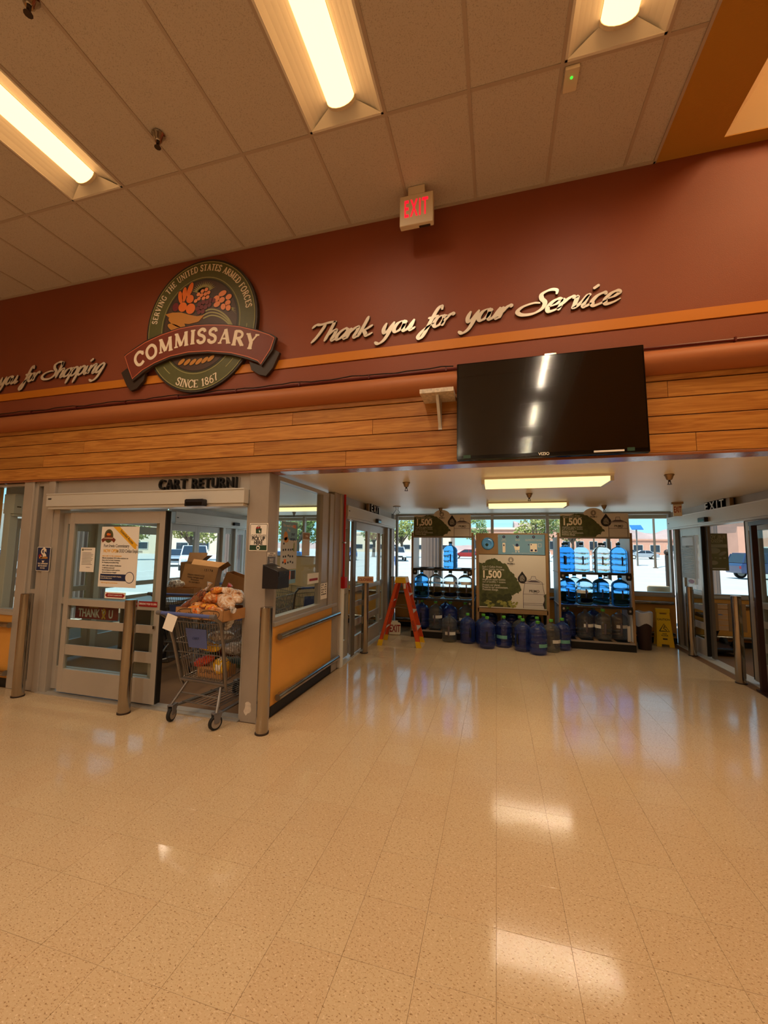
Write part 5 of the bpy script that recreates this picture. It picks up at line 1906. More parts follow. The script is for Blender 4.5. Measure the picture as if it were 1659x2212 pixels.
def rack(x0, label):
    """open bottle rack 1.18 m wide; front at y 7.87"""
    Wd, Dp = 1.18, .66
    t = thing('bottle_rack', label, 'rack', (x0 + Wd / 2, 7.87, 0))
    a = Wd / 2
    for s_ in (-1, 1):
        sp2 = MB()
        X = s_ * (a - .012)
        sp2._add([(X - .01, 0, .12), (X + .01, 0, .12), (X + .01, Dp, .12), (X - .01, Dp, .12), (X - .01, 0, 1.93), (X + .01, 0, 1.93), (X + .01, Dp, 1.93), (X - .01, Dp, 1.93)],
                 [(0, 3, 2, 1), (4, 5, 6, 7), (0, 1, 5, 4), (1, 2, 6, 5), (2, 3, 7, 6), (3, 0, 4, 7)])
        sp2.build('side_panel', 'rack_side', t)
        bx('front_post', 'rack_tan', t, X - .018, X + .018, -.012, .03, .0, 2.0, bev=.003)
        bx('rear_post', 'slat_grey', t, X - .012, X + .012, Dp - .03, Dp, .0, 1.98)
    bx('kick_base', 'black', t, -a, a, -.02, Dp, 0, .115)
    tray = bx('base_tray', 'black', t, -a + .02, a - .02, 0, Dp - .03, .115, .135)
    for k in range(5):
        xx_ = -a + .03 + (Wd - .06) * k / 4
        bx('divider_slat', 'rack_tan', t, xx_ - .03, xx_ + .03, .0, Dp - .04, .135, .148)
    bx('front_strip', 'slat_grey', t, -a + .02, a - .02, -.025, -.012, .12, .15)
    for zs in (.735, 1.305):
        bx('shelf_front', 'black', t, -a + .02, a - .02, -.01, .015, zs - .035, zs + .006)
        bx('shelf_back', 'black', t, -a + .02, a - .02, Dp - .03, Dp - .01, zs - .03, zs + .004)
        for k in range(5):
            xx_ = -a + .03 + (Wd - .06) * k / 4
            bx('divider_slat', 'slat_grey', t, xx_ - .045, xx_ + .045, .015, Dp - .03, zs - .012, zs)
        badge(t, -a + .07, zs - .07, -.012)
        badge(t, a - .07, zs - .07, -.012)
        text('LEARN MORE ABOUT WATER RECYCLING AND REFILLS', .016, 'slat_grey', t, (-.1, -.0108, zs - .016))
    bx('top_rail', 'slat_grey', t, -a + .02, a - .02, -.005, .02, 1.90, 1.935)
    hb_ = empty('header_sign', (0, -.02, 2.135), parent=t)
    MB().prism([(-a + .03, -.205), (a - .03, -.205), (a - .045, .205), (-a + .045, .205)], -.008, .008).ell(0, .19, .16, .115, -.0082, .0075, 32).build('sign_board', 'sign_white', hb_)
    print_hill(hb_, Wd - .09, .41, -.0085, False)
    MB().ell(0, .215, .045, .05, -.0105, -.0082, 20).build('logo_ring', 'slat_grey', hb_)
    MB().prism([(-.017, .205), (0, .25), (.017, .205), (0, .19)], -.0115, -.009).build('logo_drop', 'sign_white', hb_)
    text('PRIMO', .04, 'sign_ink', hb_, (0, -.0098, .145), bold=.0006)
    return t


rack(-1.60, 'open water bottle rack on the left with a green hill header sign')
rack(1.06, 'open water bottle rack on the right with a green hill header sign')

# middle exchange unit
mu = thing('bottle_exchange', 'tan bottle exchange cabinet between the two racks with large hill poster', 'cabinet', (.265, 7.87, 0))
a = .61
for s_ in (-1, 1):
    bx('post', 'rack_tan', mu, s_ * a - .025, s_ * a + .025, -.02, .04, 0, 1.99, bev=.004)
    bx('side_panel', 'black', mu, s_ * (a - .01) - .01, s_ * (a - .01) + .01, .04, .62, .0, 1.95)
bx('back_panel', 'rack_tan', mu, -a, a, .60, .62, .5, 1.95)
bx('cross_bar', 'rack_tan', mu, -a, a, -.02, .03, .535, .615, bev=.003)
bx('top_bar', 'rack_tan', mu, -a, a, -.015, .05, 1.965, 1.99)
hp = MB()
N2 = 32
R = .118
cx_, cz_ = -.42, 1.795
x0_, x1_, z0_, z1_ = -.585, -.235, 1.60, 1.965
ring = [(cx_ + R * cos(2 * PI * k / N2), cz_ + R * sin(2 * PI * k / N2)) for k in range(N2)]
rect = []
for (px, pz) in ring:
    dx_, dz_ = px - cx_, pz - cz_
    s2_ = min((x1_ - cx_) / dx_ if dx_ > 1e-6 else ((x0_ - cx_) / dx_ if dx_ < -1e-6 else 1e9), (z1_ - cz_) / dz_ if dz_ > 1e-6 else ((z0_ - cz_) / dz_ if dz_ < -1e-6 else 1e9))
    rect.append((cx_ + dx_ * s2_, cz_ + dz_ * s2_))
vs = [(p_[0], -.012, p_[1]) for p_ in ring] + [(p_[0], -.012, p_[1]) for p_ in rect] + [(p_[0], .01, p_[1]) for p_ in ring]
hp._add(vs, [(i, N2 + i, N2 + (i + 1) % N2, (i + 1) % N2) for i in range(N2)] + [(i, (i + 1) % N2, 2 * N2 + (i + 1) % N2, 2 * N2 + i) for i in range(N2)])
for px, pz in ((x0_, z0_), (x1_, z0_), (x0_, z1_), (x1_, z1_)):
    pass
hp.box(x0_, x1_, -.0115, -.0105, z0_, z0_ + .02)
hp.box(x0_, x1_, -.0115, -.0105, z1_ - .02, z1_)
hp.build('port_panel', 'rack_tan', mu)
mat('water_bottom', (96, 172, 255), .12, var=(7, .25), coat=.8, emit=None)
pb = MB()
pb.lathe([(.115, -.04), (.113, -.02), (.10, -.008), (.06, -.004), (.055, -.012), (.0, -.014)], 32)
pbo = pb.build('bottle_base', 'water_bottom', mu, (cx_, .0, cz_), smooth=True, rot=(PI / 2, 0, 0))
MB().lathe([(.028, -.014), (.026, -.004), (.012, -.002)], 18).build('bottle_plug', 'cap_dark', mu, (cx_ - .015, -.004, cz_ - .02), rot=(PI / 2, 0, 0))
bp_ = empty('steps_panel', (.17, -.012, 1.783), parent=mu)
bx('panel_board', 'panel_blue', bp_, -.405, .405, -.004, .004, -.182, .182)
for k, xx_ in enumerate((-.30, -.06, .22)):
    MB().ell(xx_, .14, .026, .026, -.0052, -.004, 16).build('step_disc', 'navy', bp_)
    text(str(k + 1), .03, 'sign_white', bp_, (xx_, -.0058, .14))
    text(('RINSE\nEMPTY\nBOTTLES', 'PICK UP\nWATER', 'PUT EMPTY BOTTLE IN RACK\nTAKE TICKET TO CHECKOUT')[k], .022, 'sign_white', bp_, (xx_, -.005, .082), lh=.85)
MB().prism([(-.325, -.14), (-.30, -.15), (-.275, -.14), (-.275, .03), (-.325, .03)], -.005, -.004).build('cooler_drawing', 'cream_ink', bp_)
bx('drawing_detail', 'navy', bp_, -.312, -.29, -.0056, -.0045, -.03, .0)
ct = MB()
ct.prism([(-.125, -.03), (-.02, -.03), (-.03, -.10), (-.10, -.10)], -.005, -.004)
ct.strip([(-.145, -.005), (-.128, -.01), (-.098, -.115), (-.03, -.115)], .004, -.005, -.004)
ct.ell(-.09, -.132, .011, .011, -.005, -.004, 10).ell(-.04, -.132, .011, .011, -.005, -.004, 10)
ct.build('cart_drawing', 'cream_ink', bp_)
MB().ell(-.07, -.012, .026, .03, -.005, -.004, 14).build('drawing_detail', 'navy', bp_)
MB().prism([(.155, -.13), (.275, -.13), (.275, .02), (.155, .02)], -.005, -.004).build('machine_drawing', 'cream_ink', bp_)
MB().box(.163, .2, -.0056, -.0045, -.12, -.085).box(.235, .268, -.0056, -.0045, -.12, -.085).box(.165, .185, -.0056, -.0045, -.01, .01).box(.12, .145, -.005, -.004, -.01, .005).build('drawing_detail', 'navy', bp_)
MB().strip([(.295, -.04), (.295, .02), (.345, .02), (.345, -.04), (.295, -.04)], .003, -.005, -.004).build('ticket_drawing', 'cream_ink', bp_)
text('Bottle deposit may be required. See store for details.', .018, 'sign_white', bp_, (.03, -.005, -.155))
po = empty('hill_poster', (.0, -.022, 1.105), parent=mu)
bx('poster_board', 'sign_white', po, -.583, .583, -.004, .004, -.48, .485)
print_hill(po, 1.16, .96, -.0045, True)
cg = MB()
for k in range(4):
    xx_ = -.585 + .39 * k
    cg.cyl((xx_, .05, .02), (xx_, .05, .54), .006, seg=6)
for z_ in (.05, .30, .53):
    cg.cyl((-.6, .05, z_), (.6, .05, z_), .006, seg=6)
cg.build('cage_wires', 'slat_grey', mu)
bx('cage_floor', 'black', mu, -.6, .6, .05, .6, .02, .04)

# bottles: left rack
yf, yb = 8.06, 8.34
jug(-.869, yf, 1.306, 'blue_full', 'single blue water bottle alone on the top shelf of the left rack', rz=.1)
jug(-1.434, yf, .736, 'blue_full', 'deep blue water bottle, leftmost on the middle shelf of the left rack', rz=.3)
jug(-1.152, yf, .736, 'clear_full', 'clear water bottle, second from left on the middle shelf of the left rack', rz=-.1)
jug(-.869, yf, .736, 'clear_full', 'clear water bottle, third from left on the middle shelf of the left rack', lab='white', lz=.12)
jug(-.586, yf, .736, 'clear_full', 'clear water bottle, rightmost on the middle shelf of the left rack', lab='white', lz=.12, rz=.2)
jug(-1.434, 8.12, .149, 'blue_empty', 'dark blue empty bottle, leftmost on the bottom of the left rack')
jug(-1.152, 8.03, .149, 'clear_empty', 'clear empty bottle with white label, second on the bottom of the left rack', lab='white', lrz=.5, lz=.06)
jug(-1.0, 8.34, .149, 'blue_empty', 'dark blue empty bottle at the back of the left rack bottom')
jug(-.869, 8.06, .149, 'blue_empty', 'dark blue empty bottle, third on the bottom of the left rack')
jug(-.586, 8.06, .149, 'clear_empty', 'clear empty bottle, rightmost on the bottom of the left rack', lab='white', lrz=-.2, lz=.03)
# right rack
jug(1.226, yf, 1.306, 'pale_full', 'pale blue water bottle, leftmost on the top shelf of the right rack', rz=-.2)
jug(1.226, 8.36, 1.306, 'blue_full', 'blue water bottle behind the leftmost one, top shelf of the right rack')
jug(1.508, 8.24, 1.306, 'pale_full', 'pale blue water bottle with dark handle, second on the top shelf of the right rack')
jug(1.785, yf - .02, 1.306, 'clear_full', 'clear water bottle in the middle of the right rack top shelf')
jug(1.90, 8.36, 1.306, 'clear_full', 'clear water bottle set back beside the deep blue one, right rack top shelf')
jug(2.074, yf, 1.306, 'blue_full', 'deep blue water bottle, rightmost on the top shelf of the right rack', rz=.15)
jug(1.226, yf, .736, 'blue_full', 'blue water bottle, leftmost on the middle shelf of the right rack')
jug(1.40, 8.37, .736, 'pale_full', 'pale blue water bottle at the back, middle shelf of the right rack')
jug(1.508, yf - .02, .736, 'pale_full', 'pale blue water bottle with white label, front of the right rack middle shelf', lab='white', lrz=-.5, lz=.05)
jug(1.785, 8.12, .736, 'blue_full', 'blue water bottle, third on the middle shelf of the right rack')
jug(1.93, 8.38, .736, 'clear_full', 'clear water bottle at the back right, middle shelf of the right rack')
jug(2.07, yf - .04, .736, 'blue_full', 'blue water bottle with dark handle, rightmost on the right rack middle shelf')
jug(1.226, 8.14, .149, 'blue_empty', 'dark blue empty bottle, leftmost on the bottom of the right rack')
jug(1.508, 8.08, .149, 'open_empty', 'uncapped clear bottle, second on the bottom of the right rack', lab='white', lrz=.4, lz=.05)
jug(1.70, 8.36, .149, 'blue_empty', 'dark blue empty bottle at the back of the right rack bottom')
jug(1.785, 8.02, .149, 'clear_empty', 'clear empty bottle with green cap, front of the right rack bottom', lab='white', lrz=-1.2, lz=.05)
jug(2.068, 8.16, .149, 'open_empty', 'uncapped clear bottle, rightmost on the bottom of the right rack', lab='white', lrz=.2, lz=.05)
rc = thing('paper_card', 'cream paper card leaning inside the right rack bottom', 'card', (2.195, 7.98, .15), rz=.5)
bx('sheet', 'paper', rc, -.06, .0, -.002, .002, 0, .26)
# on the floor
G2 = 'empty water bottles on the floor'
jug(-.85, 7.70, 0, 'open_empty', 'clear uncapped bottle with a white label on the floor before the left rack', lab='white', lrz=.25, lz=-.02, group=G2)
jug(-.52, 7.70, 0, 'blue_empty', 'dark blue bottle on the floor between the left rack and the cabinet', rz=.4, group=G2)
jug(-.17, 7.42, 0, 'blue_empty', 'blue bottle with black handle at the left end of the floor group', group=G2)
jug(-.24, 7.705, 0, 'blue_empty', 'blue bottle hidden behind the left end of the floor group', group=G2, rz=1.5)
jug(.11, 7.60, 0, 'blue_empty', 'blue bottle with a teal label on its left half, second in the floor group', lab='teal', lrz=-.35, group=G2, rz=0, handle=False)
jug(.385, 7.705, 0, 'clear_empty', 'clear bottle standing back in the middle of the floor group', lab='white', lrz=-.1, group=G2, handle=False)
jug(.415, 7.405, 0, 'blue_empty', 'blue bottle turned sideways in the middle of the floor group', group=G2, rz=-.7)
jug(.64, 7.24, 0, 'blue_empty', 'blue bottle nearest the camera with a teal label at lower right', lab='teal', lrz=.75, lz=-.03, group=G2, handle=False)
jug(.67, 7.70, 0, 'blue_empty', 'blue bottle standing behind the nearest one in the floor group', group=G2, rz=2.0)
jug(.875, 7.50, 0, 'clear_empty', 'clear bottle right of the nearest blue one in the floor group', lab='white', lrz=.75, group=G2, handle=False)
jug(1.075, 7.705, 0, 'blue_empty', 'blue bottle with a teal front label at the right end of the floor group', lab='teal', lrz=.1, lz=-.03, group=G2, handle=False)
for k, (xx_, lab_) in enumerate(((-.13, 'left'), (.26, 'middle'), (.65, 'right'))):
    j_ = jug(xx_, 8.20, .045, 'blue_empty', 'dark blue bottle inside the cabinet cage, %s one of three' % lab_, rz=1.0 + k, group='bottles in the cabinet cage')

# ================================================================== LADDER
ld = thing('step_ladder', 'orange fibreglass step ladder with yellow feet by the left rack', 'ladder', (-1.645, 7.23, 0), rz=rad(2))


def channel(p0, p1, w, d, m=0, mb=None, face=1):
    """C-shaped rail between two points, web facing +-Y"""
    mb = mb or MB()
    p0 = Vector(p0)
    p1 = Vector(p1)
    dr = (p1 - p0).normalized()
    sd = Vector((dr.z, 0, -dr.x))
    yv = Vector((0, face, 0))
    def q(a, b, c0, c1):
        pts_ = []
        for p_ in (p0, p1):
            pts_ += [p_ + sd * a + yv * c0, p_ + sd * b + yv * c0, p_ + sd * b + yv * c1, p_ + sd * a + yv * c1]
        mb._add(pts_, [(0, 1, 2, 3), (7, 6, 5, 4), (0, 4, 5, 1), (1, 5, 6, 2), (2, 6, 7, 3), (3, 7, 4, 0)])
    q(-w / 2, w / 2, 0, .006)
    q(-w / 2, -w / 2 + .006, 0, d)
    q(w / 2 - .006, w / 2, 0, d)
    return mb


TOPZ = 1.13
for yy, fc in ((-.235, 1), (.235, -1)):
    ytop = yy * .62
    # front (climbing) rails lean right, rear rails lean left
    for nm, xb, xt in (('front_rail', .345, .055), ('rear_rail', -.345, -.05)):
        p0 = (xb - (xb - xt) * .06, yy - (yy - ytop) * .06, .085)
        p1 = (xt, ytop, TOPZ)
        o = channel(p0, p1, .075 if nm == 'front_rail' else .055, .03, face=fc).build(nm, 'ladder_orange', ld)
        ft = MB()
        x_ = xb
        ft.hexa([(x_ - .042, yy - .02, 0), (x_ + .042, yy - .02, 0), (x_ + .042, yy + .03 * fc + .005, 0), (x_ - .042, yy + .03 * fc + .005, 0)],
                [(x_ * .93 - .038, yy * .97 - .02, .10), (x_ * .93 + .038, yy * .97 - .02, .10), (x_ * .93 + .038, yy * .97 + .03 * fc + .005, .10), (x_ * .93 - .038, yy * .97 + .03 * fc + .005, .10)])
        ft.build('foot', 'safety_yellow', ld)
for k in range(3):
    z_ = .28 + .29 * k
    f_ = z_ / TOPZ
    xx_ = .345 + (.055 - .345) * f_
    hw = .235 * (1 - .38 * f_)
    bx('step', 'alum_light', ld, xx_ - .045, xx_ + .045, -hw + .005, hw - .005, z_, z_ + .022, bev=.003)
for z_ in (.28, .75):
    f_ = z_ / TOPZ
    xx_ = -.345 + .295 * f_
    hw = .235 * (1 - .38 * f_)
    MB().cyl((xx_, -hw, z_), (xx_, hw, z_), .012, seg=8).build('rear_brace', 'alum_light', ld)
for yy in (-.17, .17):
    MB().tube([(-.16, yy, .62), (-.05, yy * .98, .66), (.18, yy, .64)], .007, 6).build('spreader', 'alum_dark', ld)
tp = MB()
tp.hexa([(-.105, -.17, TOPZ - .055), (.105, -.17, TOPZ - .055), (.105, .17, TOPZ - .055), (-.105, .17, TOPZ - .055)], [(-.085, -.165, TOPZ + .045), (.085, -.165, TOPZ + .045), (.085, .165, TOPZ + .045), (-.085, .165, TOPZ + .045)])
tp.build('top_cap', 'safety_yellow', ld, bev=.006)
t_ = text('WERNER', .06, 'sign_ink', ld, (.255, -.248, .36), ext=.0004, sx=.8)
t_.rotation_euler = (PI / 2, rad(75), 0)
bx('warning_label', 'paper', ld, .06, .10, -.176, -.174, .98, 1.07)

# ================================================================== CAUTION SIGN, BIN
ca = thing('caution_sign', 'yellow folding wet floor sign with black triangle by the right window', 'sign', (2.895, 8.60, 0), rz=rad(-6))
for s_ in (-1, 1):
    pn = MB()
    prof = [(-.135, 0), (-.06, 0), (-.055, .045), (.055, .045), (.06, 0), (.135, 0), (.10, .60), (.055, .60), (.05, .565), (-.05, .565), (-.055, .60), (-.10, .60)]
    pn.prism(prof, -.008, .008)
    o = pn.build('board', 'caution_yellow', ca, (0, s_ * .115, 0), bev=.003, rot=(s_ * rad(9.5), 0, 0))
    if s_ < 0:
        text('CAUTION', .05, 'black', o, (0, -.0088, .475), bold=.0008, sx=.86)
        tri = MB()
        tri.strip([(-.075, .27), (0, .40), (.075, .27), (-.075, .27), (-.04, .33)], .007, -.0095, -.008)
        tri.build('triangle_mark', 'black', o)
        fg = MB()
        fg.ell(.004, .362, .009, .009, -.0092, -.008, 10)
        fg.strip([(.002, .35), (-.012, .318), (.022, .302), (.034, .285)], .006, -.0092, -.008)
        fg.strip([(.0, .345), (.03, .335)], .004, -.0092, -.008)
        fg.box(-.04, .05, -.0092, -.008, .277, .281)
        fg.build('figure_mark', 'black', o)
        text('WET\nFLOOR', .036, 'black', o, (0, -.0088, .21), bold=.0006, lh=.8, sx=.9)
        bx('print_block', 'brown_dark', o, -.035, .035, -.0088, -.008, .125, .15)
bx('hinge_cap', 'caution_yellow', ca, -.11, .11, -.03, .03, .585, .66, bev=.006)
tb_ = thing('waste_bin', 'dark brown bin with a clear liner folded over its rim beside the right rack', 'bin', (2.465, 8.19, 0))
MB().lathe([(.098, 0), (.10, .01), (.125, .58), (.128, .6)], 24).build('bin_body', 'can_brown', tb_, smooth=True)
lr = MB()
vs = []
n = 28
for i, (r, z) in enumerate([(.132, .42), (.137, .5), (.139, .58), (.137, .635), (.125, .64), (.115, .6), (.105, .5)]):
    for k in range(n):
        t = 2 * PI * k / n
        q = 1 + (.035 if i == 0 else .02) * sin(5 * t + i) + rnd.uniform(-.012, .012)
        vs.append((r * q * cos(t), r * q * sin(t), z + (.035 * sin(3 * t) if i == 0 else .012 * sin(4 * t))))
lr._add(vs, [(i * n + k, i * n + (k + 1) % n, (i + 1) * n + (k + 1) % n, (i + 1) * n + k) for i in range(6) for k in range(n)])
lr.build('bin_liner', 'liner', tb_, smooth=True)

# dark frame at the right edge
fp = thing('dark_frame', 'dark maroon metal frame post standing at the right edge before the doors', 'post', (3.11, 6.15, 0), rz=rad(-8))
bx('upright', 'post_maroon', fp, -.03, .03, -.03, .03, 0, 2.02, bev=.004)
bx('upright', 'post_maroon', fp, -.03, .03, -.86, -.80, 0, 2.02, bev=.004)
bx('top_beam', 'post_maroon', fp, -.03, .03, -.83, .06, 2.02, 2.07, bev=.004)
bx('foot_plate', 'post_maroon', fp, -.06, .06, -.89, .05, 0, .012)

# ================================================================== SHOPPING CARTS
def lerp(a, b, t):
    return tuple(a[i] + (b[i] - a[i]) * t for i in range(3))


def cart_parts():
    """local frame: rear axle at y 0, nose towards +Y. returns {name: (mesh, material list)}"""
    P = {}
    # corners of the basket: rear/front, bottom/top, for side s
    def rb(s): return (s * .245, .10, .385)
    def rt(s): return (s * .295, -.03, .955)
    def fb(s): return (s * .175, .80, .47)
    def ft(s): return (s * .215, .93, .985)
    g = MB()
    r = .0028
    n = 19
    for k in range(n):
        f = k / (n - 1)
        a = lerp(rb(-1), rb(1), f)
        b = lerp(rt(-1), rt(1), f)
        g.cyl(a, b, r, seg=5, caps=False)
    for f in (0, .45, .62, .98):
        g.cyl(lerp(rb(-1), rt(-1), f), lerp(rb(1), rt(1), f), .0045, seg=6, caps=False)
    P['gate_wires'] = (g, 'cart_metal')
    sw = MB()
    for s in (-1, 1):
        n = 24
        for k in range(n):
            f = k / (n - 1)
            sw.cyl(lerp(rb(s), fb(s), f), lerp(rt(s), ft(s), f), r, seg=5, caps=False)
        for f in (0, .33, .66, 1.0):
            sw.cyl(lerp(rb(s), rt(s), f), lerp(fb(s), ft(s), f), .0055 if f in (0, 1.0) else .004, seg=6, caps=False)
    P['side_wires'] = (sw, 'cart_metal')
    fw = MB()
    for k in range(12):
        f = k / 11
        fw.cyl(lerp(fb(-1), fb(1), f), lerp(ft(-1), ft(1), f), r, seg=5, caps=False)
        fw.cyl(lerp(rb(-1), rb(1), f), lerp(fb(-1), fb(1), f), r, seg=5, caps=False)
    for f in (0, .5, 1):
        fw.cyl(lerp(fb(-1), ft(-1), f), lerp(fb(1), ft(1), f), .0045, seg=6, caps=False)
    for f in (.25, .5, .75):
        fw.cyl(lerp(rb(-1), fb(-1), f), lerp(rb(1), fb(1), f), .0045, seg=6, caps=False)
    P['nose_and_floor_wires'] = (fw, 'cart_metal')
    fr = MB()
    for s in (-1, 1):
        fr.tube([(s * .315, -.15, 1.03), (s * .318, -.06, .97), (s * .30, .02, .72), (s * .272, .10, .36), (s * .262, .13, .30)], .0155, 8)
        fr.tube([(s * .205, .12, .345), (s * .255, .03, .20), (s * .27, .0, .155), (s * .262, .05, .132), (s * .235, .30, .125), (s * .19, .85, .13)], .0145, 8)
    fr.cyl((-.27, .10, .365), (.27, .10, .365), .015, seg=8)
    fr.cyl((-.235, .07, .25), (.235, .07, .25), .008, seg=6)
    fr.cyl((-.19, .85, .13), (.19, .85, .13), .013, seg=8)
    P['chassis'] = (fr, 'cart_metal')
    lr_ = MB()
    for k in range(9):
        x = -.2 + .05 * k
        lr_.cyl((x * 1.05, .09, .165), (x * .85, .84, .15), .004, seg=5, caps=False)
    for y in (.09, .45, .84):
        lr_.cyl((-.23 + y * .04, y, .16), (.23 - y * .04, y, .16), .006, seg=6, caps=False)
    P['lower_rack'] = (lr_, 'cart_metal')
    hd = MB()
    hd.cyl((-.33, -.155, 1.035), (.33, -.155, 1.035), .0175, seg=12)
    P['handle'] = (hd, 'cart_blue')
    pn = MB()
    pn.hexa([(-.11, .015, .70), (.11, .015, .70), (.11, .022, .70), (-.11, .022, .70)], [(-.125, -.028, .885), (.125, -.028, .885), (.125, -.021, .885), (-.125, -.021, .885)])
    P['child_seat_panel'] = (pn, 'cart_blue')
    hs = MB()
    for s in (-1, 1):
        hs.cyl((s * .345, -.155, 1.035), (s * .29, -.155, 1.035), .021, seg=12)
    P['handle_grip'] = (hs, 'cart_grey')
    return P


CP = {k: (g.mesh(k, m, True)) for k, (g, m) in cart_parts().items()}


def wheel_mesh():
    w = MB()
    w.lathe([(.030, -.014), (.060, -.016), (.065, -.010), (.065, .010), (.060, .016), (.030, .014)], 22)
    return w.mesh('wheel', 'rubber', True)


def hub_mesh():
    w = MB()
    w.lathe([(.046, -.0175), (.040, -.019), (.02, -.0165), (.02, .0165), (.040, .019), (.046, .0175)], 20)
    return w.mesh('hub', 'slat_grey', True)


WM, HM = wheel_mesh(), hub_mesh()
fkm = MB()
for s in (-1, 1):
    fkm.hexa([(s * .024 - .004, -.018, .0), (s * .024 + .004, -.018, .0), (s * .024 + .004, .022, .0), (s * .024 - .004, .022, .0)], [(s * .024 - .004, -.03, .085), (s * .024 + .004, -.03, .085), (s * .024 + .004, .055, .085), (s * .024 - .004, .055, .085)])
fkm.box(-.028, .028, -.03, .055, .078, .09)
FKM = fkm.mesh('caster_fork', 'cart_grey')


def cart(x, y, rz, label, full=True):
    t = thing('shopping_cart', label, 'cart', (x, y, 0), rz, 'shopping carts')
    for k, me in CP.items():
        put(me, k, t)
    for (wx, wy, sw) in ((-.262, 0, .25), (.262, 0, -.3), (-.19, .83, .1), (.19, .83, -.2)):
        f = put(FKM, 'caster_fork', t, (wx, wy, .065), rz=sw)
        w = put(WM, 'wheel', f, (0, 0, 0), rot=(0, PI / 2, 0))
        h = put(HM, 'hub', f, (0, 0, 0), rot=(0, PI / 2, 0))
    return t


CR = rad(-4.5)
CX_, CY_ = -2.752, 3.349
c1 = cart(CX_, CY_, CR, 'loaded grey wire shopping cart in the cart return doorway')
tg = MB()
tg.box(-.055, .055, -.001, .001, -.145, 0)
tg.build('paper_tag', 'paper', c1, (-.13, -.178, 1.03), rot=(rad(-4), rad(16), rad(8)))
text('CART', .03, 'navy', c1, (0, -.02, .795), 'panel_lettering')


def cl_(x, y, z):
    """cart space to world"""
    return (CX_ + x * cos(CR) - y * sin(CR), CY_ + x * sin(CR) + y * cos(CR), z)


def loaf(name, label, cat, loc, l, w, h, m, rot=(0, 0, 0), lump=.05, tie=None, seed=0, lab=None):
    rg = random.Random(seed)
    l, w, h = l * .93, w * .9, h * .9
    t = thing(name, label, cat, loc, rot=rot, group='bread and groceries in the cart')
    b = MB()
    nu, nv = 16, 12
    vs = []
    for i in range(nv + 1):
        f = i / nv
        e = (sin(PI * min(max(f, .0), 1)) ** .42) if 0 < f < 1 else .05
        for k in range(nu):
            a = 2 * PI * k / nu
            cx2 = abs(cos(a)) ** .75 * (1 if cos(a) >= 0 else -1)
            cz2 = abs(sin(a)) ** .75 * (1 if sin(a) >= 0 else -1)
            q = e * (1 + rg.uniform(-lump, lump))
            vs.append((-l / 2 + l * f, w / 2 * cx2 * q, h / 2 + h / 2 * cz2 * q))
    b._add(vs, [(i * nu + k, i * nu + (k + 1) % nu, (i + 1) * nu + (k + 1) % nu, (i + 1) * nu + k) for i in range(nv) for k in range(nu)] + [tuple(range(nu - 1, -1, -1)), tuple(nv * nu + k for k in range(nu))])
    b.build('bag', m, t, smooth=True)
    if tie:
        MB().tube([(l / 2 - .01, 0, h / 2), (l / 2 + .03, 0, h / 2), (l / 2 + .07, 0, h / 2 + .015)], [.016, .008, .03], 8).build('bag_end', tie, t, smooth=True)
    if lab:
        lb = MB()
        lb.tube([(-l * .16, 0, h / 2), (l * .16, 0, h / 2)], [1, 1], 18)
        lb.v = [(x, y * w / 2 * 1.02, h / 2 + (z - h / 2) * h / 2 * 1.02) for x, y, z in lb.v]
        lb.build('wrapper_label', lab, t, smooth=True)
    return t


# cardboard tray across the basket top with bread on it
tr = thing('cardboard_tray', 'brown cardboard drink tray lying on top of the loaded cart', 'box', cl_(.05, .16, .975), rz=CR + rad(-3))
bx('tray_floor', 'cardboard', tr, -.30, .30, -.2, .2, 0, .006)
for nm, q in (('side', (-.30, .30, -.2, -.195)), ('side', (-.30, .30, .195, .2)), ('side', (-.30, -.295, -.2, .2)), ('side', (.295, .30, -.2, .2))):
    bx('tray_side', 'cardboard', tr, q[0], q[1], q[2], q[3], 0, .10)
for xx in (-.16, .13):
    text('Snapple', .075, 'brown_dark', tr, (xx, -.2008, .045), 'print', ext=.0003, sx=.85, ry=rad(-8))
    MB().strip(crom([(xx - .12, .045), (xx - .06, .085), (xx + .1, .09), (xx + .12, .05), (xx + .05, .01), (xx - .1, .008)], 6, True), .003, -.2012, -.2).build('print', 'brown_dark', tr)
Bz = 1.02
loaf('bread_loaf', 'tan loaf in a clear bag, left end of the bread pile on the cart', 'bread', cl_(-.15, .12, Bz), .27, .15, .12, 'loaf_tan', (0, 0, 2.6), seed=1)
loaf('bread_loaf', 'dark brown loaf standing tilted on the bread pile', 'bread', cl_(-.11, .13, Bz + .08), .30, .12, .11, 'loaf_brown', (0, -.9, .5), seed=2, tie='bag_clear', lab='cardboard_dark')
loaf('bread_loaf', 'reddish loaf behind the dark one at the top of the pile', 'bread', cl_(.0, .2, Bz + .10), .32, .14, .12, 'loaf_orange', (0, -.5, .2), seed=3, tie='bag_red')
loaf('bread_loaf', 'golden bun pack at the front of the bread pile', 'bread', cl_(.06, .05, Bz + .01), .28, .14, .10, 'loaf_orange', (0, 0, -.25), seed=4, lab='loaf_brown')
loaf('bread_loaf', 'pale sliced loaf in a glossy bag at the right of the pile', 'bread', cl_(.20, .13, Bz + .06), .30, .17, .13, 'loaf_pale', (0, .35, -.6), seed=5, tie='bag_clear')
loaf('bread_loaf', 'brown rolls bag in the middle of the pile', 'bread', cl_(.06, .18, Bz + .07), .30, .18, .13, 'loaf_tan', (0, .1, .9), seed=6, lab='fruit_orange')
loaf('bread_loaf', 'pale bun bag at the back right of the pile', 'bread', cl_(.22, .26, Bz + .10), .28, .16, .12, 'loaf_pale', (0, .3, -.9), seed=7, lab='loaf_tan')
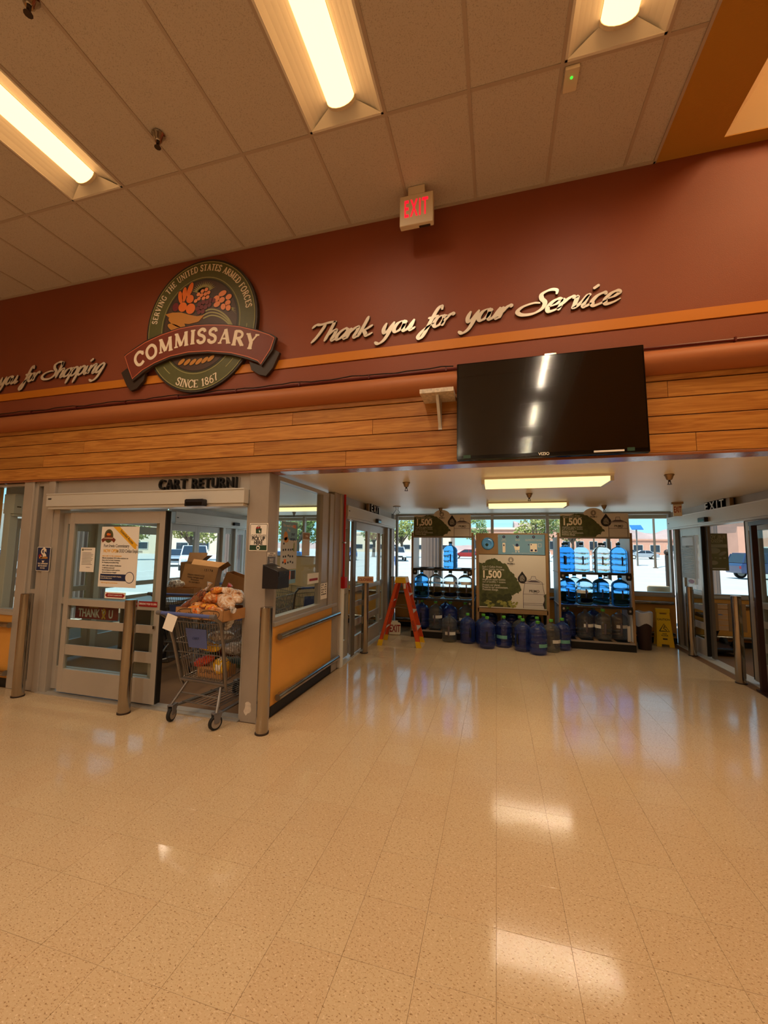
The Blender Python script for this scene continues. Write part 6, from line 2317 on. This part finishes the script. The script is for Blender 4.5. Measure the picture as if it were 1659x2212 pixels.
loaf('bread_loaf', 'silver and white bag hanging over the right of the cart', 'bag', cl_(.31, .10, Bz - .08), .22, .08, .06, 'bag_clear', (0, -1.1, -.2), seed=8, lump=.12)
loaf('bread_loaf', 'orange bun bag low at the front left of the pile', 'bread', cl_(-.05, .03, Bz), .2, .12, .09, 'loaf_orange', (0, 0, .3), seed=9)
loaf('bread_loaf', 'small dark rye bag tucked beside the upright brown loaf', 'bread', cl_(-.20, .10, Bz + .03), .20, .10, .09, 'loaf_brown', (0, -.6, 1.0), seed=31)
loaf('bread_loaf', 'small orange pastry pack on the front edge of the tray', 'bread', cl_(.0, -.01, Bz), .18, .09, .07, 'loaf_tan', (0, .1, -.1), seed=32, lab='fruit_orange')
loaf('bread_loaf', 'glossy white bun bag on the top right of the pile', 'bread', cl_(.17, .2, Bz + .17), .22, .12, .08, 'loaf_pale', (0, .25, .5), seed=33, lump=.12)
loaf('bread_loaf', 'orange wrapped roll pack on the very top of the pile', 'bread', cl_(.06, .16, Bz + .175), .22, .11, .08, 'loaf_orange', (0, -.2, -.5), seed=34, lab='loaf_brown', lump=.1)
loaf('bread_loaf', 'brown muffin pack at the right front corner of the tray', 'bread', cl_(.20, .02, Bz), .18, .11, .08, 'loaf_tan', (0, 0, .7), seed=35, lump=.1)
loaf('bread_loaf', 'crinkled clear bag at the back left of the bread pile', 'bag', cl_(-.20, .24, Bz + .06), .22, .14, .1, 'bag_clear', (0, .4, .8), seed=36, lump=.18)
# inside the basket
loaf('snack_bag', 'wrapped brown loaf low at the right side wires of the cart', 'bag', cl_(.16, .55, .50), .3, .15, .12, 'loaf_tan', (0, .1, 1.5), seed=37, lump=.1, lab='paper')
loaf('snack_bag', 'pale wrapped loaf standing at the right side wires of the cart', 'bag', cl_(.14, .62, .64), .26, .14, .12, 'bag_clear', (0, -.4, 1.3), seed=38, lump=.14)
loaf('snack_bag', 'clear bottle pack leaning in the middle of the basket', 'bag', cl_(.02, .30, .72), .3, .18, .1, 'bag_clear', (0, 0, .2), seed=39, lump=.16)
loaf('snack_bag', 'yellow snack bag lying in the cart basket', 'bag', cl_(-.07, .22, .63), .34, .15, .09, 'bag_yellow', (0, .12, -.15), seed=11, lump=.1)
loaf('snack_bag', 'red net bag in the cart basket behind the wires', 'bag', cl_(-.04, .17, .50), .26, .13, .10, 'bag_red', (0, -.35, .1), seed=12, lump=.14)
loaf('snack_bag', 'yellow bag with white print at the right in the basket', 'bag', cl_(.14, .17, .44), .18, .16, .17, 'bag_yellow', (0, .2, .1), seed=13, lump=.08, lab='paper')
loaf('snack_bag', 'grey wrapped loaves at the right side of the basket', 'bag', cl_(.13, .40, .56), .3, .2, .14, 'bag_clear', (0, .1, 1.2), seed=14, lump=.12)
loaf('snack_bag', 'brown wrapped loaf deeper in the basket', 'bag', cl_(-.02, .48, .52), .34, .2, .14, 'loaf_brown', (0, 0, .4), seed=15, lump=.12)
loaf('snack_bag', 'green wrapped pack at the left of the basket', 'bag', cl_(-.14, .38, .48), .24, .13, .12, 'crate_green', (0, 0, 1.0), seed=16, lump=.1)
sb = thing('supply_box', 'tan carton printed in dark capitals at the bottom of the basket', 'box', cl_(.045, .235, .396), rz=CR)
bx('carton', 'cardboard', sb, -.15, .15, -.1, .1, 0, .10, bev=.002)
text('SUPREME', .055, 'brown_dark', sb, (-.02, -.101, .055), 'print', ext=.0003, sx=.9)
bk = MB()
bk.box(-.16, .16, -.1, .1, 0, .035)
bg2 = thing('green_tray', 'dark green plastic tray under the carton in the basket', 'tray', cl_(.04, .48, .44), rz=CR)
bk.build('tray', 'crate_green', bg2)


def carton(label, loc, size, rz=0.0, m='cardboard', txt=None, tilt=(0, 0), flap=True, txt2=None):
    t = thing('carton', label, 'box', loc, rot=(tilt[0], tilt[1], rz))
    w, d, h = size
    mb = MB()
    e = .006
    mb.box(-w / 2, w / 2, -d / 2, d / 2, 0, e)
    mb.box(-w / 2, w / 2, -d / 2, -d / 2 + e, 0, h)
    mb.box(-w / 2, w / 2, d / 2 - e, d / 2, 0, h)
    mb.box(-w / 2, -w / 2 + e, -d / 2, d / 2, 0, h)
    mb.box(w / 2 - e, w / 2, -d / 2, d / 2, 0, h)
    mb.build('carton_body', m, t)
    if flap:
        fl = MB()
        fl.hexa([(-w / 2, d / 2, h), (w / 2, d / 2, h), (w / 2, d / 2 + e, h), (-w / 2, d / 2 + e, h)], [(-w / 2, d / 2 + .08, h + .14), (w / 2, d / 2 + .08, h + .14), (w / 2, d / 2 + .08 + e, h + .14), (-w / 2, d / 2 + .08 + e, h + .14)])
        fl.hexa([(w / 2 - e, -d / 2, h), (w / 2, -d / 2, h), (w / 2, d / 2, h), (w / 2 - e, d / 2, h)], [(w / 2 + .1, -d / 2, h + .1), (w / 2 + .1 + e, -d / 2, h + .1), (w / 2 + .1 + e, d / 2, h + .1), (w / 2 + .1, d / 2, h + .1)])
        fl.build('carton_flap', m, t)
    if txt:
        text(txt, .05, 'brown_dark', t, (w * .22, -d / 2 - .001, h * .82), 'print', ext=.0003)
        text(txt2 or 'THIS SIDE UP\nKeep in a dry place', .03, 'brown_dark', t, (-w * .1, -d / 2 - .001, h * .42), 'print', ext=.0003, lh=1.1)
    return t


# more carts and boxes in the bay behind
c2 = cart(-3.28, 4.75, rad(-8), 'second grey shopping cart behind the loaded one in the bay')
c3 = cart(-4.12, 4.62, rad(4), 'grey shopping cart with cartons piled on it behind the sliding panel')
c4 = cart(-4.75, 6.2, rad(14), 'empty shopping cart further back in the bay')
c5 = cart(-2.95, 6.2, rad(60), 'shopping cart parked under the side window')
carton('open brown carton tilted on the cart behind the doorway, numbered 15174', (-4.10, 4.96, 1.04), (.46, .26, .34), rad(24), txt='15174', tilt=(rad(-14), rad(7)), txt2='FRESH PRODUCE\nKeep refrigerated\nPremium\ndo not stack')
carton('flat brown carton at the left of the bay cart', (-4.12, 4.66, .99), (.44, .20, .12), rad(12), flap=False, txt=None)
carton('brown carton standing at the left edge of the doorway view', (-4.50, 5.30, .99), (.28, .24, .44), rad(20), m='cardboard_dark')
ww = carton('brown carton leaning behind the bread at the right of the doorway', (-3.40, 4.92, 1.05), (.44, .26, .22), rad(15), tilt=(0, rad(19)), flap=False)
loaf('snack_bag', 'crumpled clear plastic bag on the bay cartons', 'bag', (-4.22, 4.66, 1.10), .24, .16, .12, 'bag_clear', (0, .1, .4), seed=21, lump=.2)
# tall fixture column behind the door and bay counters
bp2 = thing('bay_board', 'tall beige board standing in the bay behind the side window', 'board', (-3.42, 6.9, 0), rz=rad(4))  # stands in for the beige wall panel of the bay
bx('board', 'rack_tan', bp2, -.75, .42, -.015, .015, .0, 1.52)
bx('board_face', 'cream', bp2, -.74, .41, -.018, -.014, .02, 1.5)
bx('stand_foot', 'alum_dark', bp2, -.6, -.54, -.25, .25, 0, .03)
bx('stand_foot', 'alum_dark', bp2, .24, .30, -.25, .25, 0, .03)
vm = thing('bay_cabinet', 'dark cabinet with a pale bin on it behind the cart door glass', 'cabinet', (-5.0, 5.2, 0), rz=rad(10))
bx('cabinet_body', 'alum_dark', vm, -.4, .4, -.3, .3, 0, .82, bev=.01)
bx('cabinet_top', 'alum', vm, -.42, .42, -.32, .32, .82, .86)
bx('cabinet_door', 'box_black', vm, -.36, .36, -.312, -.3, .06, .78)
MB().cyl((0, -.3, .62), (.2, -.3, .62), .012, seg=8).build('cabinet_handle', 'steel', vm)

# ================================================================== BEYOND THE RIGHT DOORS
mo = thing('motor_cart', 'tan slatted basket of a motor cart behind the right sliding doors', 'cart', (3.60, 8.2, 0))
for k in range(5):
    bx('basket_slat', 'planter', mo, -.21, .21, -.32, -.305, .44 + k * .085, .512 + k * .085, bev=.003)
    bx('basket_slat', 'planter', mo, .205, .22, -.3, .0, .44 + k * .085, .512 + k * .085, bev=.003)
for x_ in (-.19, .0, .19):
    bx('basket_post', 'rack_tan', mo, x_ - .025, x_ + .025, -.325, -.318, .43, .87)
for x_ in (-.14, .14):
    MB().tube([(x_, -.28, .46), (x_, -.22, .42), (x_ + .03, .0, .2), (x_ + .04, .1, .12)], .022, 8).build('basket_arm', 'black', mo, smooth=True)
bx('deck', 'black', mo, -.22, .22, -.2, .48, .07, .13, bev=.02)
bx('seat', 'black', mo, -.18, .18, .22, .5, .55, .62, bev=.03)
bx('seat_post', 'black', mo, -.05, .05, .3, .4, .13, .55)
for x_ in (-.2, .2):
    for y_ in (-.05, .38):
        MB().lathe([(.10, -.03), (.11, -.02), (.11, .02), (.10, .03)], 16).build('wheel', 'rubber', mo, (x_, y_, .11), rot=(0, PI / 2, 0), smooth=True)
cart(5.1, 6.6, rad(80), 'shopping cart parked beyond the right sliding doors')
cart(5.1, 7.5, rad(80), 'second shopping cart parked beyond the right sliding doors')

# ================================================================== OUTSIDE
gr = MB()
xs_ = [-160, -60, 60, 160]
yy_ = [8.95, 12.2, 45, 90, 260]
zz_ = [-.02, -.02, -.02, .9, 1.6]
gr._add([(x, y, z) for y, z in zip(yy_, zz_) for x in xs_], [(j * 4 + i, j * 4 + i + 1, j * 4 + 5 + i, j * 4 + 4 + i) for j in range(4) for i in range(3)])
g_o = struct(gr.build('ground', 'asphalt'), 'sunlit parking lot paving', 'ground')
gl_ = MB()
gl_._add([(x, y, -.02) for y in (3.0, 9.0) for x in (-160, -6.1)], [(0, 1, 3, 2)])
gl_._add([(x, y, -.02) for y in (3.0, 9.0) for x in (7.05, 160)], [(0, 1, 3, 2)])
struct(gl_.build('ground', 'asphalt'), 'paving beside the building', 'ground')
struct(bx('walkway', 'walkway', None, -20, 20, 8.96, 12.0, -.15, .0), 'pale concrete walkway along the windows', 'ground')
pl2 = MB()
for k in range(14):
    x = -34 + k * 5.4
    pl2.box(x, x + .12, 22, 27, -.021, -.012)
    pl2.box(x, x + .12, 40, 45, -.021, -.012)
pl_o = pl2.build('parking_lines', 'lot_line', g_o)


def gz(y):
    for a, b, c, d in zip(yy_[:-1], yy_[1:], zz_[:-1], zz_[1:]):
        if a <= y <= b:
            return c + (d - c) * (y - a) / (b - a)
    return -.02


def column(x, y, label, r=.26):
    t = thing('porch_column', label, 'column', (x, y, -.01))
    n = 40
    pf = [((r + (.02 if k % 2 else 0)) * cos(2 * PI * k / n), (r + (.02 if k % 2 else 0)) * sin(2 * PI * k / n)) for k in range(n)]
    mb = MB()
    mb._add([(a, b, 0) for a, b in pf] + [(a, b, 2.75) for a, b in pf], [(k, (k + 1) % n, n + (k + 1) % n, n + k) for k in range(n)] + [tuple(range(n - 1, -1, -1)), tuple(range(n, 2 * n))])
    mb.build('shaft', 'corrugated', t)
    bx('foot_block', 'walkway', t, -r - .06, r + .06, -r - .06, r + .06, 0, .14)


column(-1.62, 10.6, 'grey brown fluted porch column outside the left rack')
column(-7.6, 10.6, 'grey brown fluted porch column outside the cart bay')
column(-8.6, 6.95, 'grey brown fluted porch column beside the cart bay door', .3)
column(4.4, 10.6, 'grey brown fluted porch column outside the right window')


def car(x, y, rz, paint, label, kind='sedan'):
    t = thing('parked_car', label, 'car', (x, y, gz(y)), rz, 'cars in the parking lot')
    if kind == 'sedan':
        L, Wd = 4.6, 1.8
        low = [(-2.3, .32), (-2.28, .62), (-2.2, .88), (-1.3, .98), (1.0, .97), (2.0, .82), (2.28, .66), (2.3, .32)]
        cab = [(-1.55, .96), (-.95, 1.42), (.35, 1.44), (1.15, .97)]
    elif kind == 'suv':
        L, Wd = 4.8, 1.9
        low = [(-2.4, .4), (-2.4, .9), (-2.3, 1.1), (.8, 1.12), (1.9, 1.02), (2.35, .85), (2.4, .4)]
        cab = [(-2.3, 1.1), (-2.05, 1.72), (.3, 1.76), (1.05, 1.12)]
    else:
        L, Wd = 5.6, 1.95
        low = [(-2.8, .5), (-2.8, 1.05), (-.6, 1.1), (1.2, 1.15), (2.5, 1.08), (2.8, .9), (2.8, .5)]
        cab = [(-.55, 1.1), (-.45, 1.82), (.75, 1.84), (1.45, 1.15)]
    h = Wd / 2
    MB().prism(low, -h, h).build('body', paint, t, bev=.09, smooth=False)
    cb = MB()
    n = len(cab)
    q = .82
    vs = []
    for y_ in (-1, 1):
        vs += [(a, y_ * h * (.95 if i in (0, n - 1) else q), b) for i, (a, b) in enumerate(cab)]
    cb._add(vs, [tuple(range(n)), tuple(range(2 * n - 1, n - 1, -1))] + [(i, n + i, n + (i + 1) % n, (i + 1) % n) for i in range(n)])
    cb.build('cabin_glass', 'dark_glass', t, bev=.03)
    a, b = cab[1], cab[2]
    rf = MB()
    rf.box(a[0] + .05, b[0] - .02, -h * q * .98, h * q * .98, a[1] - .03, b[1] + .03)
    for y_ in (-1, 1):
        for (p_, r_) in ((cab[0], cab[1]), (cab[3], cab[2])):
            rf.cyl((p_[0], y_ * h * .93, p_[1]), (r_[0], y_ * h * q, r_[1]), .045, seg=6)
        mx_ = (cab[1][0] + cab[2][0]) / 2
        rf.cyl((mx_, y_ * h * .95, cab[0][1]), (mx_, y_ * h * q, cab[1][1]), .04, seg=6)
    rf.build('roof', paint, t, bev=.02)
    wr_ = .33 if kind == 'sedan' else .38
    for x_ in (-L * .31, L * .31):
        for y_ in (-1, 1):
            o = MB().lathe([(wr_ * .6, -.1), (wr_ * .95, -.11), (wr_, -.07), (wr_, .07), (wr_ * .95, .11), (wr_ * .6, .1)], 20).build('wheel', 'rubber', t, (x_, y_ * (h - .06), wr_), rot=(PI / 2, 0, 0), smooth=True)
            MB().lathe([(wr_ * .62, -.112), (wr_ * .58, -.118), (wr_ * .58, .118), (wr_ * .62, .112)], 14).build('hub', 'alum_light', o)
    for y_ in (-1, 1):
        bx('headlight', 'white', t, L / 2 - .06, L / 2 + .01, y_ * h * .72 - .16, y_ * h * .72 + .16, low[-2][1] - .12, low[-2][1] + .02, bev=.02)
        bx('tail_light', 'sign_red', t, -L / 2 - .01, -L / 2 + .05, y_ * h * .8 - .1, y_ * h * .8 + .1, .7, .9, bev=.02)
    bx('grille', 'black', t, L / 2 - .05, L / 2 + .012, -h * .5, h * .5, .5, .68)
    return t


car(23.7, 78, rad(176), 'car_silver', 'silver sedan parked side-on beyond the right end window')
car(28.4, 74, rad(-92), 'car_white', 'white off-roader facing the store beside the utility pole', 'suv')
car(27.5, 100, rad(178), 'car_grey', 'grey sedan in the far row beyond the right window')
car(18.2, 34.0, rad(4), 'car_navy', 'dark navy off-roader outside the right doors', 'suv')
car(-13.2, 55, rad(-72), 'car_white', 'white pickup truck seen left of the left rack', 'truck')
car(-19.6, 52, rad(-85), 'car_blue', 'bright blue off-roader seen through the left exit door', 'suv')
car(-23.5, 57, rad(-85), 'car_grey', 'grey sedan seen through the left exit door')
car(-17.0, 70, rad(-95), 'car_silver', 'silver off-roader in the far row beyond the exit door', 'suv')
car(-13.0, 24, rad(-60), 'car_blue', 'blue sedan seen through the side window of the cart bay')
car(-17.5, 30, rad(-60), 'car_white', 'white sedan beyond the cart bay side window')
car(-22.0, 26, rad(-50), 'car_white', 'white off-roader outside the cart bay door', 'suv')
car(-27.5, 30, rad(-50), 'car_silver', 'silver sedan outside the cart bay door')
car(-31, 22, rad(-40), 'car_white', 'white sedan seen left of the cart bay post')
car(-21.5, 13.0, rad(-25), 'car_white', 'white sedan seen through the corner window')
car(5.0, 62, rad(178), 'car_white', 'white box-sided van row vehicle behind the racks', 'suv')
car(-4.5, 66, rad(182), 'car_red', 'red sedan seen between the racks')
car(10.5, 66, rad(180), 'car_silver', 'silver sedan seen through the right rack')


def tree(x, y, h, r, m, label, seed, n=1300, trunk=True):
    rg = random.Random(seed)
    t = thing('lot_tree', label, 'tree', (x, y, gz(y)), 0, 'trees beyond the parking lot')
    tk = MB()
    tk.tube([(0, 0, 0), (.08 * h / 6, 0, h * .25), (0, .1, h * .5), (.1, .1, h * .75)], [r * .09, r * .07, r * .05, r * .02], 7)
    for k in range(5):
        a = 2 * PI * k / 5 + rg.random()
        tk.tube([(0, 0, h * .3), (r * .35 * cos(a), r * .35 * sin(a), h * .5), (r * .6 * cos(a), r * .6 * sin(a), h * .66)], [r * .05, r * .035, r * .015], 5)
    tk.build('trunk', 'bark', t, smooth=True)
    lf = MB()
    cl2 = []
    for k in range(16):
        a = rg.uniform(0, 2 * PI)
        q = rg.uniform(.15, .75) * r
        cl2.append((q * cos(a), q * sin(a), h * rg.uniform(.42, .88), r * rg.uniform(.28, .46)))
    for i in range(n):
        cx2, cy2, cz2, cr2 = cl2[i % 16]
        v = Vector((rg.gauss(0, 1), rg.gauss(0, 1), rg.gauss(0, 1))).normalized() * cr2 * rg.uniform(.6, 1.05)
        p_ = Vector((cx2, cy2, cz2)) + Vector((v.x, v.y, v.z * .75))
        u = Vector((rg.uniform(-1, 1), rg.uniform(-1, 1), rg.uniform(-1, 1))).normalized()
        w = u.orthogonal().normalized()
        s = r * rg.uniform(.05, .10)
        lf._add([p_ - u * s, p_ + w * s * .45, p_ + u * s, p_ - w * s * .45], [(0, 1, 2, 3)])
    o = lf.build('crown', m, t)
    o['kind'] = 'stuff'


tree(-15.2, 66, 7.6, 3.2, 'foliage_olive', 'olive tree seen through the window strip left of the left rack', 1)
tree(-3.2, 70, 7.4, 2.6, 'foliage_green', 'thin green tree seen between left rack and cabinet', 2)
tree(6.6, 75, 8.3, 4.2, 'foliage_olive', 'broad olive tree seen above the cabinet', 3)
tree(15.2, 92, 8.6, 3.6, 'foliage_olive', 'olive tree beside the right rack sign', 4)
tree(-27, 52, 7.5, 4.0, 'foliage_green', 'large leafy tree seen through the cart bay side window', 5)
tree(-38, 44, 7.0, 3.6, 'foliage_olive', 'yellow green tree seen over the cart bay cartons', 6)
tree(-44, 40, 6.6, 3.2, 'foliage_olive', 'yellow green tree left of the cart bay post', 7)
tree(-20, 66, 8.0, 3.4, 'foliage_green', 'green tree beyond the left exit door', 8)


def building(x0, x1, y, d, h, m, label, wins=6, roof=None, wz=(.8, 2.2)):
    t = thing('far_building', label, 'building', ((x0 + x1) / 2, y, gz(min(y, 259))))
    w = x1 - x0
    bx('walls', m, t, -w / 2, w / 2, 0, d, 0, h)
    bx('roof_edge', roof or 'stucco', t, -w / 2 - .3, w / 2 + .3, -.3, d, h, h + .5)
    for k in range(wins):
        a = -w / 2 + w * (k + .5) / wins
        f = bx('window', 'alum_light', t, a - w / wins * .3, a + w / wins * .3, -.08, 0, wz[0], wz[1])
        c = f.location
        bx('pane', 'dark_glass', f, -w / wins * .27, w / wins * .27, -.07, -.041, -(wz[1] - wz[0]) / 2 + .12, (wz[1] - wz[0]) / 2 - .12)


building(-6, 30, 108, 14, 6.2, 'brick_pink', 'long pink brick building behind the racks', 12, wz=(1.2, 3.4))
building(42, 76, 150, 12, 4.6, 'brick_pink', 'low brick building under the hills on the right', 7, roof='brick_pink', wz=(.8, 3.2))
building(22.5, 52, 47, 6, 5.0, 'brick_pink', 'pink parapet building outside the right doors', 7, wz=(1.0, 2.4))
building(-80, -44, 62, 14, 5.0, 'stucco', 'tan building seen through the cart bay', 8)
building(-62, -40, 20, 12, 4.6, 'stucco', 'tan building seen through the corner window', 6)
building(-40, -12, 112, 12, 5.2, 'stucco', 'tan building beyond the exit door', 8)


def hills(label, x0, x1, y, base, amp, seed, m='hill'):
    rg = random.Random(seed)
    n = 48
    mb = MB()
    ph = [rg.uniform(0, 6.28) for _ in range(5)]
    rows_ = []
    for j, (dy, hf) in enumerate(((0, 0), (40, .45), (90, .85), (140, 1.0), (220, .6))):
        for i in range(n + 1):
            f = i / n
            hgt = amp * (.78 + .12 * sin(f * 9 + ph[0]) + .09 * sin(f * 21 + ph[1]) + .05 * sin(f * 47 + ph[2]) + .03 * sin(f * 90 + ph[3]))
            rows_.append((x0 + (x1 - x0) * f, y + dy + 12 * sin(f * 30 + ph[4]), base + hgt * hf * (1 + rg.uniform(-.05, .05))))
    mb._add(rows_, [(j * (n + 1) + i, j * (n + 1) + i + 1, (j + 1) * (n + 1) + i + 1, (j + 1) * (n + 1) + i) for j in range(4) for i in range(n)])
    return struct(mb.build('hills', m, smooth=True), label, 'hill')


hills('mauve desert hills on the horizon', 40, 900, 900, 0, 86, 3)
hills('far pale desert ridge behind the town', -900, 60, 1100, 0, 26, 5)


def pole(x, y, h, r, label, arm=False):
    t = thing('utility_pole', label, 'pole', (x, y, gz(y)))
    MB().cyl((0, 0, 0), (0, 0, h), r, r * .7, 10).build('shaft', 'bark', t)
    if arm:
        bx('cross_arm', 'bark', t, -1.1, 1.1, -.06, .06, h - 1.0, h - .85)
    else:
        bx('base_flange', 'bark', t, -r * 1.6, r * 1.6, -r * 1.6, r * 1.6, 0, .08)


pole(16.4, 50, 11, .12, 'brown utility pole crossing the right window')
pole(22, 105, 9, .2, 'distant utility pole with a cross arm on the right', True)
so = thing('solar_post', 'solar panel on a slim post outside the right window', 'pole', (15.9, 54, gz(54)))
MB().cyl((0, 0, 0), (0, 0, 4.3), .09, .08, 8).build('shaft', 'alum_dark', so)
MB().hexa([(-.6, -.5, 4.2), (.6, -.5, 4.2), (.6, .4, 4.75), (-.6, .4, 4.75)], [(-.6, -.53, 4.25), (.6, -.53, 4.25), (.6, .37, 4.8), (-.6, .37, 4.8)]).build('panel', 'car_blue', so)
bt = thing('fence_post', 'dark ornamental post standing just outside the right window', 'post', (3.72, 10.6, 0))
MB().cyl((0, 0, 0), (0, 0, 1.62), .05, seg=10).build('shaft', 'brown_dark', bt)
MB().ball((0, 0, 1.68), .07, 10, 8).build('finial', 'brown_dark', bt, smooth=True)
pn_ = thing('round_planter', 'tan stone block bin stacked in two courses outside the right window', 'planter', (3.42, 10.3, 0))
for k in range(2):
    MB().lathe([(.2, .02 + k * .47), (.22, .05 + k * .47), (.22, .44 + k * .47), (.2, .47 + k * .47)], 18).build('stone_course', 'planter', pn_, smooth=True)

# person crossing the lot
pe = thing('person', 'person in white shirt and blue jeans walking across the lot', 'person', (-10.6, 42.5, -.02), rz=rad(25))
me = D.meshes.new('body')
V = [(0, 0, .95), (0, 0, 1.2), (0, -.01, 1.42), (0, -.02, 1.53), (0, -.03, 1.66), (0, -.03, 1.76),
     (.18, 0, 1.40), (.24, .06, 1.14), (.22, -.08, .93), (.21, -.14, .84), (-.18, 0, 1.40), (-.25, -.08, 1.14), (-.22, -.02, .92), (-.21, -.05, .83),
     (.1, 0, .88), (.11, -.12, .5), (.11, -.10, .09), (.11, -.26, .04), (-.1, 0, .88), (-.11, .10, .5), (-.11, .24, .1), (-.11, .12, .04)]
E_ = [(0, 1), (1, 2), (2, 3), (3, 4), (4, 5), (2, 6), (6, 7), (7, 8), (8, 9), (2, 10), (10, 11), (11, 12), (12, 13), (0, 14), (14, 15), (15, 16), (16, 17), (0, 18), (18, 19), (19, 20), (20, 21)]
RR = [.15, .15, .16, .06, .10, .08, .075, .055, .042, .04, .075, .055, .042, .04, .10, .075, .05, .045, .10, .075, .05, .045]
me.from_pydata(V, E_, [])
for nme in ('shirt', 'jeans', 'skin'):
    me.materials.append(M(nme))
bo = D.objects.new('body', me)
COL.objects.link(bo)
bo.parent = pe
bo.modifiers.new('skin', 'SKIN')
for i, sv in enumerate(me.skin_vertices[0].data):
    sv.radius = (RR[i], RR[i] * .8)
    sv.use_root = (i == 0)
ss = bo.modifiers.new('subsurf', 'SUBSURF')
ss.levels = ss.render_levels = 1
dg = bpy.context.evaluated_depsgraph_get()
bm2 = D.meshes.new_from_object(bo.evaluated_get(dg))
D.objects.remove(bo)
bm2.materials.clear()
for nme in ('shirt', 'jeans', 'skin'):
    bm2.materials.append(M(nme))
for pgn in bm2.polygons:
    z_ = pgn.center.z
    pgn.material_index = 2 if (z_ > 1.5 or (abs(pgn.center.x) > .17 and z_ < 1.05 and z_ > .7)) else (1 if z_ < .98 else 0)
    pgn.use_smooth = True
put(bm2, 'body', pe)
MB().ball((0, -.01, 1.73), .095, 10, 7, sc=(1, 1.05, .8)).build('hair', 'hair', pe, smooth=True)
